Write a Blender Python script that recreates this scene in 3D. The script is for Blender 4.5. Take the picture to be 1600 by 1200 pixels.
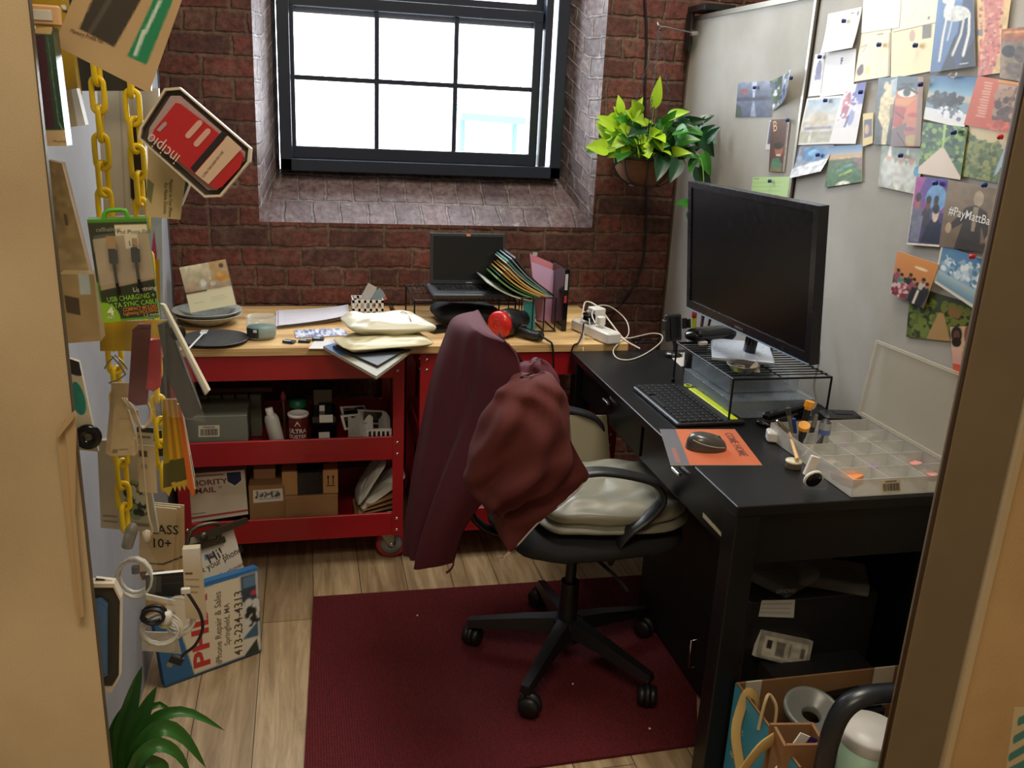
import bpy, math, random
import numpy as np
from mathutils import Vector as V, Matrix
random.seed(7)
S = bpy.context.scene
for o in list(bpy.data.objects): bpy.data.objects.remove(o)
COL = S.collection
# ---------------------------------------------------------------- camera
YAW, PIT, ROLL, F = math.radians(13.60), math.radians(17.27), math.radians(2.81), 1379.0
CAM = V((0, 0, 1.50))
fw = V((math.sin(YAW)*math.cos(PIT), math.cos(YAW)*math.cos(PIT), -math.sin(PIT)))
rt = V((math.cos(YAW), -math.sin(YAW), 0)); up = rt.cross(fw)
c_, s_ = math.cos(ROLL), math.sin(ROLL)
rt2 = c_*rt + s_*up; up2 = -s_*rt + c_*up
cd = bpy.data.cameras.new('camera'); co = bpy.data.objects.new('camera', cd); COL.objects.link(co)
cd.sensor_fit = 'HORIZONTAL'; cd.sensor_width = 36; cd.lens = 36*F/1600; cd.clip_start = .02
m = Matrix((rt2, up2, -fw)).transposed().to_4x4(); m.translation = CAM; co.matrix_world = m
S.camera = co
# ---------------------------------------------------------------- light
wd = bpy.data.worlds.new('sky'); S.world = wd; wd.use_nodes = True
bgn = wd.node_tree.nodes['Background']; bgn.inputs[0].default_value = (.86, .93, 1, 1); bgn.inputs[1].default_value = 15.0
def area(name, loc, sx, sy, pw, col, rot=(0, 0, 0), portal=False):
    l = bpy.data.lights.new(name, 'AREA'); l.shape = 'RECTANGLE'; l.size = sx; l.size_y = sy; l.energy = pw; l.color = col
    if portal: l.cycles.is_portal = True
    o = bpy.data.objects.new(name, l); COL.objects.link(o); o.location = loc; o.rotation_euler = rot; return o
area('window_portal', (.45, 3.62, 1.95), 1.1, 1.45, 1, (1, 1, 1), (math.radians(-90), 0, 0), True)
area('ceiling_light_corridor', (-.1, -.15, 3.0), 1.2, .6, 34, (1, .86, .66))
area('ceiling_light_office', (1.0, 2.0, 3.0), .6, 1.2, 40, (1, .92, .80))
S.view_settings.view_transform = 'Standard'; S.view_settings.look = 'None'
S.view_settings.gamma = 1; S.view_settings.use_curve_mapping = False; S.view_settings.exposure = 0.0
# ---------------------------------------------------------------- helpers
def ray(px, py): return fw + rt2*((px-800)/F) - up2*((py-600)/F)
def PP(px, py, p0, n):
    d = ray(px, py); n = V(n); return CAM + d*((V(p0)-CAM).dot(n)/d.dot(n))
def PX(px, py, x): return PP(px, py, (x, 0, 0), (1, 0, 0))
def PY(px, py, y): return PP(px, py, (0, y, 0), (0, 1, 0))
def PZ(px, py, z): return PP(px, py, (0, 0, z), (0, 0, 1))
def lin(c):
    if isinstance(c, str): c = [int(c[i:i+2], 16) for i in (0, 2, 4)]
    return tuple(((x/255)/12.92 if x/255 <= .04045 else ((x/255+.055)/1.055)**2.4) for x in c[:3])
MATS = {}
def mat(key, col=None, r=.5, metal=0, alpha=1, bump=0, bs=60, var=0, spec=.5, emit=0, sheen=0, trans=0, coat=0):
    if key in MATS: return MATS[key]
    m = bpy.data.materials.new(key); m.use_nodes = True; nt = m.node_tree; b = nt.nodes['Principled BSDF']
    b.inputs['Base Color'].default_value = (*lin(col), 1); b.inputs['Roughness'].default_value = r
    b.inputs['Metallic'].default_value = metal; b.inputs['Alpha'].default_value = alpha
    b.inputs['Specular IOR Level'].default_value = spec; b.inputs['Sheen Weight'].default_value = sheen
    b.inputs['Transmission Weight'].default_value = trans; b.inputs['Coat Weight'].default_value = coat
    if emit: b.inputs['Emission Color'].default_value = (*lin(col), 1); b.inputs['Emission Strength'].default_value = emit
    tc = nt.nodes.new('ShaderNodeTexCoord'); nz = nt.nodes.new('ShaderNodeTexNoise'); nz.inputs['Scale'].default_value = bs; nz.inputs['Detail'].default_value = 4
    nt.links.new(tc.outputs['Object'], nz.inputs['Vector'])
    if var:
        mx = nt.nodes.new('ShaderNodeMix'); mx.data_type = 'RGBA'; mx.blend_type = 'MIX'
        d = lin(col); k = 1-var; k2 = 1+var*.6
        mx.inputs[6].default_value = (d[0]*k, d[1]*k, d[2]*k, 1); mx.inputs[7].default_value = (d[0]*k2, d[1]*k2, d[2]*k2, 1)
        n2 = nt.nodes.new('ShaderNodeTexNoise'); n2.inputs['Scale'].default_value = bs*.18; n2.inputs['Detail'].default_value = 5
        nt.links.new(tc.outputs['Object'], n2.inputs['Vector'])
        cr = nt.nodes.new('ShaderNodeMapRange'); cr.inputs[1].default_value = .35; cr.inputs[2].default_value = .65
        nt.links.new(n2.outputs[0], cr.inputs[0]); nt.links.new(cr.outputs[0], mx.inputs[0]); nt.links.new(mx.outputs[2], b.inputs['Base Color'])
    rr = nt.nodes.new('ShaderNodeMapRange'); rr.inputs[3].default_value = max(0, r-.06); rr.inputs[4].default_value = min(1, r+.08)
    nt.links.new(nz.outputs[0], rr.inputs[0]); nt.links.new(rr.outputs[0], b.inputs['Roughness'])
    if bump:
        bp = nt.nodes.new('ShaderNodeBump'); bp.inputs['Strength'].default_value = bump; bp.inputs['Distance'].default_value = .002
        nt.links.new(nz.outputs[0], bp.inputs['Height']); nt.links.new(bp.outputs[0], b.inputs['Normal'])
    MATS[key] = m; return m
def print_mat(key='printed_paper', r=.4):
    if key in MATS: return MATS[key]
    m = mat(key, (200, 200, 200), r); nt = m.node_tree
    a = nt.nodes.new('ShaderNodeVertexColor'); a.layer_name = 'Col'
    nt.links.new(a.outputs[0], nt.nodes['Principled BSDF'].inputs['Base Color']); return m

WLOC = {}
def thing(name, loc, label, cat, group=None, kind=None):
    o = bpy.data.objects.new(name, None); COL.objects.link(o); o.location = loc; o.empty_display_size = .05
    WLOC[o] = V(loc); tag(o, label, cat, group, kind); return o
def tag(o, label=None, cat=None, group=None, kind=None):
    if label: o['label'] = label
    if cat: o['category'] = cat
    if group: o['group'] = group
    if kind: o['kind'] = kind
    return o
def copy_tree(o, parent=None):
    c = o.copy(); COL.objects.link(c); WLOC[c] = WLOC.get(o, V((0, 0, 0)))
    if parent: c.parent = parent
    for ch in list(o.children): copy_tree(ch, c)
    return c
def frame_to(d):
    d = V(d).normalized(); a = V((0, 0, 1)) if abs(d.z) < .9 else V((1, 0, 0))
    x = a.cross(d).normalized(); return x, d.cross(x)
class B:
    def __init__(s): s.v = []; s.f = []; s.m = []; s.sm = []; s.uv = {}; s.col = {}
    def add(s, vs, fs, mi=0, smooth=False):
        n = len(s.v); s.v += [V(v) for v in vs]; s.f += [tuple(i+n for i in f) for f in fs]
        s.m += [mi]*len(fs); s.sm += [smooth]*len(fs); return s
    def box(s, c, d, m=0, rz=0, bev=0, R=None):
        x, y, z = [k/2 for k in d]; R = R or Matrix.Rotation(rz, 3, 'Z'); c = V(c); bev = min(bev, x*.9, y*.9, z*.9)
        if bev <= 0:
            vs = [c+R@V((a*x, b*y, e*z)) for a in (-1, 1) for b in (-1, 1) for e in (-1, 1)]
            return s.add(vs, [(0, 1, 3, 2), (4, 6, 7, 5), (0, 4, 5, 1), (2, 3, 7, 6), (0, 2, 6, 4), (1, 5, 7, 3)], m)
        # rounded in plan and chamfered top and bottom
        k = 3; out = []
        for sx, sy, a0 in ((1, 1, 0), (-1, 1, 90), (-1, -1, 180), (1, -1, 270)):
            for i in range(k+1):
                a = math.radians(a0+90*i/k); out.append((sx*(x-bev), sy*(y-bev), math.cos(a), math.sin(a)))
        rings = []
        for zz, q in ((-z, 0.35), (-z+bev*.6, 1), (z-bev*.6, 1), (z, .35)):
            rings.append([c+R@V((px+ca*bev*q, py+sa*bev*q, zz)) for px, py, ca, sa in out])
        n = len(out); vs = sum(rings, []); fs = []
        for r in range(3):
            for i in range(n): fs.append((r*n+i, r*n+(i+1) % n, (r+1)*n+(i+1) % n, (r+1)*n+i))
        fs.append(tuple(range(n))[::-1]); fs.append(tuple(3*n+i for i in range(n)))
        return s.add(vs, fs, m)
    def cyl(s, a, b, r, m=0, r2=None, seg=16, caps=True):
        a, b = V(a), V(b); r2 = r if r2 is None else r2; x, y = frame_to(b-a)
        vs = [p+(x*math.cos(t)+y*math.sin(t))*q for p, q in ((a, r), (b, r2)) for t in [2*math.pi*i/seg for i in range(seg)]]
        s.add(vs, [(i, (i+1) % seg, seg+(i+1) % seg, seg+i) for i in range(seg)], m, True)
        if caps: s.add(vs, [tuple(range(seg))[::-1], tuple(range(seg, 2*seg))], m)
        return s
    def tube(s, pts, r, m=0, seg=8, smooth=3, closed=False, flat=1, upv=None):
        pts = [V(p) for p in pts]
        if smooth and len(pts) > 2:
            q = []; n = len(pts)
            for i in range(n if closed else n-1):
                g = (lambda k: pts[k % n]) if closed else (lambda k: pts[max(0, min(n-1, k))])
                p0, p1, p2, p3 = g(i-1), g(i), g(i+1), g(i+2)
                for k in range(smooth):
                    t = k/smooth
                    q.append(.5*((2*p1)+(p2-p0)*t+(2*p0-5*p1+4*p2-p3)*t*t+(3*p1-p0-3*p2+p3)*t**3))
            if not closed: q.append(pts[-1])
            pts = q
        n = len(pts); rs = r if isinstance(r, (list, tuple)) else None
        x = None; vs = []
        for i, p in enumerate(pts):
            d = (pts[(i+1) % n]-pts[i-1]) if closed else (pts[min(n-1, i+1)]-pts[max(0, i-1)])
            if d.length < 1e-9: d = V((0, 0, 1))
            d.normalize()
            if x is None: x = (V(upv) - d*V(upv).dot(d)).normalized() if upv else frame_to(d)[0]
            x = (x-d*x.dot(d)).normalized(); y = d.cross(x)
            rr = r if rs is None else rs[0]+(rs[1]-rs[0])*i/(n-1)
            vs += [p+(x*math.cos(2*math.pi*k/seg)+y*math.sin(2*math.pi*k/seg)*flat)*rr for k in range(seg)]
        fs = []
        for i in range(n if closed else n-1):
            j = (i+1) % n
            for k in range(seg): fs.append((i*seg+k, i*seg+(k+1) % seg, j*seg+(k+1) % seg, j*seg+k))
        s.add(vs, fs, m, True)
        if not closed: s.add(vs, [tuple(range(seg))[::-1], tuple((n-1)*seg+k for k in range(seg))], m)
        return s
    def lathe(s, c, prof, m=0, seg=32, axis=(0, 0, 1), sm=True, sq=1):
        c = V(c); x, y = frame_to(axis); ax = V(axis).normalized(); vs = []
        for r, z in prof: vs += [c+ax*z+(x*math.cos(t)+y*math.sin(t)*sq)*max(r, 1e-5) for t in [2*math.pi*i/seg for i in range(seg)]]
        fs = []
        for i in range(len(prof)-1):
            for k in range(seg): fs.append((i*seg+k, i*seg+(k+1) % seg, (i+1)*seg+(k+1) % seg, (i+1)*seg+k))
        return s.add(vs, fs, m, sm)
    def grid(s, fn, nu, nv, m=0, smooth=True, flip=False):
        vs = [fn(i/nu, j/nv) for j in range(nv+1) for i in range(nu+1)]; w = nu+1
        fs = [(j*w+i, j*w+i+1, (j+1)*w+i+1, (j+1)*w+i) for j in range(nv) for i in range(nu)]
        if flip: fs = [f[::-1] for f in fs]
        return s.add(vs, fs, m, smooth)
    def prism(s, pts, off, m=0):
        n = len(pts); pts = [V(p) for p in pts]; off = V(off)
        s.add(pts+[p+off for p in pts], [tuple(range(n))[::-1], tuple(range(n, 2*n))]+[(i, (i+1) % n, n+(i+1) % n, n+i) for i in range(n)], m); return s
    def ring(s, outer, inner, off, m=0):
        n = len(outer); o = [V(p) for p in outer]; i_ = [V(p) for p in inner]; off = V(off)
        vs = o+i_+[p+off for p in o]+[p+off for p in i_]; fs = []
        for k in range(n):
            j = (k+1) % n
            fs += [(k, j, n+j, n+k), (2*n+k, 3*n+k, 3*n+j, 2*n+j), (k, 2*n+k, 2*n+j, j), (n+k, n+j, 3*n+j, 3*n+k)]
        return s.add(vs, fs, m)
    def build(s, name, mats, parent=None, label=None, cat=None, group=None, kind=None, mod=None, orig=None):
        me = bpy.data.meshes.new(name)
        vs = s.v
        if parent is not None: base = WLOC[parent]
        elif kind == 'structure': base = V((0, 0, 0))
        else:
            lo = [min(v[i] for v in vs) for i in range(3)]; hi = [max(v[i] for v in vs) for i in range(3)]
            base = V(orig) if orig is not None else V(((lo[0]+hi[0])/2, (lo[1]+hi[1])/2, lo[2]))
        me.from_pydata([v-base for v in vs], [], s.f)
        for mm in (mats if isinstance(mats, (list, tuple)) else [mats]): me.materials.append(mm)
        me.polygons.foreach_set('material_index', s.m); me.polygons.foreach_set('use_smooth', s.sm)
        if s.col:
            ca = me.color_attributes.new('Col', 'FLOAT_COLOR', 'POINT'); d = np.ones((len(vs), 4), np.float32)
            for i, c in s.col.items(): d[i, :3] = c
            ca.data.foreach_set('color', d.ravel())
        if s.uv:
            ul = me.uv_layers.new(name='UVMap')
            for p in me.polygons:
                for li in p.loop_indices:
                    ul.data[li].uv = s.uv.get(me.loops[li].vertex_index, (0, 0))
        me.update()
        o = bpy.data.objects.new(name, me); COL.objects.link(o); WLOC[o] = V(base)
        if parent is not None: o.parent = parent
        else: o.location = base
        tag(o, label, cat, group, kind)
        if mod:
            sub = o.modifiers.new('sub', 'SUBSURF'); sub.levels = mod; sub.render_levels = mod
        return o
_tx = {}
def text_polys(body, bold=0, font=None):
    k = (body, bold)
    if k in _tx: return _tx[k]
    cu = bpy.data.curves.new('t', 'FONT'); cu.body = body; cu.size = 1; cu.resolution_u = 2; cu.offset = bold; cu.align_x = 'LEFT'
    o = bpy.data.objects.new('t', cu); COL.objects.link(o)
    dg = bpy.context.evaluated_depsgraph_get(); me = bpy.data.meshes.new_from_object(o.evaluated_get(dg))
    r = ([(v.co.x, v.co.y) for v in me.vertices], [tuple(p.vertices) for p in me.polygons])
    bpy.data.objects.remove(o); bpy.data.curves.remove(cu); bpy.data.meshes.remove(me)
    _tx[k] = r; return r
def add_text(b, body, org, xd, yd, size, m, width=None, bold=.0):
    """text whose baseline starts at org, running along xd, height along yd"""
    vs, fs = text_polys(body, bold)
    if not vs: return
    xd, yd = V(xd).normalized(), V(yd).normalized(); sx = size
    if width: sx = width/max(.01, max(v[0] for v in vs))
    b.add([V(org)+xd*(v[0]*sx)+yd*(v[1]*size) for v in vs], fs, m)
# ---- painting printed pictures: a small raster sampled by the vertices of the sheet
def paint(w, h, ops, base):
    im = np.ones((h, w, 3))*np.array(hexc(base)); yy, xx = np.mgrid[0:h, 0:w]; u = (xx+.5)/w; v = (yy+.5)/h
    for op in ops:
        k = op[0]
        if k == 'r': _, x0, y0, x1, y1, c = op; im[(u >= x0)&(u <= x1)&(v >= y0)&(v <= y1)] = hexc(c)
        elif k == 'e': _, x, y, rx, ry, c = op; im[((u-x)/rx)**2+((v-y)/ry)**2 <= 1] = hexc(c)
        elif k == 'g':
            _, x0, y0, x1, y1, c0, c1 = op; M = (u >= x0)&(u <= x1)&(v >= y0)&(v <= y1); t = ((v-y0)/(y1-y0))[..., None]
            g = np.array(hexc(c0))*(1-t)+np.array(hexc(c1))*t; im[M] = g[M]
        elif k == 'p':
            P = op[1]; ins = np.zeros((h, w), bool); n = len(P)
            for i in range(n):
                (x1, y1), (x2, y2) = P[i], P[i-1]
                if y1 == y2: continue
                ins ^= ((y1 > v) != (y2 > v)) & (u < (x2-x1)*(v-y1)/(y2-y1)+x1)
            im[ins] = hexc(op[2])
        elif k == 'l':
            P, wd_, c = op[1], op[2], op[3]
            for (x1, y1), (x2, y2) in zip(P, P[1:]):
                dx, dy = x2-x1, y2-y1; L = dx*dx+dy*dy+1e-9; t = np.clip(((u-x1)*dx+(v-y1)*dy)/L, 0, 1)
                im[np.hypot(u-x1-t*dx, (v-y1-t*dy)) < wd_] = hexc(c)
        elif k == 'n':
            _, x0, y0, x1, y1, amt, sc, seed = op; rs = np.random.RandomState(seed); g = rs.rand(int(sc*h/w)+3, int(sc)+3)
            gx = u*sc; gy = v*sc*h/w; ix = gx.astype(int); iy = gy.astype(int); fx = gx-ix; fy = gy-iy
            val = (g[iy, ix]*(1-fx)+g[iy, ix+1]*fx)*(1-fy)+(g[iy+1, ix]*(1-fx)+g[iy+1, ix+1]*fx)*fy
            M = ((u >= x0)&(u <= x1)&(v >= y0)&(v <= y1))[..., None]; im = np.where(M, np.clip(im*(1+amt*(val-.5)*2)[..., None], 0, 255), im)
        elif k == 'b': # flecks of colour
            _, x0, y0, x1, y1, cols, num, sz, seed = op; rs = random.Random(seed)
            for i in range(num):
                x = rs.uniform(x0, x1); y = rs.uniform(y0, y1); q = sz*rs.uniform(.5, 1.3)
                im[((u-x)/q)**2+((v-y)/(q*rs.uniform(.6, 1.4)*w/h))**2 <= 1] = hexc(rs.choice(cols))
    im = im/255; return np.where(im <= .04045, im/12.92, ((im+.055)/1.055)**2.4)
def hexc(c): return [int(c[i:i+2], 16) for i in (0, 2, 4)] if isinstance(c, str) else list(c)
def ops_add(b, pos, nu, nv, ops, base, m=0, flip=False):
    im = paint((nu+1)*3, (nv+1)*3, ops, base).reshape(nv+1, 3, nu+1, 3, 3).mean(axis=(1, 3)); n0 = len(b.v)
    b.grid(pos, nu, nv, m, True, flip)
    for j in range(nv+1):
        for i in range(nu+1): b.col[n0+j*(nu+1)+i] = tuple(im[j, i])
def card(name, label, cat, px, plane, ops=(), base='e8e4da', texts=(), thick=.0008, lift=.002, curl=0, curl2=0, group=None, parent=None,
         res=None, back='d8d4c8', r=.4, extra=None, wave=0, sides=None, depth=None, kind=None):
    """a sheet or slab whose front face has corners px (TL,TR,BR,BL) on plane=(point,normal toward viewer)"""
    p0, n = V(plane[0]), V(plane[1]).normalized()
    if (CAM-p0).dot(n) < 0: n = -n
    c = [PP(a, b_, p0, n) for a, b_ in px]; th = depth or thick
    W_ = ((c[1]-c[0]).length+(c[2]-c[3]).length)/2; H_ = ((c[3]-c[0]).length+(c[2]-c[1]).length)/2
    if res is None:
        pw = (math.dist(px[0], px[1])+math.dist(px[3], px[2]))/2; ph = (math.dist(px[0], px[3])+math.dist(px[1], px[2]))/2
        k = 1.25 if ops else 12; res = (int(max(2, min(130, pw/k))), int(max(2, min(130, ph/k))))
        if not ops and not (curl or curl2 or wave): res = (1, 1)
    def pos(u, v, o=0):
        q = (c[0]*(1-u)+c[1]*u)*(1-v)+(c[3]*(1-u)+c[2]*u)*v
        return q+n*(lift+o+curl*v*v+curl2*u*u+wave*math.sin(u*5+v*3))
    b = B(); ops_add(b, pos, res[0], res[1], ops, base, 0, True)
    n1 = len(b.v); bc = lin(hexc(back)) if back else lin(hexc(base)); sc = lin(hexc(sides)) if sides else bc
    b.grid(lambda u, v: pos(u, v, -th), max(1, res[0]//4), max(1, res[1]//4), 0, True)
    for i in range(n1, len(b.v)): b.col[i] = bc
    for e in range(4):
        k = len(b.v); N = 6
        fn = [lambda t: (t, 0), lambda t: (1, t), lambda t: (1-t, 1), lambda t: (0, 1-t)][e]
        vs = [pos(*fn(i/N)) for i in range(N+1)]+[pos(*fn(i/N), -th) for i in range(N+1)]
        b.add(vs, [(i, i+1, N+2+i, N+1+i) for i in range(N)], 0)
        for i in range(k, len(b.v)): b.col[i] = sc
    mats = [print_mat('printed_paper' if r == .4 else 'printed_%d' % int(r*100), r)]
    for t in texts:
        body, u, v, size, ang, col = t[:6]; wid = t[6] if len(t) > 6 else None; bold = t[7] if len(t) > 7 else 0
        mk = mat('ink_'+col, hexc(col), .5)
        if mk not in mats: mats.append(mk)
        tv, tf = text_polys(body, bold)
        if not tv: continue
        sx = size if not wid else wid/max(x for x, y in tv); a = math.radians(ang); ca, sa = math.cos(a), math.sin(a)
        vs = []
        for x, y in tv:
            X, Y = x*sx, y*size; X, Y = X*ca-Y*sa, X*sa+Y*ca
            vs.append(pos(u+X/W_, v-Y/H_, .0006))
        b.add(vs, tf, mats.index(mk))
    if extra: extra(b, pos, mats, W_, H_, n)
    return b.build(name, mats, parent, label, cat, group, kind)
def plane_y(y): return ((0, y, 0), (0, -1, 0))
def plane_x(x): return ((x, 0, 0), (1 if x < .3 else -1, 0, 0))
def slabbox(b, px, plane, depth, m=0):
    """solid whose front face has corners px on plane, going back by depth"""
    p0, n = V(plane[0]), V(plane[1]).normalized()
    if (CAM-p0).dot(n) < 0: n = -n
    b.prism([PP(x, y, p0, n) for x, y in px], -n*depth, m); return b
# ---------------------------------------------------------------- the setting
def nodes_of(key):
    m = mat(key, (128, 128, 128), .8); return m, m.node_tree, m.node_tree.nodes['Principled BSDF']
def ramp(nt, stops):
    r = nt.nodes.new('ShaderNodeValToRGB'); e = r.color_ramp.elements
    while len(e) < len(stops): e.new(.5)
    for x, (p, c) in zip(e, stops): x.position = p; x.color = (*lin(c), 1)
    return r
def mixc(nt, fac, a, b, mode='MIX'):
    x = nt.nodes.new('ShaderNodeMix'); x.data_type = 'RGBA'; x.blend_type = mode
    for s, i in ((fac, 0), (a, 6), (b, 7)):
        if hasattr(s, 'links'): nt.links.new(s, x.inputs[i])
        elif isinstance(s, (int, float)): x.inputs[i].default_value = s
        else: x.inputs[i].default_value = (*lin(s), 1)
    return x.outputs[2]
def brick_mat(key, ca, cb, mort, white, bw=.205, rh=.0715):
    m, nt, b = nodes_of(key); L = nt.links.new
    uv = nt.nodes.new('ShaderNodeUVMap'); uv.uv_map = 'UVMap'
    nz = nt.nodes.new('ShaderNodeTexNoise'); nz.inputs['Scale'].default_value = 9; nz.inputs['Detail'].default_value = 3; L(uv.outputs[0], nz.inputs['Vector'])
    off = nt.nodes.new('ShaderNodeVectorMath'); off.operation = 'MULTIPLY_ADD'; L(nz.outputs[1], off.inputs[0]); off.inputs[1].default_value = (.03, .022, 0); L(uv.outputs[0], off.inputs[2])
    nf = nt.nodes.new('ShaderNodeTexNoise'); nf.inputs['Scale'].default_value = 45; nf.inputs['Detail'].default_value = 6; nf.inputs['Roughness'].default_value = .65; L(uv.outputs[0], nf.inputs['Vector'])
    off2 = nt.nodes.new('ShaderNodeVectorMath'); off2.operation = 'MULTIPLY_ADD'; L(nf.outputs[1], off2.inputs[0]); off2.inputs[1].default_value = (.014, .014, 0); L(off.outputs[0], off2.inputs[2])
    br = nt.nodes.new('ShaderNodeTexBrick'); L(off2.outputs[0], br.inputs['Vector']); br.inputs['Scale'].default_value = 1
    br.inputs['Brick Width'].default_value = bw; br.inputs['Row Height'].default_value = rh; br.inputs['Mortar Size'].default_value = .009 if white < .5 else .007
    br.inputs['Mortar Smooth'].default_value = .7; br.inputs['Color1'].default_value = (*lin(ca), 1); br.inputs['Color2'].default_value = (*lin(cb), 1); br.inputs['Mortar'].default_value = (*lin(mort), 1); br.inputs['Bias'].default_value = -.1
    if white < .5: br.squash = .5; br.squash_frequency = 3; br.offset_frequency = 2
    big = nt.nodes.new('ShaderNodeTexNoise'); big.inputs['Scale'].default_value = 3.2; big.inputs['Detail'].default_value = 6; big.inputs['Roughness'].default_value = .7; L(uv.outputs[0], big.inputs['Vector'])
    r1 = ramp(nt, ((.30, (140, 130, 116)), (.5, (205, 196, 186)), (.7, (255, 252, 246)))); L(big.outputs[0], r1.inputs[0])
    rf = ramp(nt, ((.34, (150, 138, 124)), (.62, (255, 255, 255)))); L(nf.outputs[0], rf.inputs[0])
    gn = nt.nodes.new('ShaderNodeTexNoise'); gn.inputs['Scale'].default_value = 13; gn.inputs['Detail'].default_value = 5; L(uv.outputs[0], gn.inputs['Vector']); gm_ = nt.nodes.new('ShaderNodeMapRange'); gm_.inputs[1].default_value = .45; gm_.inputs[2].default_value = .72; gm_.inputs[4].default_value = .7; L(gn.outputs[0], gm_.inputs[0])
    c0 = mixc(nt, gm_.outputs[0], br.outputs['Color'], [k*.92 for k in mort])
    c1 = mixc(nt, .85, mixc(nt, .9, c0, rf.outputs[0], 'MULTIPLY'), r1.outputs[0], 'MULTIPLY')
    n3 = nt.nodes.new('ShaderNodeTexNoise'); n3.inputs['Scale'].default_value = 7; n3.inputs['Detail'].default_value = 7; n3.inputs['Roughness'].default_value = .75; n3.inputs['Distortion'].default_value = .4; L(uv.outputs[0], n3.inputs['Vector'])
    mr = nt.nodes.new('ShaderNodeMapRange'); mr.inputs[1].default_value = .72-.2*white; mr.inputs[2].default_value = .80-.12*white; mr.inputs[4].default_value = .75; L(n3.outputs[0], mr.inputs[0])
    c2 = mixc(nt, mr.outputs[0], c1, (196, 188, 178))
    L(c2, b.inputs['Base Color'])
    for l in list(b.inputs['Roughness'].links): nt.links.remove(l)
    b.inputs['Roughness'].default_value = .72 if white < .5 else .55
    h = nt.nodes.new('ShaderNodeMath'); h.operation = 'MULTIPLY_ADD'; L(nf.outputs[0], h.inputs[0]); h.inputs[1].default_value = .5; 
    inv = nt.nodes.new('ShaderNodeMath'); inv.operation = 'SUBTRACT'; inv.inputs[0].default_value = 1; L(br.outputs['Fac'], inv.inputs[1]); L(inv.outputs[0], h.inputs[2])
    h2 = nt.nodes.new('ShaderNodeMath'); h2.operation = 'MULTIPLY_ADD'; L(big.outputs[0], h2.inputs[0]); h2.inputs[1].default_value = .8; L(h.outputs[0], h2.inputs[2])
    bp = nt.nodes.new('ShaderNodeBump'); bp.inputs['Strength'].default_value = .75; bp.inputs['Distance'].default_value = .008; L(h2.outputs[0], bp.inputs['Height']); L(bp.outputs[0], b.inputs['Normal'])
    return m
brick = brick_mat('old_red_brick', (146, 80, 70), (92, 58, 54), (134, 108, 92), 0.2)
brickw = brick_mat('whitewashed_brick', (160, 140, 146), (122, 106, 116), (186, 182, 184), .6, .105, .0715)
bricks = brick_mat('whitewashed_sill_brick', (150, 126, 134), (120, 104, 116), (164, 156, 158), .62, .1, .13)
YW = 3.30; HX0, HX1, HZ0, HZ1 = -.158, 1.087, 1.075, 2.72
GX0, GX1, GZ0, YG = -.088, 1.0, 1.243, 3.55
def quad_uv(b, P, U, m=0):
    n = len(b.v); b.add(P, [(0, 1, 2, 3)], m)
    for i, u in enumerate(U): b.uv[n+i] = u
w = B()
def face(x0, z0, x1, z1): quad_uv(w, [(x0, YW, z0), (x1, YW, z0), (x1, YW, z1), (x0, YW, z1)], [(x0, z0), (x1, z0), (x1, z1), (x0, z1)])
face(-2.2, 0, HX0, 3.1); face(HX1, 0, 3.2, 3.1); face(HX0, 0, HX1, HZ0); face(HX0, HZ1, HX1, 3.1)
quad_uv(w, [(HX0, YW, HZ0), (GX0, YG, GZ0), (GX0, YG, HZ1), (HX0, YW, HZ1)], [(0, HZ0), (.26, HZ0+.03), (.26, HZ1), (0, HZ1)], 1)
quad_uv(w, [(HX1, YW, HZ0), (GX1, YG, GZ0), (GX1, YG, HZ1), (HX1, YW, HZ1)], [(0, HZ0), (.26, HZ0+.03), (.26, HZ1), (0, HZ1)], 1)
quad_uv(w, [(HX0, YW, HZ0), (HX1, YW, HZ0), (GX1, YG, GZ0), (GX0, YG, GZ0)], [(HX0, .01), (HX1, .01), (GX1, .27), (GX0, .27)], 2)
quad_uv(w, [(HX0, YW, HZ1), (HX1, YW, HZ1), (GX1, YG, HZ1), (GX0, YG, HZ1)], [(HX0, 0), (HX1, 0), (GX1, .26), (GX0, .26)], 1)
for x0, z0, x1, z1 in ((-2.2, 0, GX0, 3.1), (GX1, 0, 3.2, 3.1), (GX0, 0, GX1, GZ0), (GX0, HZ1, GX1, 3.1)):
    quad_uv(w, [(x0, YG+.02, z0), (x1, YG+.02, z0), (x1, YG+.02, z1), (x0, YG+.02, z1)], [(x0, z0), (x1, z0), (x1, z1), (x0, z1)])
w.build('wall_back', [brick, brickw, bricks], kind='structure')
# floor of pale wood-look planks running towards the window
fm, nt, bs_ = nodes_of('plank_floor'); L = nt.links.new
tc = nt.nodes.new('ShaderNodeTexCoord'); mp = nt.nodes.new('ShaderNodeMapping'); L(tc.outputs['Object'], mp.inputs[0]); mp.inputs['Rotation'].default_value = (0, 0, math.radians(90))
br = nt.nodes.new('ShaderNodeTexBrick'); L(mp.outputs[0], br.inputs['Vector']); br.inputs['Scale'].default_value = 1; br.inputs['Brick Width'].default_value = 1.2; br.inputs['Row Height'].default_value = .15
br.inputs['Mortar Size'].default_value = .0012; br.inputs['Color1'].default_value = (*lin((206, 186, 154)), 1); br.inputs['Color2'].default_value = (*lin((176, 156, 126)), 1); br.inputs['Mortar'].default_value = (*lin((70, 60, 50)), 1); br.offset = .37
m2 = nt.nodes.new('ShaderNodeMapping'); L(tc.outputs['Object'], m2.inputs[0]); m2.inputs['Scale'].default_value = (14, 1.1, 1)
g = nt.nodes.new('ShaderNodeTexNoise'); g.inputs['Scale'].default_value = 2.2; g.inputs['Detail'].default_value = 8; g.inputs['Roughness'].default_value = .7; g.inputs['Distortion'].default_value = .6; L(m2.outputs[0], g.inputs['Vector'])
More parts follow.
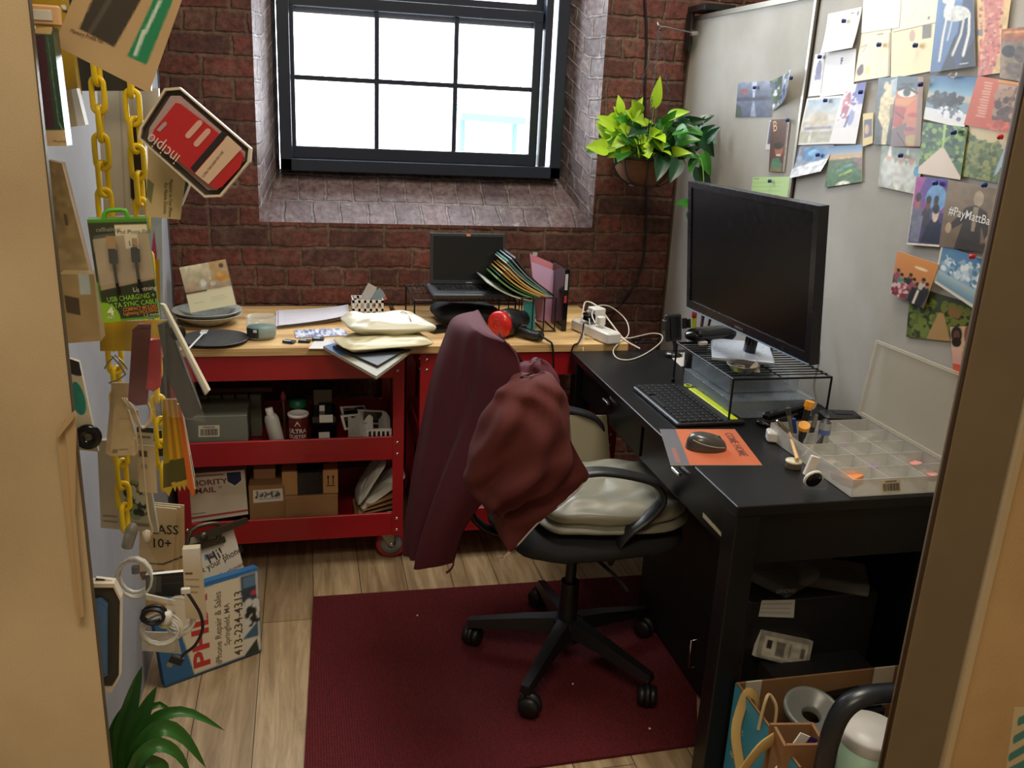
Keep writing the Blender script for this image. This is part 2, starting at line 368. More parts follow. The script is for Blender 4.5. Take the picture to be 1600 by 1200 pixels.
rg = ramp(nt, ((.3, (150, 134, 112)), (.5, (215, 204, 186)), (.68, (255, 250, 242)))); L(g.outputs[0], rg.inputs[0])
L(mixc(nt, .9, br.outputs[0], rg.outputs[0], 'MULTIPLY'), bs_.inputs['Base Color'])
for l in list(bs_.inputs['Roughness'].links): nt.links.remove(l)
bs_.inputs['Roughness'].default_value = .42
B().box((.5, .55, -.02), (5.4, 6.1, .04)).build('floor', fm, kind='structure')
plast = mat('painted_plaster', (214, 204, 188), .85, var=.05)
B().box((.5, .55, 3.13), (5.4, 6.1, .06)).build('ceiling', plast, kind='structure')
B().box((-2.23, .4, 1.55), (.06, 5.8, 3.1)).build('wall_outer_left', plast, kind='structure')
B().box((3.23, .4, 1.55), (.06, 5.8, 3.1)).build('wall_outer_right', plast, kind='structure')
B().box((.5, -2.53, 1.55), (5.4, .06, 3.1)).build('wall_front', plast, kind='structure')
# office partitions
def fabric(key, c, sc=2600, r=.85):
    m, nt, b = nodes_of(key); L = nt.links.new
    tc = nt.nodes.new('ShaderNodeTexCoord'); n = nt.nodes.new('ShaderNodeTexNoise'); n.inputs['Scale'].default_value = sc*.3; L(tc.outputs['Object'], n.inputs['Vector'])
    n2 = nt.nodes.new('ShaderNodeTexNoise'); n2.inputs['Scale'].default_value = 3; n2.inputs['Detail'].default_value = 5; L(tc.outputs['Object'], n2.inputs['Vector'])
    d = [k*.94 for k in c]; e = [min(255, k*1.03) for k in c]
    r1 = ramp(nt, ((.3, d), (.7, e))); L(n.outputs[0], r1.inputs[0]); r2 = ramp(nt, ((.35, (226, 224, 220)), (.65, (255, 255, 255)))); L(n2.outputs[0], r2.inputs[0])
    L(mixc(nt, 1.0, r1.outputs[0], r2.outputs[0], 'MULTIPLY'), b.inputs['Base Color'])
    bp = nt.nodes.new('ShaderNodeBump'); bp.inputs['Strength'].default_value = .3; bp.inputs['Distance'].default_value = .001; L(n.outputs[0], bp.inputs['Height']); L(bp.outputs[0], b.inputs['Normal'])
    for l in list(b.inputs['Roughness'].links): nt.links.remove(l)
    b.inputs['Roughness'].default_value = r; return m
grey_f = fabric('grey_partition_fabric', (188, 186, 180)); lgrey = fabric('pale_blue_grey_partition', (152, 153, 158)); beige = fabric('beige_partition_fabric', (208, 186, 148))
trimm = mat('bronze_partition_trim', (96, 84, 66), .45, .3, var=.1); dark_tr = mat('dark_gap', (30, 24, 18), .8); alu = mat('grey_metal_trim', (150, 146, 136), .35, .7)
XR = 1.41
B().box((XR+.03, (2.405+1.2)/2, .92), (.06, 2.405-1.2, 1.84)).build('wall_right', grey_f, kind='structure')
B().box((XR+.03, (2.43+3.27)/2, .92), (.06, 3.27-2.43, 1.84)).build('wall_right_far', grey_f, kind='structure')
B().box((XR+.03, 2.235, 1.848), (.07, 2.07, .016)).build('trim_1', alu, kind='structure')
t = B().box((XR+.025, 2.4175, .92), (.07, .012, 1.84), 0); t.box((XR+.03, 2.409, .92), (.065, .006, 1.84), 1).box((XR+.03, 2.426, .92), (.065, .006, 1.84), 1)
t.build('trim_2', [alu, dark_tr], kind='structure')
B().box((XR+.028, 3.276, .92), (.068, .012, 1.84)).build('trim_3', trimm, kind='structure')
XL = -.44; YN = 1.15
B().box((XL-.03, (1.2+3.1)/2, .92), (.06, 1.9, 1.84)).build('wall_left', lgrey, kind='structure')
B().box((XL-.03, 3.106, .92), (.066, .012, 1.84)).build('trim_4', mat('steel_blue_trim', (92, 100, 116), .4, .5), kind='structure')
B().box((XL-.03, 2.15, 1.848), (.07, 1.93, .016)).build('trim_5', alu, kind='structure')
xe = -.291
B().box(((-2.2+xe-.0016)/2, YN+.004, 1.0), (xe-.0016+2.2, .008, 2.0)).build('wall_front_left', beige, kind='structure')
B().box((xe-.0008, YN+.004, 1.0), (.0016, .010, 2.0)).build('trim_6', trimm, kind='structure')
xp0, xp1 = 1.021, 1.141
B().box(((xp0+xp1)/2, YN+.009, 1.0), (xp1-xp0, .018, 2.0), bev=.003).build('trim_7', mat('brown_painted_post', (120, 104, 80), .5, var=.06), kind='structure')
B().box((xp0-.002, YN+.004, 1.0), (.004, .006, 2.0)).build('trim_8', mat('bronze_edge', (70, 52, 34), .4, .3), kind='structure')
B().box(((xp1+1.176)/2+.002, YN+.022, 1.0), (1.176-xp1-.004, .02, 2.0)).build('trim_9', dark_tr, kind='structure')
B().box((1.155, YN+.006, 1.0), (.013, .02, 2.0)).build('trim_10', beige, kind='structure')
tan = fabric('tan_partition_fabric', (210, 174, 122))
B().box(((1.178+3.2)/2, YN+.03, 1.0), (3.2-1.178, .03, 2.0)).build('wall_front_right', tan, kind='structure')
# ---- window
blk = mat('black_frame_sky_tint', (30, 38, 52), .3); gl = mat('window_glass', (255, 255, 255), .02, alpha=.06, spec=.5)  # frame is black, its bluish reflection is mixed into the colour
wr = thing('window_1', ((GX0+GX1)/2, YG, GZ0), None, None, kind='structure')
x0, x1 = GX0+.004, GX1-.004; z0, z1 = GZ0, HZ1-.03
b = B()
for c, d in (((x0+.022, YG-.02, (z0+z1)/2), (.044, .11, z1-z0)), ((x1-.022, YG-.02, (z0+z1)/2), (.044, .11, z1-z0)), (((x0+x1)/2, YG-.02, z0+.022), (x1-x0, .11, .044)), (((x0+x1)/2, YG-.02, z1-.022), (x1-x0, .11, .044))): b.box(c, d, 0, bev=.004)
b.build('window_frame', blk, wr)
def sash(y, z0, z1, xa, xb, name, bot=.045, top=.04):
    b = B(); st = .034
    b.box((xa+st/2, y, (z0+z1)/2), (st, .035, z1-z0), bev=.003).box((xb-st/2, y, (z0+z1)/2), (st, .035, z1-z0), bev=.003)
    b.box(((xa+xb)/2, y-.001, z0+bot/2), (xb-xa, .036, bot), bev=.003).box(((xa+xb)/2, y-.001, z1-top/2), (xb-xa, .036, top), bev=.003)
    gx0, gx1, gz0, gz1 = xa+st, xb-st, z0+bot, z1-top
    for i in (1, 2): b.box((gx0+(gx1-gx0)*i/3, y, (gz0+gz1)/2), (.018, .02, gz1-gz0), bev=.003)
    b.box(((gx0+gx1)/2, y, (gz0+gz1)/2), (gx1-gx0, .021, .018), bev=.003)
    s = b.build(name, blk, wr)
    WLOC[s] = WLOC[wr]
    B().box(((gx0+gx1)/2, y+.006, (gz0+gz1)/2), (gx1-gx0, .003, gz1-gz0)).build('pane', gl, s)
sash(YG-.012, z0+.044, 1.86, x0+.026, x1-.090, 'lower_sash')
sash(YG+.026, 1.80, z1-.03, x0+.026, x1-.078, 'upper_sash', .088)
B().box((x1-.072, YG-.03, (z0+z1)/2), (.028, .05, z1-z0-.09), bev=.003).build('jamb_liner', blk, wr)
B().cyl((x0+.036, YG-.06, 1.56), (x0+.036, YG-.06, 2.5), .002).build('sash_cord', mat('white_cord', (220, 220, 220), .6), wr)
# a pale teal awning far off across the street, in the daylight
b = B(); pa = PP(722, 176, (0, 9, 0), (0, 1, 0)); pb = PP(822, 180, (0, 9, 0), (0, 1, 0))
b.prism([pa, pa+V((0, .5, .07)), pa+V((0, .5, -.0)), pa+V((0, 0, -.07))], (pb.x-pa.x, 0, -.02)); b.cyl((pa.x+.05, pa.y+.25, -.1), (pa.x+.05, pa.y+.25, pa.z), .03).cyl((pb.x-.05, pa.y+.25, -.1), (pb.x-.05, pa.y+.25, pa.z), .03)
b.build('awning', mat('pale_teal_canvas', (60, 170, 150), .8), None, 'pale teal strip awning seen outside through the lower right pane', 'awning')
b = B().tube([PP(x, y, (0, YG-.016, 0), (0, 1, 0)) for x, y in ((752, 98), (735, 135), (722, 160), (700, 192))], .0008, 0, 5); b.build('glass_crack', mat('grey_bark', (60, 50, 40), .9), wr)
# ---- rug
rm, nt, b_ = nodes_of('ribbed_red_carpet'); L = nt.links.new
tc = nt.nodes.new('ShaderNodeTexCoord'); wv = nt.nodes.new('ShaderNodeTexWave'); wv.bands_direction = 'X'; wv.inputs['Scale'].default_value = 48; wv.inputs['Distortion'].default_value = .6; wv.inputs['Detail'].default_value = 2; L(tc.outputs['Object'], wv.inputs['Vector'])
n = nt.nodes.new('ShaderNodeTexNoise'); n.inputs['Scale'].default_value = 220; n.inputs['Detail'].default_value = 3; L(tc.outputs['Object'], n.inputs['Vector'])
r1 = ramp(nt, ((.3, (70, 6, 14)), (.7, (116, 15, 25)))); L(n.outputs[0], r1.inputs[0]); r2 = ramp(nt, ((0, (170, 170, 170)), (.6, (255, 255, 255)))); L(wv.outputs[0], r2.inputs[0])
L(mixc(nt, .8, r1.outputs[0], r2.outputs[0], 'MULTIPLY'), b_.inputs['Base Color'])
bp = nt.nodes.new('ShaderNodeBump'); bp.inputs['Strength'].default_value = .6; bp.inputs['Distance'].default_value = .004; ad = nt.nodes.new('ShaderNodeMath'); ad.operation = 'ADD'; L(wv.outputs[0], ad.inputs[0]); L(n.outputs[0], ad.inputs[1]); L(ad.outputs[0], bp.inputs['Height']); L(bp.outputs[0], b_.inputs['Normal'])
for l in list(b_.inputs['Roughness'].links): nt.links.remove(l)
b_.inputs['Roughness'].default_value = .95
tl, tr, brr = PZ(490, 932, .008), PZ(1085, 893, .008), PZ(1090, 1162, .008)
bl = V((tl.x-.035, brr.y-.02, .008))
B().prism([tl, tr, brr, bl], (0, 0, -.0075)).build('rug', rm, None, 'dark red ribbed entrance mat on the plank floor under the office chair', 'rug')
for i, (px, py) in enumerate(((652, 962), (895, 1069), (1015, 1139))):
    p = PZ(px, py, .009); B().box(p+V((0, 0, .0012)), (.005, .004, .0024), rz=i).build('lint_speck', mat('white_lint', (225, 220, 210), .9), None, ('white speck of lint on the red mat, nearest its back left corner', 'white speck of lint on the red mat between the chair legs', 'white speck of lint on the red mat below the right caster')[i], 'lint', 'specks of lint on the red mat')
# ---- ceiling light fittings (out of the frame, they carry the room's lamps)
for x, y, sx, sy in ((-.1, -.15, 1.2, .6), (1.0, 2.0, .6, 1.2)):
    B().ring([(x+a*sx/2+a*.03, y+c*sy/2+c*.03, 3.02) for a, c in ((-1, -1), (1, -1), (1, 1), (-1, 1))], [(x+a*sx/2, y+c*sy/2, 3.02) for a, c in ((-1, -1), (1, -1), (1, 1), (-1, 1))], (0, 0, .08)).build('ceiling_light', alu, None, 'ceiling light fitting above the %s' % ('corridor' if y < 1 else 'desk'), 'ceiling light')
# ---------------------------------------------------------------- red service carts
red = mat('red_powder_coat', (160, 22, 30), .38, .0, bump=.05, bs=300, coat=.2); chrome = mat('chrome', (200, 200, 196), .22, 1); rubber = mat('red_polyurethane', (150, 36, 40), .5); greyp = mat('grey_caster_hub', (120, 122, 120), .5); steel = mat('zinc_steel', (160, 156, 140), .35, .9); blackp = mat('black_plastic', (22, 22, 24), .42, bump=.08, bs=400)
CY = 2.70
def make_cart(x0, x1, name_l):
    r = thing('service_cart', ((x0+x1)/2, CY+.2, 0), name_l, 'cart', 'red utility carts against the brick wall'); y0, y1 = CY, CY+.41
    for z0, z1 in ((.666, .744), (.386, .462), (.111, .189)):
        b = B(); zb = z0+.006
        b.box(((x0+x1)/2, (y0+y1)/2, zb), (x1-x0-.012, y1-y0-.01, .004))
        for c, d in ((((x0+x1)/2, y0+.003, (z0+z1)/2), (x1-x0-.062, .004, z1-z0)), (((x0+x1)/2, y1-.003, (z0+z1)/2), (x1-x0-.062, .004, z1-z0)), ((x0+.005, (y0+y1)/2, (z0+z1)/2), (.004, y1-y0-.06, z1-z0)), ((x1-.005, (y0+y1)/2, (z0+z1)/2), (.004, y1-y0-.06, z1-z0))): b.box(c, d)
        z1 -= .006 if z1 > .7 else 0
        for yy in (y0+.006, y1-.006): b.cyl((x0+.03, yy, z1), (x1-.03, yy, z1), .005, seg=8)
        for xx in (x0+.008, x1-.008): b.cyl((xx, y0+.02, z1), (xx, y1-.02, z1), .005, seg=8)
        b.build('tray', red, r)
    for sx, xx in ((1, x0), (-1, x1)):
        for sy, yy in ((1, y0), (-1, y1)):
            b = B().box((xx+sx*.016, yy+sy*.0, .4265), (.034, .003, .633), 0).box((xx-sx*.0015, yy+sy*.016, .4265), (.003, .034, .633), 0)
            for z in (.724, .690, .445, .405, .172, .130):
                b.lathe((xx+sx*.018, yy-sy*.0015, z), [(.0055, 0), (.005, .002), (.002, .0035), (0, .0036)], 1, 10, (0, -sy, 0))
                b.lathe((xx-sx*.003, yy+sy*.018, z), [(.0055, 0), (.005, .002), (.002, .0035), (0, .0036)], 1, 10, (-sx, 0, 0))
            b.build('leg', [red, chrome], r)
            cx, cy = xx+sx*.045, yy+sy*.06
            b = B().box((cx, cy, .106), (.06, .06, .006)).cyl((cx, cy, .103), (cx, cy, .094), .022)
            a = .5
            ox, oy = .02*math.cos(a), .02*math.sin(a); n = V((-math.sin(a)*0+.0, 0, 0))
            for q in (-1, 1): b.prism([(cx-.024, cy+q*.017, .098), (cx+.024, cy+q*.017, .098), (cx+.022, cy+q*.017, .047), (cx+.008, cy+q*.017, .047)], (0, q*.003, 0))
            k = b.build('caster', steel, r); WLOC[k] = WLOC[r]
            wc = V((cx+.015, cy, .053))
            B().lathe(wc, [(.014, -.011), (.037, -.013), (.038, -.009), (.038, .009), (.037, .013), (.014, .011)], 1, 28, (0, 1, 0)).lathe(wc, [(.038, -.014), (.047, -.014), (.053, -.008), (.053, .008), (.047, .014), (.038, .014)], 0, 32, (0, 1, 0)).lathe(wc, [(0, -.022), (.008, -.021), (.010, -.012)], 2, 12, (0, 1, 0)).build('wheel', [rubber, greyp, chrome], k)
    return r
cart1 = make_cart(-.405, .296, 'red three-shelf utility cart on the left, in front of the brick wall')
cart2 = make_cart(.352, 1.03, 'red three-shelf utility cart mostly hidden behind the maroon jacket')
ply, nt, b_ = nodes_of('birch_plywood'); L = nt.links.new
tc = nt.nodes.new('ShaderNodeTexCoord'); mp = nt.nodes.new('ShaderNodeMapping'); mp.inputs['Scale'].default_value = (1.2, 9, 60); L(tc.outputs['Object'], mp.inputs[0])
n = nt.nodes.new('ShaderNodeTexNoise'); n.inputs['Scale'].default_value = 3; n.inputs['Detail'].default_value = 6; L(mp.outputs[0], n.inputs['Vector'])
r1 = ramp(nt, ((.3, (168, 128, 78)), (.55, (208, 172, 116)), (.75, (222, 192, 140)))); L(n.outputs[0], r1.inputs[0]); L(r1.outputs[0], b_.inputs['Base Color'])
ZT = .771
for xa, xb, lb in ((-.436, .300, 'plywood board lying on the left red cart, holding plates and mailers'), (.318, 1.045, 'plywood board lying on the right red cart, holding the laptop and files')):
    B().box(((xa+xb)/2, (CY-.008+3.28)/2, .7585), (xb-xa, 3.28-CY+.008, .025), bev=.002).build('worktop', ply, None, lb, 'worktop', 'plywood boards laid over the carts')
# ---------------------------------------------------------------- desk
dk = mat('black_wood_veneer', (17, 17, 19), .36, bump=.12, bs=160, spec=.35)
DX0, DX1, DY0, DY1 = .845, 1.40, 1.49, 2.685
desk = thing('desk', ((DX0+DX1)/2, (DY0+DY1)/2, 0), 'black wooden writing desk against the grey partition, holding the monitor', 'desk')
B().box(((DX0+DX1)/2, (DY0+DY1)/2, .738), (DX1-DX0, DY1-DY0, .024), bev=.003).build('desktop', dk, desk)
b = B(); 
b.box(((DX0+DX1)/2, DY0+.03, .665), (DX1-DX0-.06, .02, .12)).box(((DX0+DX1)/2, DY1-.03, .665), (DX1-DX0-.06, .02, .12)).box((DX1-.03, (DY0+DY1)/2, .665), (.02, DY1-DY0-.14, .12))
b.box((DX0+.04, (DY0+DY1)/2, .665), (.012, DY1-DY0-.08, .12)); b.build('apron', dk, desk)
for i, (ya, yb) in enumerate(((DY0+.08, 2.06), (2.08, DY1-.08))):
    d = B().box((DX0+.028, (ya+yb)/2, .668), (.016, yb-ya, .095), bev=.002).build('drawer', dk, desk)
    B().box((DX0+.010, (ya+yb)/2, .690), (.010, .045, .008), bev=.002).build('drawer_pull', chrome, d, label='chrome drawer pull')
B().box((DX1-.008, (DY0+DY1)/2, .365), (.012, DY1-DY0-.12, .70)).build('shade_panel', dk, desk)  # added dark sheet that keeps the shaded space below the desk black
for xx in (DX0+.03, DX1-.03):
    for yy in (DY0+.03, DY1-.03): B().box((xx, yy, .363), (.055, .055, .726), bev=.003).build('leg', dk, desk)
B().box((DX0+.035, 1.60, .645), (.05, .14, .003)).build('label_plate', mat('cream_sticker', (190, 186, 160), .6), desk) if False else None
B().prism([PX(1098, 801, DX0+.018), PX(1126, 832, DX0+.018), PX(1126, 838, DX0+.018), PX(1098, 808, DX0+.018)], (.0015, 0, 0)).build('drawer_label', mat('cream_sticker', (190, 186, 160), .6), desk, label='cream strip label')
# ---------------------------------------------------------------- soft shapes
def nz3(x, y, z): return math.sin(x*1.7+2.1*math.sin(y*1.3))*math.cos(y*1.9+z*1.1+math.sin(x))*.6+math.sin(z*2.3+x*.9+y*1.7)*.4
def pillow(b, c, d, m=0, R=None, n=22, wr=.12, sc=9, e=.55, pinch=.25, seed=0):
    """closed cushion: superellipsoid with creases"""
    c = V(c); R = R or Matrix.Identity(3); vs = []; nu, nv = n*2, n
    sg = lambda v, p: math.copysign(abs(v)**p, v)
    for j in range(nv+1):
        ph = -math.pi/2+math.pi*j/nv
        for i in range(nu):
            th = 2*math.pi*i/nu; x = sg(math.cos(th), e)*sg(math.cos(ph), .45); y = sg(math.sin(th), e)*sg(math.cos(ph), .45); z = sg(math.sin(ph), .8)
            edge = max(abs(x), abs(y)); z *= 1-pinch*edge**4
            k = 1+wr*nz3(x*sc*.35+seed, y*sc*.35, z*2+seed)
            zz = z*k; s2 = 1+.05*nz3(y*3+seed, x*3, seed); vs.append(c+R@V((x*s2*d[0]/2, y*s2*d[1]/2, zz*d[2]/2)))
    fs = [(j*nu+i, j*nu+(i+1) % nu, (j+1)*nu+(i+1) % nu, (j+1)*nu+i) for j in range(nv) for i in range(nu)]
    return b.add(vs, fs, m, True)
def fb(b, xa, xb, ptop, y, depth, zb, m=0, bev=0, yaw=0):
    """upright box: front face at depth y, spanning pixel columns xa..xb, top at row ptop, standing on zb"""
    A, C_ = PY(xa, ptop, y), PY(xb, ptop, y); zt = (A.z+C_.z)/2
    return b.box(((A.x+C_.x)/2, y+depth/2, (zt+zb)/2), (C_.x-A.x, depth, zt-zb), m, bev=bev, rz=yaw)
clear = mat('clear_plastic', (170, 186, 200), .10, alpha=.2, spec=.6); clear2 = mat('milky_plastic', (208, 208, 202), .28, alpha=.52, spec=.5)
bag = mat('clear_bag_film', (200, 200, 194), .16, alpha=.06, spec=.8, bump=.15, bs=14)
white = mat('white_plastic', (220, 218, 212), .35); card_b = mat('brown_cardboard', (156, 116, 74), .8, bump=.1, var=.08); paperm = mat('white_paper', (222, 220, 212), .7)
dgrey = mat('dark_grey_plastic', (52, 53, 54), .45); silver = mat('silver_plastic', (168, 172, 178), .3, .4); glossb = mat('gloss_black', (10, 11, 14), .12)
# ---------------------------------------------------------------- office chair
fab_b = mat('black_chair_fabric', (20, 20, 21), .9, bump=.3, bs=500); HX, HY = .696, 2.076
ch = thing('office_chair', (HX, HY, 0), 'black swivel office chair with looped arms, turned towards the desk', 'chair')
ang = (158, 232, 306, 18, 90)
B().cyl((HX, HY, .07), (HX, HY, .135), .042, seg=24).build('hub', blackp, ch)
for a in ang:
    d = V((math.cos(math.radians(a)), math.sin(math.radians(a)), 0)); p = V((HX, HY, 0)); n = V((-d.y, d.x, 0)); b = B(); vs = []
    for t, w_, z, h in ((.03, .026, .115, .045), (.12, .022, .105, .036), (.22, .018, .088, .028), (.285, .015, .078, .022)):
        for q, hh in ((-1, 0), (-.7, 1), (.7, 1), (1, 0)): vs.append(p+d*t+n*(w_*q)+V((0, 0, z-h/2+h*hh)))
    b.add(vs, [(i*4+j, i*4+(j+1) % 4, i*4+4+(j+1) % 4, i*4+4+j) for i in range(3) for j in range(4)]+[(0, 1, 2, 3), (12, 13, 14, 15)], 0)
    leg = b.build('leg', blackp, ch); WLOC[leg] = WLOC[ch]
    e = p+d*.275; b = B().cyl(e+V((0, 0, .05)), e+V((0, 0, .085)), .008)
    o = e+V((math.cos(a), math.sin(a), 0))*.012
    k = V((-math.sin(a), math.cos(a), 0))
    for q in (-1, 1): b.lathe(o+V((0, 0, .028+.001)), [(.006, q*.006), (.025, q*.006), (.028, q*.010), (.028, q*.018), (.024, q*.024), (.008, q*.025), (0, q*.025)], 0, 22, k)
    b.lathe(o+V((0, 0, .032)), [(.0, -.007), (.031, -.007), (.033, 0), (.031, .007), (0, .007)], 0, 22, k); b.build('caster', blackp, ch)
B().cyl((HX, HY, .13), (HX, HY, .25), .026).cyl((HX, HY, .25), (HX, HY, .40), .015).build('gas_column', blackp, ch)
b = B().box((HX, HY, .405), (.26, .2, .03), bev=.01); b.tube([(HX, HY-.06, .39), (HX+.05, HY-.2, .375), (HX+.06, HY-.27, .37)], .005, seg=6); b.build('tilt_mechanism', blackp, ch)
b = B(); pillow(b, (.72, 2.09, .445), (.50, .48, .075), e=.6, wr=.02, pinch=.1); b.build('seat', fab_b, ch)
b = B()
b.grid(lambda u, v: V((.525-.03*math.sin(v*math.pi*.9)+.02*(2*u-1)**2-.035*v, 1.93+.32*u+.02*(1-v)*(1-2*u), .60+.34*v-.03*v*(2*u-1)**4)), 14, 12)
b.grid(lambda u, v: V((.525-.045-.03*math.sin(v*math.pi*.9)+.02*(2*u-1)**2-.035*v+.018*(2*u-1)**2, 1.93+.32*u+.02*(1-v)*(1-2*u), .60+.34*v-.03*v*(2*u-1)**4)), 14, 12, flip=True)
for e0 in range(2):
    b.add([V((.525-q*.045, 1.93+.32*u, .60)) for q in (0, 1) for u in (0, 1)], [(0, 1, 3, 2)])
b.build('backrest', fab_b, ch)
B().tube([(.60, 2.08, .405), (.50, 2.09, .40), (.42, 2.09, .45), (.395, 2.09, .56), (.40, 2.09, .70)], .022, flat=.45).build('back_bracket', blackp, ch)
for yy, q in ((1.865, 0), (2.345, 1)):
    p = [(.50, yy+.01, .67), (.60, yy, .69), (.72, yy, .695), (.82, yy, .665), (.845-.02, yy, .60), (.80, yy+(.01 if q == 0 else -.01), .50), (.76, yy+(.03 if q == 0 else -.03), .415), (.70, yy+(.08 if q == 0 else -.08), .398)]
    p = [PY(905, 745, yy), PY(940, 742, yy), PY(985, 748, yy), PY(1022, 760, yy), PY(1034, 785, yy), PY(1010, 815, yy), PY(975, 842, yy), V((.745, yy+.05, .402))] if q == 0 else p
    if q == 1: p = [V((v.x, yy, v.z)) for v in (PY(905, 745, 1.865), PY(940, 742, 1.865), PY(985, 748, 1.865), PY(1022, 760, 1.865), PY(1034, 785, 1.865), PY(1010, 815, 1.865), PY(975, 842, 1.865))]+[V((.745, yy-.05, .402))]
    b = B().tube(p, .024, flat=.42, seg=12, smooth=5, upv=(0, 1, 0)); b.tube([V((.56, yy+.01*(1-2*q), .60)), p[0], ], .02, flat=.5, seg=10, upv=(0, 1, 0))
    b.build('armrest', mat('black_soft_plastic', (28, 30, 33), .38), ch)
ch.location.z += .0088
satin = mat('olive_grey_satin', (122, 120, 102), .38, sheen=.3)
b = B(); pillow(b, (.765, 2.05, .537), (.40, .36, .075), 0, wr=.30, sc=12, seed=3, pinch=.35, n=40); pillow(b, (.76, 2.05, .509), (.42, .38, .05), 0, wr=.12, sc=8, seed=1, pinch=.5)
b.build('seat_cushion', satin, None, 'shiny olive grey satin cushion lying on the office chair seat', 'cushion')
b = B().box((.80, 2.30, .575), (.13, .012, .17), 0, R=Matrix.Rotation(math.radians(-28), 3, 'X')@Matrix.Rotation(.25, 3, 'Z'), bev=.004)
b.build('padded_envelope', mat('khaki_paper', (118, 110, 86), .7, bump=.2), None, 'khaki padded envelope propped behind the satin cushion on the office chair', 'envelope')
# ---------------------------------------------------------------- maroon jacket thrown over the chair back
jm = mat('maroon_fleece', (82, 25, 39), .85, bump=.25, bs=700, var=.05); jm_lit = mat('maroon_fleece_warm_lit', (84, 28, 25), .85, bump=.25, bs=600)  # second one is the same cloth, warm light put into its redder colour
rows = [((.545, 2.25, .66), (.56, 1.94, .64)), ((.50, 2.27, .84), (.52, 1.93, .80)), ((.455, 2.29, .965), (.475, 1.915, .925))]
rows += [(tuple(PY(738, 487, 2.27)), tuple(PY(790, 536, 1.91)))]
for (l, r, y) in (((708, 497), (806, 556), 1.90), ((694, 528), (812, 590), 1.885), ((680, 570), (816, 640), 1.885), ((667, 620), (806, 690), 1.90), ((657, 670), (785, 735), 1.92), ((648, 725), (758, 775), 1.95), ((641, 785), (733, 805), 1.99), ((635, 835), (712, 842), 2.04), ((633, 868), (700, 884), 2.08)):
    rows.append((tuple(PY(*l, 2.26)), tuple(PY(*r, y))))
def cr(P, t):
    n = len(P)-1; i = min(int(t*n), n-1); f = t*n-i; g = lambda k: P[max(0, min(n, k))]
    return .5*((2*g(i))+(g(i+1)-g(i-1))*f+(2*g(i-1)-5*g(i)+4*g(i+1)-g(i+2))*f*f+(3*g(i)-g(i-1)-3*g(i+1)+g(i+2))*f**3)
RL = [V(a) for a, b_ in rows]; RR = [V(b_) for a, b_ in rows]
def jf(off):
    def f(u, v):
        a, c = cr(RL, v), cr(RR, v); p = a.lerp(c, u); k = min(1, max(0, (v-.22)*2.2)); out = V((-.75, -.65, 0))
        bulge = .045*math.sin(math.pi*u)*min(1, v*4)*(1 if v > .25 else .3)
        fold = .015*k*math.sin(u*8+v*2.0+.6)+.005*k*math.sin(u*19-v*3)+.009*k*nz3(u*4, v*5, 0)
        deep = -.022*k*math.exp(-((u-.62+.22*v)/.07)**2)
        return p+out*(bulge+fold+deep+off)
    return f
b = B(); b.grid(jf(0), 64, 72); b.grid(jf(-.006), 64, 72, flip=True)
for uu in (0, 1): b.grid(lambda s, v, uu=uu: jf(-.006*s)(uu, v), 1, 72)
b.grid(lambda s, t: jf(-.006*t)(s, 1), 64, 1)
jk = b.build('jacket', jm, None, 'maroon zip jacket draped over the back of the office chair', 'jacket')
def loft(b, secs, yc, ry, m=0, seg=48, nrow=40, amp=.012, seed=0, th=None):
    """closed folds of cloth: elliptical sections between the left and right outlines"""
    def row(t):
        n = len(secs)-1; i = min(int(t*n), n-1); f = t*n-i; g = lambda k: secs[max(0, min(n, k))]
        return [.5*((2*g(i)[q])+(g(i+1)[q]-g(i-1)[q])*f+(2*g(i-1)[q]-5*g(i)[q]+4*g(i+1)[q]-g(i+2)[q])*f*f+(3*g(i)[q]-g(i-1)[q]-3*g(i+1)[q]+g(i+2)[q])*f**3) for q in range(len(secs[0]))]
    vs = []
    for j in range(nrow+1):
        r = row(j/nrow); xl, yl, xr, yr, yy, rad = r; A = PY(xl, yl, yy); C_ = PY(xr, yr, yy); mid = (A+C_)/2; h = (C_-A)/2
        for i in range(seg):
            a = 2*math.pi*i/seg; ca, sa = math.cos(a), math.sin(a); p = mid+h*ca+V((0, -1, 0))*rad*math.copysign(abs(sa)**.8, sa)
            n = V((ca*.5, -sa, 0)); p += n*amp*(nz3(ca*3+seed, j*.22, sa*2+seed)+.6*math.sin(ca*6+j*.24+seed))*min(1, (j+1)/4)
            vs.append(p)
    fs = [(j*seg+i, j*seg+(i+1) % seg, (j+1)*seg+(i+1) % seg, (j+1)*seg+i) for j in range(nrow) for i in range(seg)]
    fs += [tuple(range(seg)), tuple(nrow*seg+k for k in range(seg))[::-1]]
    b.add(vs, fs, m, True)
b = B()
loft(b, [(812, 590, 850, 582, 1.85, .008), (790, 598, 860, 586, 1.845, .03), (774, 610, 872, 596, 1.84, .045), (764, 630, 882, 618, 1.83, .06), (752, 664, 890, 648, 1.82, .075), (742, 698, 893, 682, 1.82, .08), (733, 730, 886, 722, 1.82, .075), (731, 752, 860, 756, 1.82, .065), (737, 772, 830, 776, 1.82, .05), (750, 790, 800, 792, 1.83, .03), (762, 800, 785, 802, 1.84, .012)], 0, 0, amp=.021, seed=2)
b.build('sleeve', jm_lit, jk, label='warm-lit maroon sleeve bunched up')
b = B(); loft(b, [(826, 566, 846, 560, 1.93, .005), (817, 572, 852, 564, 1.93, .025), (806, 590, 866, 578, 1.93, .045), (800, 615, 874, 605, 1.92, .055), (795, 640, 884, 636, 1.90, .05), (800, 670, 892, 668, 1.88, .04)], 0, 0, amp=.016, seed=5, nrow=24); b.build('hood', jm, jk)
b = B()   # front panel with the zip on its free edge
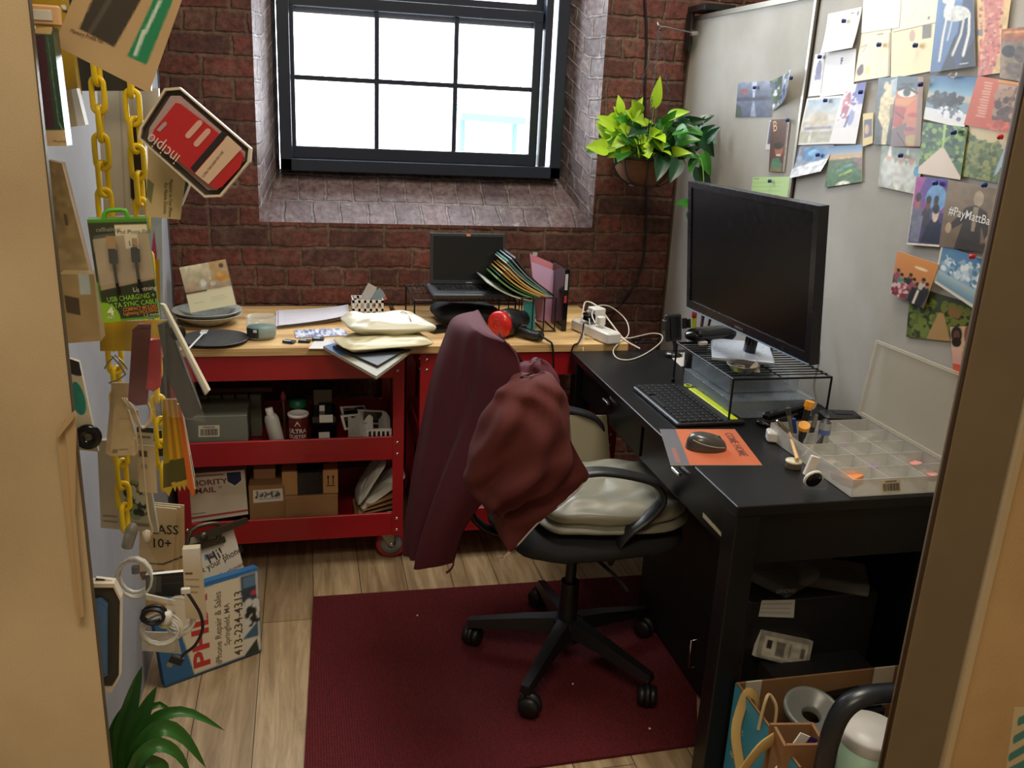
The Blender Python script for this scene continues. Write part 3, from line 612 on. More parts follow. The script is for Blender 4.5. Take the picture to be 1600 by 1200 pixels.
zp = [(893, 690), (906, 716), (919, 743), (902, 766), (878, 787), (850, 808), (828, 830), (812, 848), (797, 861)]
ip = [(860, 690), (850, 712), (835, 730), (818, 748), (800, 762), (785, 775), (772, 790), (768, 800), (780, 838)]
ZP = [PY(x, y, 1.795+.004*i) for i, (x, y) in enumerate(zp)]; IP = [PY(x, y, 1.86) for x, y in ip]
ff = lambda o: (lambda u, v: cr(IP, v).lerp(cr(ZP, v), u)+V((0, -1, 0))*(.02*math.sin(u*math.pi)+.006*math.sin(v*17+u*4)+o))
b.grid(ff(0), 14, 40); b.grid(ff(-.005), 14, 40, flip=True); b.build('front_panel', jm_lit, jk)
zt = B(); zt.tube([p+V((0, -.001, 0)) for p in ZP[2:]], .0022, seg=6); k = zt.build('zip', mat('pale_zip_tape', (190, 180, 176), .5), jk, label='pale zip tape'); WLOC[k] = WLOC[jk]
e = ZP[-1]; dx = (ZP[-1]-ZP[-2]).normalized()
B().prism([e+dx*.0+V((0, -.004, .006)), e+dx*.022+V((0, -.004, .006)), e+dx*.022+V((0, -.004, -.004)), e+V((0, -.004, -.004))], (0, .004, 0)).box(e+dx*.03+V((0, -.002, 0)), (.014, .003, .009)).build('zip_pull', chrome, k)
b = B().tube([PY(706, 870, 2.05), PY(709, 880, 2.05), PY(704, 890, 2.05), PY(697, 895, 2.05)], .006, flat=.3); b.build('drawcord', jm, jk)
# ---------------------------------------------------------------- things on the middle shelf of the left cart
ZM, ZB = .3955, .1205
b = B(); fb(b, 290, 384, 654, 2.73, .16, ZM, 0, .006); fb(b, 288, 386, 650, 2.727, .166, ZM+.062, 0, .004)
ob = b.build('organizer_box', mat('smoky_clear_plastic', (128, 132, 118), .3, alpha=.8), None, 'smoky plastic parts box with a barcode sticker on the left cart middle shelf', 'storage box')
def bars(b, pos, x0, y0, x1, y1, m, n=22, seed=1):
    rs = random.Random(seed); x = x0
    while x < x1:
        w_ = (x1-x0)/n*rs.choice((.4, .8, 1.2)); b.add([pos(x, y0), pos(x+w_, y0), pos(x+w_, y1), pos(x, y1)], [(0, 1, 2, 3)], m); x += w_+(x1-x0)/n*rs.choice((.5, .9))
def barsticker(name, px, plane, parent, lab, lift=.0006):
    b = B(); p0, n = V(plane[0]), V(plane[1]); c = [PP(x, y, p0, n) for x, y in px]
    pos = lambda u, v, o=0: (c[0].lerp(c[1], u)).lerp(c[3].lerp(c[2], u), v)+n*(lift+o)
    b.add([pos(0, 0), pos(1, 0), pos(1, 1), pos(0, 1)], [(0, 1, 2, 3)], 0); bars(b, lambda u, v: pos(u, v, .0004), .1, .3, .9, .88, 1); bars(b, lambda u, v: pos(u, v, .0004), .2, .08, .8, .22, 1, 30, 4)
    return b.build(name, [mat('cream_label_paper', (214, 208, 184), .6), mat('label_ink', (30, 30, 30), .6)], parent, lab)
barsticker('barcode_sticker', [(310, 665), (343, 664), (343, 682), (310, 683)], plane_y(2.727), ob, 'cream barcode sticker')
b = B(); x0 = max(-.37, PY(284, 640, 2.93).x); x1 = PY(410, 640, 2.93).x
for i in range(5):
    xa = x0+(x1-x0)*i/5; b.box((xa+(x1-x0)/10, 2.985, ZM+.075), ((x1-x0)/5-.004, .11, .15), 0, bev=.004)
b.build('drawer_cabinet', mat('grey_green_plastic', (128, 132, 116), .4, alpha=.9), None, 'grey plastic five bin rack behind the parts boxes on the middle shelf', 'storage rack')
b = B().box(((x0+x1)/2+.02, 2.99, ZM+.159), (x1-x0+.03, .07, .016), bev=.003); b.build('strap_roll', mat('brown_leather', (86, 44, 34), .6), None, 'flat brown bar lying on the grey bin rack in the left cart', 'bar')
def cyl_at(px, pb, y, zb): p = PY(px, pb, y); return V((p.x, y, zb))
p = cyl_at(438, 690, 2.76, ZM); R = Matrix.Rotation(-.20, 3, 'Y')
b = B().lathe(p, [(.0, 0), (.021, 0), (.023, .004), (.023, .125), (.018, .138), (.009, .145)], 0, 24, R@V((0, 0, 1))); k = b.build('squeeze_bottle', mat('frosted_bottle_plastic', (196, 196, 184), .35, alpha=.75), None, 'frosted squeeze bottle with a white cap, leaning beside the red can', 'bottle')
q = p+R@V((0, 0, .145)); WLOC[k] = WLOC[k]; B().lathe(q, [(.012, -.004), (.012, .018), (.0, .019)], 0, 18, R@V((0, 0, 1))).build('cap', white, k)
p = cyl_at(467, 688, 2.765, ZM)
k = B().lathe(p, [(.0, 0), (.031, 0), (.032, .003), (.032, .130)], 0, 32).build('can', mat('dark_red_print', (96, 26, 26), .4), None, 'small dark red can with a white rim on the middle cart shelf', 'can')
B().lathe(p, [(.032, .130), (.0335, .132), (.0335, .139), (.029, .140), (.028, .134), (0, .133)], 0, 32).build('rim', white, k, label='white rim')
def arc_text(b, c, r, body, z, size, a0, m, bold=.01):
    tv, tf = text_polys(body, bold); wdt = max(x for x, y in tv)*size
    vs = []
    for x, y in tv:
        a = a0+(x*size-wdt/2)/r; vs.append(V(c)+V((math.sin(a)*r, -math.cos(a)*r, z+y*size)))
    b.add(vs, tf, m)
b = B(); arc_text(b, p, .0327, 'ULTRA', .080, .020, -.1, 0, .03); arc_text(b, p, .0327, 'DUSTER', .062, .017, -.1, 0, .03)
for k2 in range(3): b.lathe(p+V((0, 0, 0)), [(.0325, .0)], 0, 3) if False else None
tri = [(0, .121), (-.010, .104), (.010, .104)]
b.add([V(p)+V((math.sin(x/.0327-.1)*.0327, -math.cos(x/.0327-.1)*.0327, z)) for x, z in tri], [(0, 1, 2)], 0)
b.build('print', mat('cream_print', (220, 210, 200), .5), k, label='cream lettering')
p = cyl_at(466, 660, 2.87, ZM); k = B().lathe(p, [(0, 0), (.026, 0), (.026, .12), (.022, .128)], 0, 24).build('jar', mat('dark_glass', (30, 34, 30), .2), None, 'dark jar with a green lid behind the red can on the cart shelf', 'jar')
B().lathe(p, [(.028, .126), (.028, .152), (0, .154)], 0, 24).build('lid', mat('green_lid', (24, 104, 66), .4), k, label='green lid')
p = cyl_at(446, 660, 2.86, ZM); B().tube([p+V((0, 0, 0)), p+V((-.005, 0, .16)), p+V((-.004, 0, .175))], .004).lathe(p+V((-.004, 0, .15)), [(0, 0), (.008, 0), (.009, .02), (.0, .034)], 1, 12).build('brush', [steel, mat('pink_plastic', (180, 80, 96), .5)], None, 'thin brush with a pink tip standing behind the squeeze bottle', 'brush')
b = B(); fb(b, 486, 526, 650, 2.78, .12, ZM, 0, .004); fb(b, 488, 520, 608, 2.84, .10, ZM, 0, .004); b.build('component_rack', glossb, None, 'black stepped component rack between the can and the spare phone frames', 'rack')
for i, (a, c, t, y, lb) in enumerate(((499, 507, 634, 2.83, 'narrow white label card standing in the upper step of the black rack'), (499, 520, 649, 2.775, 'short wide white card on the front step of the black rack'), (498, 515, 676, 2.765, 'white crumpled tag at the foot of the black rack'))):
    b = B(); A = PY(a, t, y); C_ = PY(c, t, y); b.box(((A.x+C_.x)/2, y, A.z-.012), (C_.x-A.x, .002, .026)); b.build('label_card', paperm, None, lb, 'card')
rs = random.Random(5)
pl = [('spare_screen_shell', (531, 636), (570, 634), (576, 648), (535, 652), 'black spare phone frame, topmost of the leaning pile in the left cart'), ('spare_screen_shell', (532, 650), (572, 646), (578, 668), (538, 672), 'black spare phone frame below the topmost of the leaning pile'), ('spare_screen_shell', (558, 640), (600, 642), (606, 664), (566, 662), 'dark spare screen frame on the right of the leaning pile')]
for i, (nm, a, c_1, d, e, lb) in enumerate(pl):
    y = 2.80-i*.02; c4 = [PY(*q, y) for q in (a, c_1, d, e)]; cen = sum(c4, V())/4; inn = [cen+(q-cen)*.8 for q in c4]
    b = B().ring(c4, inn, (0, .008, 0)); b.prism([q+V((0, .005, 0)) for q in inn], (0, .002, 0), 1); b.build(nm, [silver if i != 1 else white, glossb], None, lb, 'phone part', 'spare phone parts on the middle shelf')
for i, (x, t, w_, lb) in enumerate(((544, 650, 24, 'crumpled grey pouch in the middle of the phone parts pile'), (563, 656, 20, 'white paper sleeve beside the white slotted tray'), (592, 652, 18, 'curled clear sleeve at the right end of the phone parts'))):
    b = B(); A = PY(x, t, 2.75); C_ = PY(x+w_, t, 2.75); b.grid(lambda u, v: V((A.x+(C_.x-A.x)*u, 2.742+.02*math.sin(u*3+i)*v+.02*(1-v), ZM+.003+(A.z-ZM-.003)*(1-v)*(1-.12*math.sin(u*5+i)))), 8, 8); b.grid(lambda u, v: V((A.x+(C_.x-A.x)*u, 2.752+.02*math.sin(u*3+i)*v+.02*(1-v), ZM+.003+(A.z-ZM-.003)*(1-v)*(1-.12*math.sin(u*5+i)))), 8, 8, flip=True); b.build('parts_pouch', (dgrey if i == 5 else clear2, paperm, clear2)[i] , None, lb, 'pouch')
b = B(); fb(b, 573, 612, 671, 2.716, .012, ZM, 0, .001); 
for i in range(5): fb(b, 576+i*7, 580+i*7, 674, 2.7155, .002, ZM+.066, 1)
b.build('slotted_tray', [white, glossb], None, 'white slotted plastic strip at the front right of the middle shelf', 'tray')
# ---------------------------------------------------------------- bottom shelf
b = B(); 
def pm_extra(b, pos, mats, W_, H_, n):
    mats += [mat('navy_print', (30, 38, 72), .5), mat('white_print', (230, 228, 220), .5)]; k = len(mats)-2
    sh = lambda s: [(.69+.135+(x-.0)*s, .13+y*s) for x, y in ((-.125, -.11), (.125, -.11), (.125, .10), (0, .22), (-.125, .10))]
    b.add([pos(u, v, .0004) for u, v in sh(1)], [(0, 4, 3, 2, 1)], k+1); b.add([pos(u, v, .0008) for u, v in sh(.9)], [(0, 4, 3, 2, 1)], k)
card('mailing_box', 'white and red postal mailing box leaning on the lower shelf of the left cart', 'box', [(283, 741), (382, 734), (388, 803), (296, 817)], ((0, 2.745, .15), (0, -1, .12)), [('n', 0, 0, 1, 1, .04, 5, 2), ('r', 0, .055, .66, .085, 'a83a34'), ('r', 0, .88, 1, .925, 'a83a34'), ('r', .05, .82, .30, .835, '6a4a40')], 'ded2b8',
     [('PRIORITY', .03, .26, .025, 0, '7c3838', .13, .02), ('MAIL *', .17, .42, .025, 0, '7c3838', .085, .02), ('PRIORITY', .72, .12, .008, 0, 'e8e8e0', .036, .02), ('MAIL', .76, .19, .008, 0, 'e8e8e0', .024, .02)], depth=.07, sides='cfc4ac', extra=pm_extra)
b = B(); fb(b, 388, 446, 758, 2.745, .17, ZB, 0, .002); k = b.build('cardboard_box', card_b, None, 'open brown cardboard box with a white shipping label, beside the white postal box', 'box', 'cardboard boxes on the lower shelf')
card('shipping_label', None, None, [(395, 766), (441, 763), (443, 782), (396, 786)], plane_y(2.745), [('b', .1, .2, .9, .6, ['404040', '505050'], 60, .03, 3), ('r', .2, .7, .9, .74, '505050')], 'd8d2c2', parent=k, lift=.0009)
b = B(); fb(b, 396, 430, 733, 2.80, .06, ZB+.10, 0, .001); b.build('postcard_pack', mat('orange_cream_print', (206, 160, 118), .6), None, 'small cream and orange card pack sticking up out of the labelled cardboard box', 'box')
b = B(); fb(b, 445, 528, 775, 2.735, .20, ZB, 0, .003); k1 = b.build('cardboard_box', card_b, None, 'plain brown cardboard box under the box with black tape on the lower shelf', 'box', 'cardboard boxes on the lower shelf')
zt1 = (PY(486, 775, 2.735)).z
b = B(); A = PY(440, 738, 2.745); C_ = PY(528, 735, 2.745); zz = A.z
b.box(((A.x+C_.x)/2, 2.745+.09, (zt1+.001+zz)/2), (C_.x-A.x, .18, zz-zt1-.002), 0, bev=.002); fx = (A.x+C_.x)/2
b.box((fx, 2.7442, (zt1+zz)/2), (.082, .0014, zz-zt1-.006), 1); b.box((fx, 2.80, zz+.0006), (.082, .14, .0012), 1)
xa = C_.x-.032
for q in (0, .016): b.add([(xa+q-.0015, 2.7435, zz-.05), (xa+q+.0015, 2.7435, zz-.05), (xa+q+.0015, 2.7435, zz-.025), (xa+q-.0015, 2.7435, zz-.025), (xa+q-.005, 2.7435, zz-.026), (xa+q+.005, 2.7435, zz-.026), (xa+q, 2.7435, zz-.016)], [(0, 1, 2, 3), (4, 5, 6)], 2)
b.add([(xa-.006, 2.7435, zz-.056), (xa+.022, 2.7435, zz-.056), (xa+.022, 2.7435, zz-.053), (xa-.006, 2.7435, zz-.053)], [(0, 1, 2, 3)], 2)
add_text(b, 'AT', (fx-.045, 2.752, zz+.0022), (1, 0, 0), (0, 1, 0), .085, 2, bold=.02)
b.build('cardboard_box', [mat('tan_cardboard', (180, 134, 84), .75, var=.05), mat('black_glossy_tape', (24, 25, 28), .25, bump=.3, bs=60), mat('label_ink', (30, 30, 30), .6)], None, 'tan shipping box with black tape and two printed arrows, stacked on the plain brown box', 'box', 'cardboard boxes on the lower shelf')
mail = mat('white_bubble_mailer', (206, 202, 192), .32, bump=.35, bs=120); mailc = mat('cream_bubble_mailer', (200, 190, 150), .35, bump=.35, bs=120)
for i, (x, z, rot, mm, lb) in enumerate(((.200, .275, -1.02, mail, 'silvery white bubble mailer leaning steeply at the right end of the lower shelf'), (.235, .235, -.62, mail, 'white bubble mailer lying slanted under the steep one on the lower shelf'))):
    b = B(); pillow(b, (x, 2.83, z), (.19, .17, .022), 0, R=Matrix.Rotation(rot, 3, 'Y')@Matrix.Rotation(.1*i, 3, 'Z'), wr=.5, sc=12, seed=i*3, pinch=.6, e=.35); b.build('bubble_mailer', mm, None, lb, 'mailer', 'bubble mailers on the lower shelf')
for i in range(4):
    b = B().box((.21+.006*i, 2.815, ZB+.048+.017*i), (.135-.012*i, .16, .003), 0, R=Matrix.Rotation(-.12-.07*i, 3, 'Y')); b.build('cardboard_sheet', card_b, None, ('lowest flat cardboard sheet under the slanted white mailer', 'second flat cardboard sheet from the bottom of the lower right pile', 'third flat cardboard sheet from the bottom of the lower right pile', 'topmost flat cardboard sheet under the slanted white mailer')[i], 'cardboard', 'flattened cardboard on the lower shelf')
B().box((.215, 2.81, ZB+.018), (.14, .16, .036), 0, bev=.003).box((.265, 2.7295, ZB+.055), (.03, .002, .02), 1).build('blue_box', [mat('blue_print', (34, 92, 160), .5), paperm], None, 'flat blue box under the cardboard sheets at the lower shelf right end', 'box')
# hidden cart's shelf: a few pale things peep out
b = B(); A = PY(752, 792, 2.72); B().box((A.x, 2.78, .205), (.07, .1, .05)).build('paper_stack', paperm, None, 'cream paper stack on the lower shelf of the right cart, glimpsed under the jacket', 'paper')
# ---------------------------------------------------------------- on the left plywood
def plate(name, c, prof, mm, lb, cat, grp=None): return B().lathe(c, prof, 0, 56).build(name, mm, None, lb, cat, grp)
cer = mat('pale_grey_ceramic', (176, 178, 170), .25); dkc = mat('charcoal_ceramic', (52, 56, 62), .38)
pc = PZ(325, 497, .79)
bp_ = [(0, 0), (.05, 0), (.055, .004), (.085, .020), (.110, .035), (.112, .0365), (.108, .037), (.083, .024), (.05, .008), (0, .007)]
plate('bowl', (pc.x, pc.y, ZT+.001), bp_, cer, 'pale shallow bowl, lower of the two stacked on the plywood', 'bowl', 'stacked shallow bowls')
plate('bowl', (pc.x-.002, pc.y, ZT+.0135), bp_, cer, 'pale shallow bowl, upper of the two stacked, holding the glassware picture box', 'bowl', 'stacked shallow bowls')
dc = PZ(335, 529, ZT+.01)
plate('plate', (dc.x, dc.y, ZT+.001), [(0, 0), (.065, 0), (.07, .003), (.100, .009), (.1035, .011), (.1035, .0125), (.098, .0125), (.07, .0085), (0, .008)], dkc, 'dark charcoal dinner plate on the plywood with a plastic fork on it', 'plate')
bx = lambda b, pos, mats, W_, H_, n: None
card('glassware_box', 'picture box showing glassware, standing tilted in the upper bowl', 'box', [(280, 418), (352, 405), (369, 476), (298, 489)], ((pc.x, pc.y-.01, .85), (0, -1, .22)), [('g', 0, 0, 1, .58, 'd8cfae', 'a08a70'), ('r', .62, 0, 1, .42, 'b89a6c'), ('e', .86, .38, .17, .06, 'c08838'), ('e', .82, .30, .08, .05, 'd0a050'), ('e', .42, .45, .08, .12, 'b0aea0'), ('e', .42, .42, .055, .09, 'd8d8cc'), ('r', .17, .05, .20, .32, 'b8b4a4'), ('e', .37, .24, .06, .07, 'a8a888'), ('r', .56, .15, .60, .36, 'c8c2a8'), ('e', .62, .46, .06, .05, 'd0cab8'), ('e', .87, .12, .05, .05, '4a4438'), ('r', 0, .56, .45, .60, '5a4636'), ('r', 0, .62, 1, 1, 'dfd9b8'), ('n', 0, 0, 1, .6, .1, 14, 4), ('r', .12, .8, .34, .815, 'b8b294'), ('r', .5, .74, .8, .75, 'b8b294'), ('r', .5, .79, .85, .80, 'b8b294'), ('r', .5, .84, .78, .85, 'b8b294')], 'd8cfae', depth=.05, sides='484440', lift=0)
forkm = mat('white_plastic_fork', (214, 214, 208), .4)
h = PZ(296, 540, ZT+.03); t_ = PZ(318, 519, ZT+.022); t_.z = ZT+.020; h.z = ZT+.024; d = (t_-h).normalized(); n = V((0, 0, 1)).cross(d)
b = B(); b.tube([h-d*.03, h, h+d*.02, t_-d*.018], .0036, seg=8, flat=.4, upv=n)
b.prism([t_-d*.022+n*.004, t_-d*.022-n*.004, t_-d*.008-n*.010, t_-d*.0-n*.010, t_-d*.0+n*.010, t_-d*.008+n*.010], (0, 0, .002))
for q in (-.0085, -.0028, .0028, .0085): b.prism([t_+n*(q-.0014)-d*.001, t_+n*(q+.0014)-d*.001, t_+n*(q+.0011)+d*.024+V((0, 0, .003)), t_+n*(q-.0011)+d*.024+V((0, 0, .003))], (0, 0, .0018))
b.build('fork', forkm, None, 'white plastic fork resting on the dark plate', 'fork')
jc = PZ(409, 528, ZT); gm = mat('drinking_glass', (226, 238, 236), .04, alpha=.22, spec=.8)
k = B().lathe((jc.x, jc.y, ZT+.001), [(0, 0), (.040, 0), (.046, .004), (.047, .012), (.047, .068), (.0445, .070), (.0445, .012), (.04, .006), (0, .006)], 0, 44).build('candle_jar', gm, None, 'low glass candle jar half full of teal wax beside the dark plate', 'candle')
B().lathe((jc.x, jc.y, ZT+.001), [(0, .007), (.0438, .008), (.0438, .036), (0, .036)], 0, 40).build('wax', mat('teal_wax', (40, 104, 104), .5), k, label='teal wax')
b = B()
b.grid(lambda u, v: V((jc.x+math.sin(-1.15+u*1.0)*.0475, jc.y-math.cos(-1.15+u*1.0)*.0475, ZT+.010+.030*v)), 10, 1, 0); b.grid(lambda u, v: V((jc.x+math.sin(-.50+u*.25)*.0478, jc.y-math.cos(-.50+u*.25)*.0478, ZT+.028+.009*v)), 3, 1, 1)
b.build('label', [mat('dark_leafy_label', (38, 44, 46), .5, var=.6, bs=500), paperm], k, label='dark leafy label with a white tag')
def sheets(name, base, px, z, n, lb, cat, grp, mm, dz=.0022, jit=.006, curl=.0, txt=True, top=None):
    rs = random.Random(len(lb))
    for i in range(n):
        c = [PZ(x, y, z) for x, y in px]; o = V((rs.uniform(-jit, jit), rs.uniform(-jit, jit), 0)); zz = z+i*dz
        b = B(); pos = lambda u, v, q=0: (c[0].lerp(c[1], u)).lerp(c[3].lerp(c[2], u), v)+o+V((0, 0, i*dz+q+curl*u*u*u+.0005))
        ops = [('n', 0, 0, 1, 1, .03, 6, i)]+[('r', .08, .12+.07*j, .08+.8*rs.uniform(.6, 1), .135+.07*j, 'b4b2b4') for j in range(11)]
        ops_add(b, pos, 50, 34, ops, base, 0, True); k0 = len(b.v); b.grid(lambda u, v: pos(u, v, -.0012), 12, 2, 0)
        for k in range(k0, len(b.v)): b.col[k] = lin(hexc(base))
        for e in range(4):
            k0 = len(b.v); fn = [lambda t: (t, 0), lambda t: (1, t), lambda t: (1-t, 1), lambda t: (0, 1-t)][e]
            b.add([pos(*fn(t/12)) for t in range(13)]+[pos(*fn(t/12), -.0012) for t in range(13)], [(t, t+1, 14+t, 13+t) for t in range(12)], 0)
            for k in range(k0, len(b.v)): b.col[k] = lin(hexc('c0bab4'))
        b.build(name, print_mat('printed_60', .6), None, lb % (('lowest', 'second from the bottom', 'third from the bottom', 'topmost')[i if n == 4 else (3 if i == n-1 else i)]), cat, grp)
sheets('paper_sheet', 'cfcbd4', [(432, 490), (541, 486), (543, 502), (432, 514)], ZT+.001, 4, 'white printed sheet, %s of the four behind the candle jar', 'paper', 'papers behind the candle jar', None, dz=.0045, jit=.008, curl=.012)
card('plastic_sleeve', 'shiny blue clear plastic sleeve of small bumps lying in front of the papers', 'plastic sleeve', [(460, 516), (535, 513), (545, 524), (462, 528)], ((0, 0, ZT+.002), (0, 0, 1)), [('b', 0, 0, 1, 1, ['dfe6f4', 'f4f4fa', '7888b8', '9aa8d0'], 160, .03, 5)], 'a4b0d4', thick=.0012, lift=.001, r=.2)
card('paper_slip', 'small white paper slip under the memory cards, near the cream mailers', 'paper', [(492, 532), (540, 527), (512, 545), (482, 545)], ((0, 0, ZT+.0008), (0, 0, 1)), [], 'd8d4ce', lift=.0006)
for i, (x, y, lb) in enumerate(((452, 534, 'dark memory card holder nearest the candle jar'), (476, 533, 'middle dark memory card holder in the row of three'), (497, 530, 'dark memory card holder nearest the cream mailers'))):
    c = PZ(x, y, ZT+.004); b = B().box((c.x, c.y, ZT+.0055), (.038, .026, .006), 0, rz=(.5, .15, .1)[i]*-1, bev=.003).box((c.x-.005, c.y-.004, ZT+.009), (.02, .012, .0012), 1, rz=-.3); b.build('memory_card', [mat('navy_black_plastic', (22, 26, 40), .4), mat('pale_blue_label', (150, 176, 200), .5)], None, lb, 'memory card', 'memory cards in a row')
# parcels stack
card('tablet_sleeve', 'blue and grey flat tablet carton sticking out past the plywood edge under the mailers', 'carton', [(505, 541), (560, 524), (668, 528), (588, 588)], ((0, 0, ZT+.012), (0, 0, 1)), [('n', 0, 0, 1, 1, .05, 5, 1), ('p', [(0, 0), (.3, 0), (.25, .5), (0, .3)], '4a6a9a')], '8a8672', depth=.009, lift=0, sides='b4ae98')
card('dark_folder', 'black flat folder between the grey carton and the cream mailers', 'folder', [(520, 540), (560, 522), (660, 530), (590, 571)], ((0, 0, ZT+.020), (0, 0, 1)), [], '24262a', depth=.007, lift=0, sides='1c1d20')
b = B(); c0 = PZ(600, 533, ZT+.035); pillow(b, (c0.x, c0.y, ZT+.036), (.285, .165, .034), 0, R=Matrix.Rotation(.22, 3, 'Z')@Matrix.Rotation(.0, 3, 'X'), wr=.45, sc=12, seed=4, pinch=.7, e=.32); b.build('bubble_mailer', mailc, None, 'cream bubble mailer, lower of the two stacked at the plywood edge', 'mailer', 'bubble mailers stacked on the plywood')
b = B(); c0 = PZ(605, 508, ZT+.065); pillow(b, (c0.x, c0.y, ZT+.072), (.275, .185, .052), 0, R=Matrix.Rotation(.20, 3, 'Z')@Matrix.Rotation(.05, 3, 'Y'), wr=.38, sc=11, seed=9, pinch=.65, e=.34, n=30)
k = b.build('bubble_mailer', mat('cream_white_mailer', (212, 208, 184), .32, bump=.35, bs=120), None, 'fat cream white bubble mailer on top of the stack, bound with a band', 'mailer', 'bubble mailers stacked on the plywood')
b = B(); R = Matrix.Rotation(.20, 3, 'Z'); b.tube([V((c0.x, c0.y, ZT+.072))+R@V(q) for q in ((.058, -.079, -.010), (.06, -.07, .006), (.06, -.03, .026), (.06, .03, .027), (.058, .076, .006))], .0012, seg=6); b.build('rubber_band', card_b, k)
# white basket with cards behind the mailers
bc = PZ(570, 498, ZT); b = B()
for sx, sy, wx, wy in ((0, -1, 1, 0), (0, 1, 1, 0), (-1, 0, 0, 1), (1, 0, 0, 1)):
    cc = V((bc.x+.01+sx*.052, bc.y+sy*.04+.02, ZT+.036))
    for q in range(6): # vertical bars of a slotted wall
        o = (-1+2*q/5); b.box(cc+V((wx*o*.050, wy*o*.038, 0)), (.006+.002, .004, .07) if wx else (.004, .006, .07), 0)
    for zz in (-.030, .0, .030): b.box(cc+V((0, 0, zz)), (.108 if wx else .004, .004 if wx else .084, .010), 0)
b.box((bc.x+.01, bc.y+.02, ZT+.003), (.1, .076, .004)); b.build('basket', white, None, 'small white slotted basket behind the cream mailers', 'basket')
for i, (x, z, r, mm, lb) in enumerate(((.008, .075, .5, clear2, 'clear plastic card sticking up from the white basket'), (.03, .062, .95, mat('blue_grey_print', (130, 150, 160), .4), 'blue grey cable pack lying slanted out of the white basket'), (.035, .055, 1.1, mat('red_white_print', (200, 110, 100), .4), 'red and white pack lowest in the white basket'))):
    B().box((bc.x+x, bc.y+.01+.012*i, ZT+z+.005), (.035, .003, .085), 0, R=Matrix.Rotation(r, 3, 'Y')).build('card_pack', mm, None, lb, 'pack')
# ---------------------------------------------------------------- laptop on wire shelf and what stands round it
wb = mat('black_wire', (18, 18, 20), .35, .4)
def wire_shelf(lb, x0, x1, y0, y1, zt, zb, nx, ax='y', grp=None):
    r = thing('wire_shelf', ((x0+x1)/2, (y0+y1)/2, zb), lb, 'shelf', grp); b = B()
    for yy in (y0, y1): b.tube([(x0, yy, zt), (x1, yy, zt)], .003, smooth=0, seg=8)
    for xx in (x0, x1): b.tube([(xx, y0, zt), (xx, y1, zt)], .003, smooth=0, seg=8)
    if ax == 'y':
        for i in range(1, nx): xx = x0+(x1-x0)*i/nx; b.cyl((xx, y0, zt+.003), (xx, y1, zt+.003), .0017, seg=6)
        b.cyl((x0, (y0+y1)/2, zt), (x1, (y0+y1)/2, zt), .002, seg=6)
    else:
        for i in range(1, nx): yy = y0+(y1-y0)*i/nx; b.cyl((x0, yy, zt+.003), (x1, yy, zt+.003), .0017, seg=6)
        b.cyl(((x0+x1)/2, y0, zt), ((x0+x1)/2, y1, zt), .002, seg=6)
    b.build('grille', wb, r)
    for xx in (x0, x1):
        for yy in (y0, y1): B().cyl((xx, yy, zb+.001), (xx, yy, zt), .003, seg=8).lathe((xx, yy, zb), [(0, 0), (.006, 0), (.006, .008), (.003, .012)], 0, 10).build('leg', wb, r)
    return r
wire_shelf('black wire shelf carrying the laptop in front of the brick wall', .352, .700, 2.90, 3.16, .873, ZT+.001, 22)
la = thing('laptop', (.54, 3.03, .8775), 'dark open laptop on the wire shelf with a small orange sticker on its lid edge', 'laptop')
lg = mat('charcoal_laptop_plastic', (46, 50, 56), .4); scr = mat('laptop_screen', (20, 25, 28), .16)
xa, xb = PY(672, 460, 3.06).x, PY(788, 460, 3.06).x; xm = (xa+xb)/2
b = B().box((xm, 2.985, .889), (xb-xa+.03, .19, .016), 0, bev=.006); k = b.build('base', lg, la)
b = B()
for r_ in range(5):
    for c in range(14): b.box((xm-.115+.0177*c, 2.965+.0175*r_, .8982), (.0148, .0145, .003), 0, bev=.0015)
b.build('keyboard', glossb, k, kind='stuff'); B().box((xm, 2.915, .8978), (.08, .035, .001)).build('touchpad', dgrey, k)
R = Matrix.Rotation(math.radians(-7), 3, 'X'); zt_ = PY(730, 364, 3.09).z; hgt = zt_-.897
b = B().box((xm, 3.075, .897+hgt/2), (xb-xa, .010, hgt), 0, R=R, bev=.003); k = b.build('screen_lid', lg, la)
B().box((xm, 3.0695, .897+hgt/2+.004), (xb-xa-.02, .001, hgt-.028), 0, R=R).build('display', scr, k)
B().box((xm, 3.0745+.01, zt_-.007), (.014, .014, .008), 0, R=R).box((xm+.004, 3.0585, .9045), (.022, .0008, .004), 1, R=R).build('sticker', [mat('orange_sticker', (214, 140, 70), .5), silver], k, label='orange sticker')
# under the laptop shelf: dark tablet edge on the plywood
p = PZ(680, 515, ZT+.006); B().box((p.x+.01, p.y, ZT+.008), (.07, .06, .014), 0, rz=.4, bev=.003).build('external_drive', glossb, None, 'black flat drive between the cream mailers and the jacket', 'drive')
b = B(); pillow(b, (.55, 3.02, ZT+.032), (.24, .2, .06), wr=.2, seed=7, e=.4); b.build('camera_bag', mat('black_nylon', (16, 16, 18), .7, bump=.3, bs=300), None, 'black soft pouch stored under the laptop shelf', 'pouch')
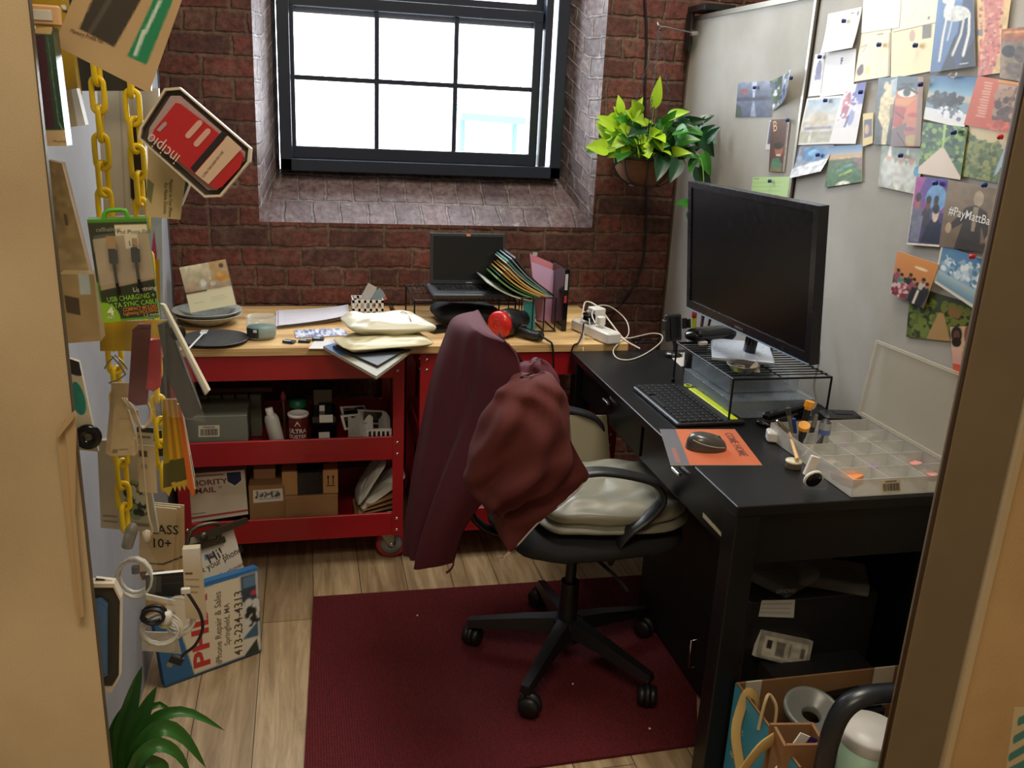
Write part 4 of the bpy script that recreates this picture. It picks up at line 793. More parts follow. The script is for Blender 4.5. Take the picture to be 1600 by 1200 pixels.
# wire file rack with folders
fr = thing('file_rack', (.83, 2.93, ZT), 'black wire file rack standing on the right plywood board, full of leaning folders', 'file rack')
F0, F1 = PY(812, 500, 2.86).x, PY(884, 480, 2.86).x
b = B()
for yy in (2.86, 3.06):
    for xx in (F0+.005, F0+.045, F0+.085, F0+.125): b.tube([(xx, yy, ZT+.004), (xx, yy, ZT+.12)], .0022, smooth=0, seg=6)
    b.tube([(F0, yy, ZT+.12), (F0+.13, yy, ZT+.12)], .0025, smooth=0, seg=6); b.tube([(F0, yy, ZT+.004), (F0+.13, yy, ZT+.004)], .0025, smooth=0, seg=6)
for xx in (F0, F0+.045, F0+.088, F0+.13): b.tube([(xx, 2.86, ZT+.004), (xx, 3.06, ZT+.004)], .0022, smooth=0, seg=6)
b.build('wires', wb, fr)
def folder(lb, P, th, col, grp='folders in the wire rack', rough=.5, name='file_folder', curve=0, cat='folder'):
    b = B(); P = [V(p) for p in P]; n = (P[1]-P[0]).cross(P[3]-P[0]).normalized()
    pos = lambda u, v, o=0: (P[0].lerp(P[1], u)).lerp(P[3].lerp(P[2], u), v)+n*(o+curve*math.sin(v*math.pi))
    b.grid(lambda u, v: pos(u, v), 6, 10); b.grid(lambda u, v: pos(u, v, th), 6, 10, flip=True)
    for e in range(4):
        fn = [lambda t: (t, 0), lambda t: (1, t), lambda t: (1-t, 1), lambda t: (0, 1-t)][e]
        b.add([pos(*fn(t/10)) for t in range(11)]+[pos(*fn(t/10), th) for t in range(11)], [(t, t+1, 12+t, 11+t) for t in range(10)], 0)
    return b.build(name, mat('folder_%02x%02x%02x' % tuple(col), col, rough), None, lb, cat, grp)
# each folder is a sheet hinged at the rack floor; its free corners follow the photo, near (y 2.87) and far (y 3.07)
YN_, YF_ = 2.865, 3.055
def fold(lb, top, bot, col, th=.002, dy=.0, curve=0, tf=None):
    a = PY(*top, YN_+dy); c = PY(*bot, YN_); 
    folder(lb, [a, V((a.x, YF_+dy, a.z)), V((c.x, YF_, c.z)), c], th, col, curve=curve)
fan = [((762, 441), (832, 470), (196, 200, 186), 'pale green sheet, lowest of the fanned papers leaning out of the file rack'),
       ((778, 434), (838, 466), (112, 148, 86), 'green folder just above the pale sheet in the fan'), ((782, 430), (842, 464), (64, 106, 74), 'dark green folder in the fanned pile'),
       ((786, 426), (845, 462), (196, 166, 90), 'manila folder above the green ones in the fan'), ((790, 422), (850, 462), (214, 156, 56), 'orange folder in the middle of the fan'),
       ((795, 420), (855, 462), (206, 180, 120), 'buff folder above the orange one'), ((792, 410), (858, 461), (180, 176, 140), 'olive cream folder under the teal one in the fan'), ((795, 407), (862, 461), (60, 130, 128), 'teal folder in the upper part of the fan'),
       ((800, 404), (866, 462), (150, 152, 150), 'grey folder above the teal one'), ((806, 402), (870, 464), (60, 52, 62), 'dark plum folder, topmost of the fan')]
for i, (tp, bt, col, lb) in enumerate(fan): fold(lb, tp, bt, col, .0035+.002*(i % 2), curve=.010)
card('file_folder', 'pink hanging folder standing upright behind the fanned folders', 'folder', [(828, 396), (885, 421), (883, 520), (838, 505)], plane_y(3.02), [('g', 0, 0, 1, 1, 'd88c9c', 'c87c98')], 'd08498', depth=.003, lift=0, group='folders in the wire rack', sides='b86c80')
card('file_folder', 'pale lilac sheet standing just in front of the pink hanging folder', 'folder', [(830, 409), (879, 428), (880, 512), (840, 500)], plane_y(3.005), [('g', 0, 0, 1, 1, 'd8b8dc', 'd898b8')], 'd0a8cc', depth=.001, lift=0, group='folders in the wire rack')
B().box(PY(836, 397, 3.0), (.016, .002, .012)).build('index_tab', clear2, None, 'clear index tab clipped on top of the pink folder', 'tab')
b = B(); a = PY(884, 420, 2.87); b.box((a.x+.006, 2.96, (a.z+ZT)/2), (.018, .19, a.z-ZT-.002), 0, bev=.002)
b.box((a.x+.004, 2.8642, a.z-.045), (.010, .001, .055), 1).box((a.x+.004, 2.8642, a.z-.105), (.009, .001, .025), 2); b.build('game_case', [glossb, mat('pale_print', (190, 190, 190), .5), mat('red_print', (170, 40, 40), .5)], None, 'narrow black case standing at the right end of the file rack', 'case')
card('teal_binder', 'teal folder with a dark picture standing lowest inside the file rack', 'folder', [(818, 472), (836, 470), (836, 530), (818, 512)], plane_y(2.872), [], '3c8c8c', depth=.006, lift=0)
card('pale_folder', 'pale green folder bent forward under the fan, with a dark printed patch', 'folder', [(834, 472), (872, 470), (882, 528), (836, 512)], ((0, 2.868, 0), (0.3, -1, 0)), [('g', 0, 0, 1, 1, '98b8a8', 'b4c8bc'), ('r', .15, .25, .5, .5, '4a4a50'), ('r', .05, .6, .5, .95, '7a98a0'), ('n', 0, 0, 1, 1, .1, 9, 3)], 'a0bcb0', depth=.003, lift=.004)
# hair dryer
hm = mat('dryer_black', (22, 23, 26), .35); hb = PZ(800, 515, ZT+.04); dr = thing('hair_dryer', (hb.x, hb.y, ZT), 'black hair dryer with a red rear cap lying beside the jacket on the plywood', 'hair dryer')
ca = PY(778, 510, 2.78); cb_ = PY(830, 497, 2.90); ca.z = ZT+.046; cb_.z = ZT+.046; ax = (cb_-ca).normalized()
b = B().lathe(ca, [(.0, .012), (.034, .012), (.043, .02), (.047, .04), (.047, .07), (.040, .10), (.028, .125), (.028, .14), (.024, .14), (.022, .12), (0, .12)], 0, 32, ax); b.build('barrel', hm, dr)
b = B().lathe(ca, [(.0, -.012), (.025, -.011), (.040, -.006), (.046, .004), (.046, .018), (.0, .018)], 0, 32, ax)
for i in range(3): b.lathe(ca, [(.010+.008*i, -.0125+.0015*i), (.012+.008*i, -.0135+.0015*i), (.014+.008*i, -.0115+.0015*i)], 0, 24, ax)
b.build('rear_cap', mat('red_translucent_plastic', (196, 36, 30), .25), dr, label='red rear cap')
g1 = PZ(845, 525, ZT+.022); g0 = ca+ax*.07; g0.z = ZT+.035; hd = (g1-g0)
b = B().tube([g0, g0+hd*.3+V((0, 0, -.004)), g0+hd*.7+V((0, 0, -.008)), g1], .019, seg=14, flat=.85); k = b.build('handle', hm, dr); WLOC[k] = WLOC[dr]
B().box(g0+hd*.45+V((0, 0, .014)), (.02, .01, .006), 0, rz=-.4, bev=.002).build('switch', dgrey, k)
b = B().tube([g1, g1+hd.normalized()*.03+V((0, 0, -.006)), V((PY(862, 545, 2.69).x, 2.685, ZT-.0)), V((PY(864, 575, 2.69).x, 2.685, .70)), V((PY(863, 610, 2.69).x, 2.685, .62)), V((PY(866, 700, 2.69).x, 2.684, .42)), V((.82, 2.684, .15))], .0035, seg=8, smooth=6); b.build('cord', hm, dr)
# power strip and adapters
ps = thing('power_strip', (1.0, 2.86, ZT), 'white power strip with chargers plugged in at the right end of the plywood', 'power strip')
a = PZ(905, 500, ZT+.035); c = PZ(958, 522, ZT+.035); d = (c-a); d.z = 0; an = math.atan2(d.y, d.x); cen = (a+c)/2; cen.z = ZT+.021
b = B().box(cen, (d.length+.02, .055, .038), 0, rz=an, bev=.008)
R = Matrix.Rotation(an, 3, 'Z')
for i in range(4):
    for q in (-.005, .005): b.box(cen+R@V((-.045+.03*i, q, .0192)), (.003, .006, .0012), 1, rz=an)
b.build('housing', [white, dgrey], ps)
for nm, off, dm, mm, lb, cat in (('charger_block', (-.045, .03, .055), (.05, .045, .05), white, 'white charger block, tallest plugged into the power strip', 'charger'), ('charger_block', (-.03, -.01, .052), (.045, .028, .026), glossb, 'black charger block plugged into the power strip', 'charger'), ('charger_block', (.030, .0, .052), (.024, .024, .030), white, 'small white cube charger at the right of the power strip', 'charger')):
    B().box(cen+R@V(off)-V((0, 0, .01)), dm, 0, rz=an, bev=.005).build(nm, mm, None, lb, cat, 'chargers on the power strip')
cw = mat('white_cable', (206, 200, 186), .45)
def cable(name, pts, r, mm, lb, cat='cable', grp=None, sm=6): return B().tube(pts, r, seg=8, smooth=sm).build(name, mm, None, lb, cat, grp)
zz = ZT+.004
cable('charging_cable', [PZ(930, 505, ZT+.075), PZ(925, 490, ZT+.085), PZ(935, 478, ZT+.085), PZ(955, 480, ZT+.07), PZ(978, 500, ZT+.03), PZ(982, 522, ZT+.006), PZ(968, 535, ZT+.004), PZ(958, 548, .757), PZ(965, 560, .754), PZ(985, 562, .754), PZ(1010, 552, .754), PZ(1032, 535, .754), PZ(1034, 524, .754), PZ(1018, 521, .756), PZ(985, 528, ZT+.006), PZ(962, 528, ZT+.006)], .0021, cw, 'thin white charging cable looping from the power strip onto the black desk')
cable('power_cable', [cen+V((-.05, 0, .045)), PZ(915, 472, ZT+.07), PZ(935, 480, ZT+.06), PZ(955, 505, ZT+.02), PZ(975, 530, ZT+.006), PZ(1000, 545, .758)], .003, cw, 'thicker white power cable running from the chargers towards the desk')
cable('charging_cable', [PZ(922, 510, ZT+.05), PZ(918, 485, ZT+.075), PZ(912, 505, ZT+.03), PZ(912, 530, ZT+.006), PY(911, 545, 2.688), PY(911, 556, 2.688)], .0018, cw, 'short white cable hanging over the plywood front edge')
cable('black_cable', [PZ(912, 505, ZT+.05), PZ(910, 520, ZT+.02), PZ(904, 535, ZT+.006), V((PY(894, 550, 2.688).x, 2.688, ZT-.01)), V((PY(890, 570, 2.688).x, 2.688, .68))], .003, blackp, 'black cable hanging over the plywood edge beside the desk corner')
card('paper_roll', 'narrow wooden ruler lying in front of the power strip', 'ruler', [(910, 524), (958, 527), (958, 531), (910, 528)], ((0, 0, ZT+.003), (0, 0, 1)), [], 'd8b888', thick=.003, lift=.001)
cable('black_cable', [V((1.065, YW-.012, 2.6)), PY(1008, 0, YW-.012), PY(1008, 150, YW-.012), PY(1010, 330, YW-.012), PY(1004, 410, YW-.012), PY(985, 455, YW-.012), PY(960, 485, YW-.015), PZ(935, 492, ZT+.02), PZ(925, 500, ZT+.045)], .0045, blackp, 'long black cable running down the brick wall behind the hanging plant')
B().box((PZ(1005, 533, .753)), (.075, .045, .006), 0, bev=.003).build('phone', glossb, None, 'thin black phone lying at the far end of the desk, inside the white cable loop', 'phone')
# ---------------------------------------------------------------- on the desk
RZ = .873
rs_ = wire_shelf('black wire riser shelf on the desk, holding the monitor', 1.055, 1.335, 1.965, 2.33, .870, .751, 16, 'x')
mo = thing('monitor', (1.17, 2.16, RZ+.003), 'large black computer monitor, switched off, on the wire riser', 'monitor')
def mon(w, h, off, ins=0):
    cx, cy, cz, a, t, ro = 1.077, 2.027, 1.154, .067, -.102, -.002
    r = V((math.sin(a), -math.cos(a), 0)); n = V((-math.cos(a), -math.sin(a), 0)); u = V((0, 0, math.cos(t)))-n*math.sin(t); nn = r.cross(u)*-1
    if nn.dot(n) < 0: nn = -nn
    c = V((cx, cy, cz))+nn*off
    return [c-r*w/2+u*h/2, c+r*w/2+u*h/2, c+r*w/2-u*h/2, c-r*w/2-u*h/2], r, u, nn
mb = mat('monitor_bezel', (24, 28, 36), .25); ms = mat('monitor_screen', (7, 8, 11), .3, spec=.25)
q, r_, u_, n_ = mon(.60, .36, 0); b = B().prism(q, -n_*.022); q2 = mon(.5, .26, -.022)[0]; q3 = mon(.3, .18, -.05)[0]
b.add(q2+q3, [(0, 1, 5, 4), (1, 2, 6, 5), (2, 3, 7, 6), (3, 0, 4, 7), (4, 5, 6, 7)]); sh = b.build('housing', mb, mo)
qo, qi = mon(.60, .36, .0)[0], mon(.562, .318, .0)[0]; qi = [p+u_*.006 for p in qi]
b = B().ring(qo, qi, n_*.004); b.build('bezel', mb, sh)
B().prism([p+n_*.0006 for p in qi], n_*.0006).build('display', ms, sh)
b = B(); base = qo[3]*.5+qo[2]*.5
b.prism([qo[3]+n_*.0045+u_*.001, qo[2]+n_*.0045+u_*.001, qo[2]+n_*.0045+u_*.004, qo[3]+n_*.0045+u_*.004], n_*.001); add_text(b, 'SAMSUNG', base+n_*.0046-r_*.03+u_*.010, r_, u_, .009, 1, bold=.01)
b.build('trim_strip', [mat('pale_blue_acrylic', (150, 186, 220), .15), silver], sh, label='pale blue acrylic edge strip with the maker lettering')
b = B(); c0 = V((1.18, 2.175, RZ+.012)); b.box(c0, (.165, .215, .012), 0, rz=-.42, bev=.012); b.build('foot', mat('silver_blue_plastic', (172, 182, 198), .28), mo, label='silver foot')
B().tube([(1.19, 2.15, RZ+.018), (1.19, 2.13, 1.0), (1.145, 2.04, 1.13)], .024, seg=14, flat=.6).build('neck', glossb, mo)
# keyboard
kb = thing('keyboard', (.995, 2.10, .7505), 'black wireless keyboard with a lime stand slot on the desk', 'keyboard')
K = [PZ(988, 606, .762), PZ(1084, 597, .762), PZ(1163, 656, .762), PZ(1063, 665, .762)]
kc = sum(K, V())/4; lx = ((K[3]-K[0])+(K[2]-K[1])).normalized(); ly = V((-lx.y, lx.x, 0)); 
if ly.x < 0: ly = -ly
Rk = Matrix((lx, ly, V((0, 0, 1)))).transposed(); KW, KH = .315, .19
b = B().box((kc.x, kc.y, .757), (KW, KH, .012), 0, R=Rk, bev=.006); kbase = b.build('case', blackp, kb); WLOC[kbase] = WLOC[kb]
P = lambda x, y, z: V((kc.x, kc.y, 0))+lx*x+ly*y+V((0, 0, z))
b = B()
for r0 in range(6):
    n = 14; h = .0175 if r0 < 5 else .011; y = -.083+.0205*r0
    for c in range(n):
        if r0 == 0 and 3 < c < 9:
            if c == 4: b.box(P(-.006, y+.008, .765), (.095, .017, .005), 0, R=Rk, bev=.002)
            continue
        b.box(P(-.144+.0222*c, y+.008, .765), (.0188, h, .005), 0, R=Rk, bev=.002)
b.build('keys', mat('key_black', (16, 16, 18), .6, spec=.25), kbase, kind='stuff')
B().box(P(.018, .066, .7645), (.262, .021, .0035), 0, R=Rk, bev=.002).build('stand_slot', mat('lime_plastic', (204, 222, 20), .4), kbase, label='lime yellow stand slot')
B().lathe(P(-.142, .068, .763), [(.008, 0), (.008, .003), (.011, .003), (.011, 0)], 0, 24).lathe(P(-.142, .068, .763), [(0, .002), (.008, .002)], 1, 20).build('dial', [mat('lime_plastic', (204, 222, 20), .4), blackp], kbase, label='lime ringed dial')
# mouse pad and mouse
card('mouse_pad', 'orange mouse pad with a grey strip and dark lettering on the desk', 'mouse pad', [(1031, 671), (1148, 671), (1191, 727), (1048, 727)], ((0, 0, .7512), (0, 0, 1)), [('g', .2, 0, 1, 1, 'b8623c', 'b4582f'), ('r', 0, 0, .21, 1, '5c5a60'), ('r', .07, .55, .12, .93, '8c5a52'), ('n', 0, 0, 1, 1, .04, 6, 2)], 'b45c34', [('COME HOME', .82, .12, .030, -90, '6c3c34', .155, .01)], thick=.0015, lift=.001, r=.6)
ms_ = thing('mouse', PZ(1103, 702, .7535), 'dark grey wireless mouse on the orange pad', 'mouse'); mc = PZ(1103, 700, .7535)
b = B(); vs = []; an = math.radians(-12); Rm = Matrix.Rotation(an, 3, 'Z')
NU, NV = 32, 14
def mpos(i, j, k=1):
    th = 2*math.pi*i/NU; ph = math.pi/2*j/NV; x = math.cos(th); y = math.sin(th)
    return mc+Rm@V((x*.049*math.cos(ph)**.6, y*.031*(1-.10*x)*math.cos(ph)**.6*k, .036*math.sin(ph)**.9*(1-.28*x*math.cos(ph))))
vs = [mpos(i, j) for j in range(NV+1) for i in range(NU)]
b.add(vs, [(j*NU+i, j*NU+(i+1) % NU, (j+1)*NU+(i+1) % NU, (j+1)*NU+i) for j in range(NV) for i in range(NU)], 0, True)
mshell = b.build('shell', mat('dark_grey_mouse', (66, 64, 60), .3, coat=.3), ms_); WLOC[mshell] = WLOC[ms_]
for q in (-1, 1):
    b = B(); b.tube([mpos(NU*(.5-q*.42*(1-t)) if False else (q*(3+t*10)) % NU, 2+t*3)+V((0, 0, .0006)) for t in (0, .25, .5, .75, 1)], .0016, smooth=3, seg=6); b.build('side_line', mat('pale_grey_rubber', (140, 138, 126), .4), mshell)
B().lathe(mpos(0, 8)+Rm@V((-.010, 0, .002)), [(0, -.003), (.006, -.003), (.006, .003), (0, .003)], 0, 16, Rm@V((0, 1, 0))).build('scroll_wheel', glossb, mshell)
# desk odds and ends
g = PZ(1160, 578, RZ+.01)
k = B().lathe((g.x, g.y, RZ+.005), [(0, .001), (.024, .001), (.030, .006), (.041, .020), (.043, .021), (.041, .022), (.029, .009), (0, .004)], 0, 40).build('metal_dish', mat('brushed_steel', (150, 144, 134), .28, 1), None, 'small round steel dish of bits on the wire riser', 'dish')
card('crumpled_tissue', 'scrap of white paper in the steel dish', 'paper', [(1172, 574), (1184, 562), (1187, 582), (1165, 581)], ((g.x+.005, g.y-.008, .9), (-.2, -1, .3)), [], 'd8d8d6', lift=.0, wave=.004)
B().tube([(g.x-.02, g.y, RZ+.016), (g.x-.005, g.y+.012, RZ+.018), (g.x+.01, g.y+.006, RZ+.017), (g.x-.012, g.y-.01, RZ+.016)], .002, seg=6).build('paper_clip', steel, None, 'bent metal clip in the steel dish', 'clip')
p = PZ(1098, 538, RZ+.008); B().box((p.x, p.y, RZ+.011), (.028, .012, .011), 0, rz=.2, bev=.003).build('eraser', white, None, 'small white eraser on the riser left of the silver monitor foot', 'eraser')
p = PZ(1105, 525, RZ+.02); b = B(); pillow(b, (p.x+.01, p.y, RZ+.0255), (.17, .065, .042), wr=.03, e=.5, seed=2, R=Matrix.Rotation(.25, 3, 'Z')); b.build('glasses_case', glossb, None, 'black glossy eyeglass case at the far end of the wire riser', 'case')
card('instruction_card', 'white card with a red print under the far leg of the wire riser', 'card', [(1050, 560), (1085, 556), (1098, 568), (1064, 573)], ((0, 0, .7515), (0, 0, 1)), [('p', [(.3, .5), (.9, .1), (1, .5), (.6, .9)], 'c04a38')], 'ccc8c4', lift=.001)
card('instruction_card', 'pale card tucked below the red printed card at the riser leg', 'card', [(1056, 552), (1080, 550), (1096, 562), (1064, 566)], ((0, 0, .7508), (0, 0, 1)), [], 'b8b4b0', lift=.0004)
# pens in a cup behind the riser
pcx, pcy = 1.185, 2.47
B().lathe((pcx, pcy, .751), [(0, 0), (.033, 0), (.036, .10), (.034, .10), (.031, .004), (0, .004)], 0, 28).build('pen_cup', dgrey, None, 'dark pen cup behind the wire riser', 'cup')
for i, (dx, col, h, lb) in enumerate(((-.022, (196, 210, 40), .148, 'yellow highlighter, leftmost in the dark pen cup'), (-.008, (40, 60, 150), .150, 'blue pen second from the left in the pen cup'), (.004, (60, 66, 90), .142, 'navy grey pen in the middle of the pen cup'), (.013, (170, 40, 44), .138, 'red pen right of the middle in the pen cup'), (.024, (40, 44, 60), .134, 'dark pen, rightmost in the pen cup'))):
    mm = mat('pen_%d' % i, col, .35); a = V((pcx+dx*.5, pcy+.006*((i % 2)*2-1), .757)); t = V((pcx+dx*1.25, pcy+.014*((i % 2)*2-1), .787+h)); d = (t-a).normalized(); rr = .0065 if i == 0 else .004
    B().cyl(a, t-d*.02, rr, seg=12).lathe(t-d*.02, [(rr, 0), (rr*1.12, .001), (rr*1.1, .018), (rr*.6, .026), (0, .027)], 1, 12, d).build('pen', [mm, mat('pink_cap', (180, 60, 60), .4) if i == 0 else mm], None, lb, 'pen', 'pens in the dark cup')
# phone mount
ph = thing('phone_mount', PZ(1052, 556, .751), 'black clamp phone holder on a jointed stand at the far desk corner', 'phone holder')
h0 = PZ(1052, 556, .751); yb = h0.y; hc = PY(1052, 512, yb)
B().lathe(h0, [(0, 0), (.028, 0), (.03, .004), (.02, .014), (0, .016)], 0, 28).build('base', blackp, ph)
B().tube([h0+V((0, 0, .01)), h0+V((.004, 0, .03)), hc+V((.006, .018, -.02))], .007, seg=10).lathe(hc+V((.002, .014, -.004)), [(0, -.012), (.010, -.008), (.013, 0), (.010, .008), (0, .012)], 0, 16).build('arm', blackp, ph)
R = Matrix.Rotation(.25, 3, 'Z')@Matrix.Rotation(-.2, 3, 'X')
cr_ = B().box(hc, (.062, .014, .088), 0, R=R, bev=.006).box(hc+R@V((0, -.009, -.0)), (.036, .004, .07), 1, R=R, bev=.001).build('cradle', [blackp, glossb], ph); WLOC[cr_] = WLOC[ph]
for q in (-1, 1): B().box(hc+R@V((q*.040, -.008, .012)), (.016, .010, .035), 0, R=R, bev=.003).box(hc+R@V((q*.047, -.018, .012)), (.006, .022, .03), 0, R=R, bev=.002).build('clamp_jaw', blackp, cr_)
for q in (-1, 1): B().tube([h0+V((q*.012, -.012, .014)), h0+V((q*.02, -.022, .012)), h0+V((q*.026, -.012, .010))], .0022, seg=6).build('clip_lever', chrome, ph, label='chrome clip lever')
# clear divided boxes under the riser
def organizer(lb, x0, x1, y0, y1, z0, h, nx, ny, mm=clear, lid=True, name='organizer_box', grp=None):
    b = B(); t = .0016
    b.box(((x0+x1)/2, (y0+y1)/2, z0+t/2), (x1-x0, y1-y0, t))
    for xx in (x0, x1): b.box((xx, (y0+y1)/2, z0+h/2), (t, y1-y0, h))
    for yy in (y0, y1): b.box(((x0+x1)/2, yy, z0+h/2), (x1-x0, t, h))
    o = b.build(name, mm, None, lb, 'storage box', grp); b = B()
    for i in range(1, nx): b.box((x0+(x1-x0)*i/nx, (y0+y1)/2, z0+h*.46), (t*.8, y1-y0, h*.9))
    for j in range(1, ny): b.box(((x0+x1)/2, y0+(y1-y0)*j/ny, z0+h*.46), (x1-x0, t*.8, h*.9))
    b.build('dividers', mm, o)
    if lid: B().box(((x0+x1)/2, (y0+y1)/2, z0+h+.0015), (x1-x0+.004, y1-y0+.004, .002), bev=.001).build('lid', mm, o)
    return o
organizer('clear divided plastic box, lower of the two under the wire riser', 1.075, 1.315, 2.00, 2.30, .7515, .046, 3, 6, grp='clear boxes under the riser')
organizer('clear divided plastic box stacked on the lower one under the wire riser', 1.095, 1.30, 2.06, 2.30, .803, .038, 2, 5, grp='clear boxes under the riser')
# stapler
st = PZ(1225, 662, .751); sd = (PZ(1258, 655, .751)-PZ(1192, 664, .751)).normalized(); Rs = Matrix((sd, V((-sd.y, sd.x, 0)), V((0, 0, 1)))).transposed()
sp = thing('stapler', st, 'black stapler on the desk between the wire riser and the tool tray', 'stapler')
B().box(st+V((0, 0, .006)), (.135, .034, .010), 0, R=Rs, bev=.005).build('base', blackp, sp)
B().box(st+Rs@V((.0, 0, .034)), (.138, .026, .018), 0, R=Rs@Matrix.Rotation(-.12, 3, 'Y'), bev=.007).box(st+Rs@V((.052, 0, .018)), (.03, .02, .026), 0, R=Rs, bev=.004).build('arm', glossb, sp)
B().box(st+Rs@V((-.008, 0, .022)), (.11, .014, .006), 0, R=Rs@Matrix.Rotation(-.10, 3, 'Y')).build('magazine', steel, sp)
t0 = PZ(1193, 663, .751); B().lathe(t0, [(.008, 0), (.018, 0), (.019, .003), (.019, .010), (.008, .010), (.008, 0)], 0, 28).build('tape_roll', glossb, None, 'small round black roll beside the stapler', 'roll')
a0 = PZ(1312, 655, .765); b = B().box((a0.x-.0, a0.y, .767), (.10, .06, .032), 0, rz=-.2, bev=.010); k = b.build('power_adapter', blackp, None, 'black power adapter brick beside the tool tray lid', 'adapter')
B().box((a0.x+.005, a0.y, .7838), (.045, .03, .0012), 0, rz=-.2).build('rating_plate', glossb, k)
cable('grey_cable', [V((1.36, 2.16, .98)), V((1.375, 2.10, .90)), PX(1272, 600, 1.36), PX(1276, 625, 1.36), PZ(1270, 640, .755), PZ(1255, 640, .755)], .003, mat('grey_cable', (110, 110, 104), .5), 'grey monitor cable curling down behind the wire riser')
cable('black_cable', [V((1.34, 2.34, .755)), V((1.375, 2.20, .757)), V((1.385, 2.05, .755)), V((a0.x+.01, a0.y+.03, .762))], .0028, blackp, 'black adapter cable running along the partition behind the riser')
# tool tray with an open lid
milk = clear2
TX0, TX1, TY0, TY1 = 1.112, 1.385, 1.502, 1.855
tt = organizer('milky divided parts tray with its lid open on the near desk corner', TX0, TX1, TY0, TY1, .7515, .040, 3, 5, milk, False, 'parts_tray')
b = B(); L4 = [PX(1367, 531, 1.392), PX(1503, 585, 1.392), PX(1480, 748, 1.392), PX(1342, 664, 1.392)]; L4 = [V((1.372, q.y, q.z)) if i > 1 else V((1.400, q.y, q.z)) for i, q in enumerate(L4)]
for q in L4[2:]: q.z = .793; q.x = 1.388
b.prism(L4, (-.002, 0, 0)); ce = sum(L4, V())/4; inn = [ce+(q-ce)*.94 for q in L4]; b.ring(L4, inn, (-.007, 0, 0)); b.build('lid', mat('milky_lid', (206, 200, 184), .3, alpha=.36), tt)
barsticker('barcode_sticker', [(1376, 750), (1407, 748), (1408, 768), (1377, 770)], plane_y(TY0-.001), tt, 'barcode sticker')
pu = mat('purple_sticker', (176, 140, 206), .5); orp = mat('orange_foam', (226, 140, 76), .6); pk = mat('pink_bits', (214, 150, 140), .5)
for (x, y, mm, dm, lb) in ((1330, 752, orp, (.05, .03, .018), 'orange foam piece in the near left cell of the parts tray'), (1312, 745, orp, (.03, .03, .012), 'small orange piece beside the foam in the parts tray'), (1365, 728, pu, (.02, .016, .003), 'purple square in the front middle cell of the parts tray'), (1397, 722, pu, (.02, .016, .003), 'purple square right of the front middle cell'), (1313, 672, pu, (.018, .016, .003), 'pink purple square at the far end of the parts tray'), (1318, 694, pu, (.016, .016, .003), 'pink square second from the far end of the tray'), (1430, 728, pk, (.03, .02, .012), 'pink bits in the right cell of the parts tray'), (1455, 745, pk, (.024, .02, .012), 'pink bits in the near right cell of the tray'), (1345, 690, paperm, (.03, .02, .012), 'white packet in the middle of the parts tray'), (1375, 682, clear2, (.03, .03, .012), 'frosted packet near the lid hinge of the tray'), (1296, 726, paperm, (.035, .02, .01), 'cream packet in the left cell of the tray')):
    p = PZ(x, y, .758); B().box((min(p.x, TX1-.02), max(p.y, TY0+.02), .7535+dm[2]/2+.0012), dm, 0, rz=.5, bev=.002).build('spare_part', mm, None, lb, 'part', 'spare parts in the tray')
# tools standing in the far end of the tray
def tool(lb, base, tip, segs, cat='screwdriver', name='screwdriver', flat=1):
    a, t = V(base), V(tip); d = (t-a).normalized(); L_ = (t-a).length; mats = []; b = B()
    for (f0, f1, r0, r1, mm) in segs:
        if mm not in mats: mats.append(mm)
        b.cyl(a+d*L_*f0, a+d*L_*f1, r0*1.25, mats.index(mm), r1*1.25, 12)
    return b.build(name, mats, None, lb, cat, 'tools standing in the parts tray' if name != 'wooden_stick' else None)
yel = mat('amber_plastic', (232, 160, 40), .35); wood = mat('pale_wood', (216, 178, 120), .6)
ty = 1.80
def TP(px, py, y=ty): return PY(px, py, y)
tool('amber and black precision screwdriver, the tallest in the tray', TP(1248, 690), TP(1266, 627), [(0, .35, .0015, .0015, steel), (.3, .42, .005, .006, blackp), (.42, .80, .0065, .0065, blackp), (.80, .86, .007, .007, yel), (.86, 1, .0095, .0095, yel)])
tool('amber and black precision screwdriver with its round head facing out, the lower one', TP(1250, 695, 1.77), TP(1257, 664, 1.74), [(0, .4, .004, .006, blackp), (.4, .85, .007, .008, blackp), (.85, 1, .011, .011, yel)])
tool('grey metal spudger leaning left of the amber screwdrivers', TP(1245, 690), TP(1214, 657), [(0, .8, .003, .004, steel), (.8, 1, .005, .002, steel)], 'tool', 'spudger')
tool('grey upright tweezers behind the wooden stick', TP(1240, 690), TP(1231, 637), [(0, .8, .004, .004, steel), (.8, 1, .005, .005, dgrey)], 'tweezers', 'tweezers')
tool('blue pen tip standing between the tweezers and the amber screwdrivers', TP(1244, 692), TP(1240, 654), [(0, 1, .004, .004, mat('blue_pen', (30, 60, 140), .4))], 'pen', 'pen')
tool('grey scraper right of the amber screwdrivers', TP(1262, 695), TP(1276, 648), [(0, .6, .004, .005, dgrey), (.6, 1, .006, .003, steel)], 'tool', 'scraper')
tool('wooden stick leaning out of the tray towards the white tin', PZ(1246, 718, .775), TP(1233, 676), [(0, 1, .0035, .003, wood)], 'stick', 'wooden_stick')
tool('fat brush with a blue band and clear bristles, rightmost tool in the tray', TP(1283, 705, 1.76), TP(1291, 655, 1.76), [(0, .55, .009, .010, clear2), (.55, .70, .011, .011, mat('blue_band', (90, 110, 180), .4)), (.70, .9, .012, .011, silver), (.9, 1, .011, .004, dgrey)], 'brush', 'brush')
tool('steel pliers nose in front of the fat brush', TP(1272, 712, 1.74), TP(1286, 680, 1.74), [(0, .6, .005, .006, steel), (.6, 1, .005, .002, dgrey)], 'pliers', 'pliers')
p = PZ(1207, 688, .751); B().box((p.x+.0, p.y, .764), (.032, .04, .026), 0, rz=-.35, bev=.006).build('charger_block', white, None, 'white cube charger left of the tool tray', 'charger')
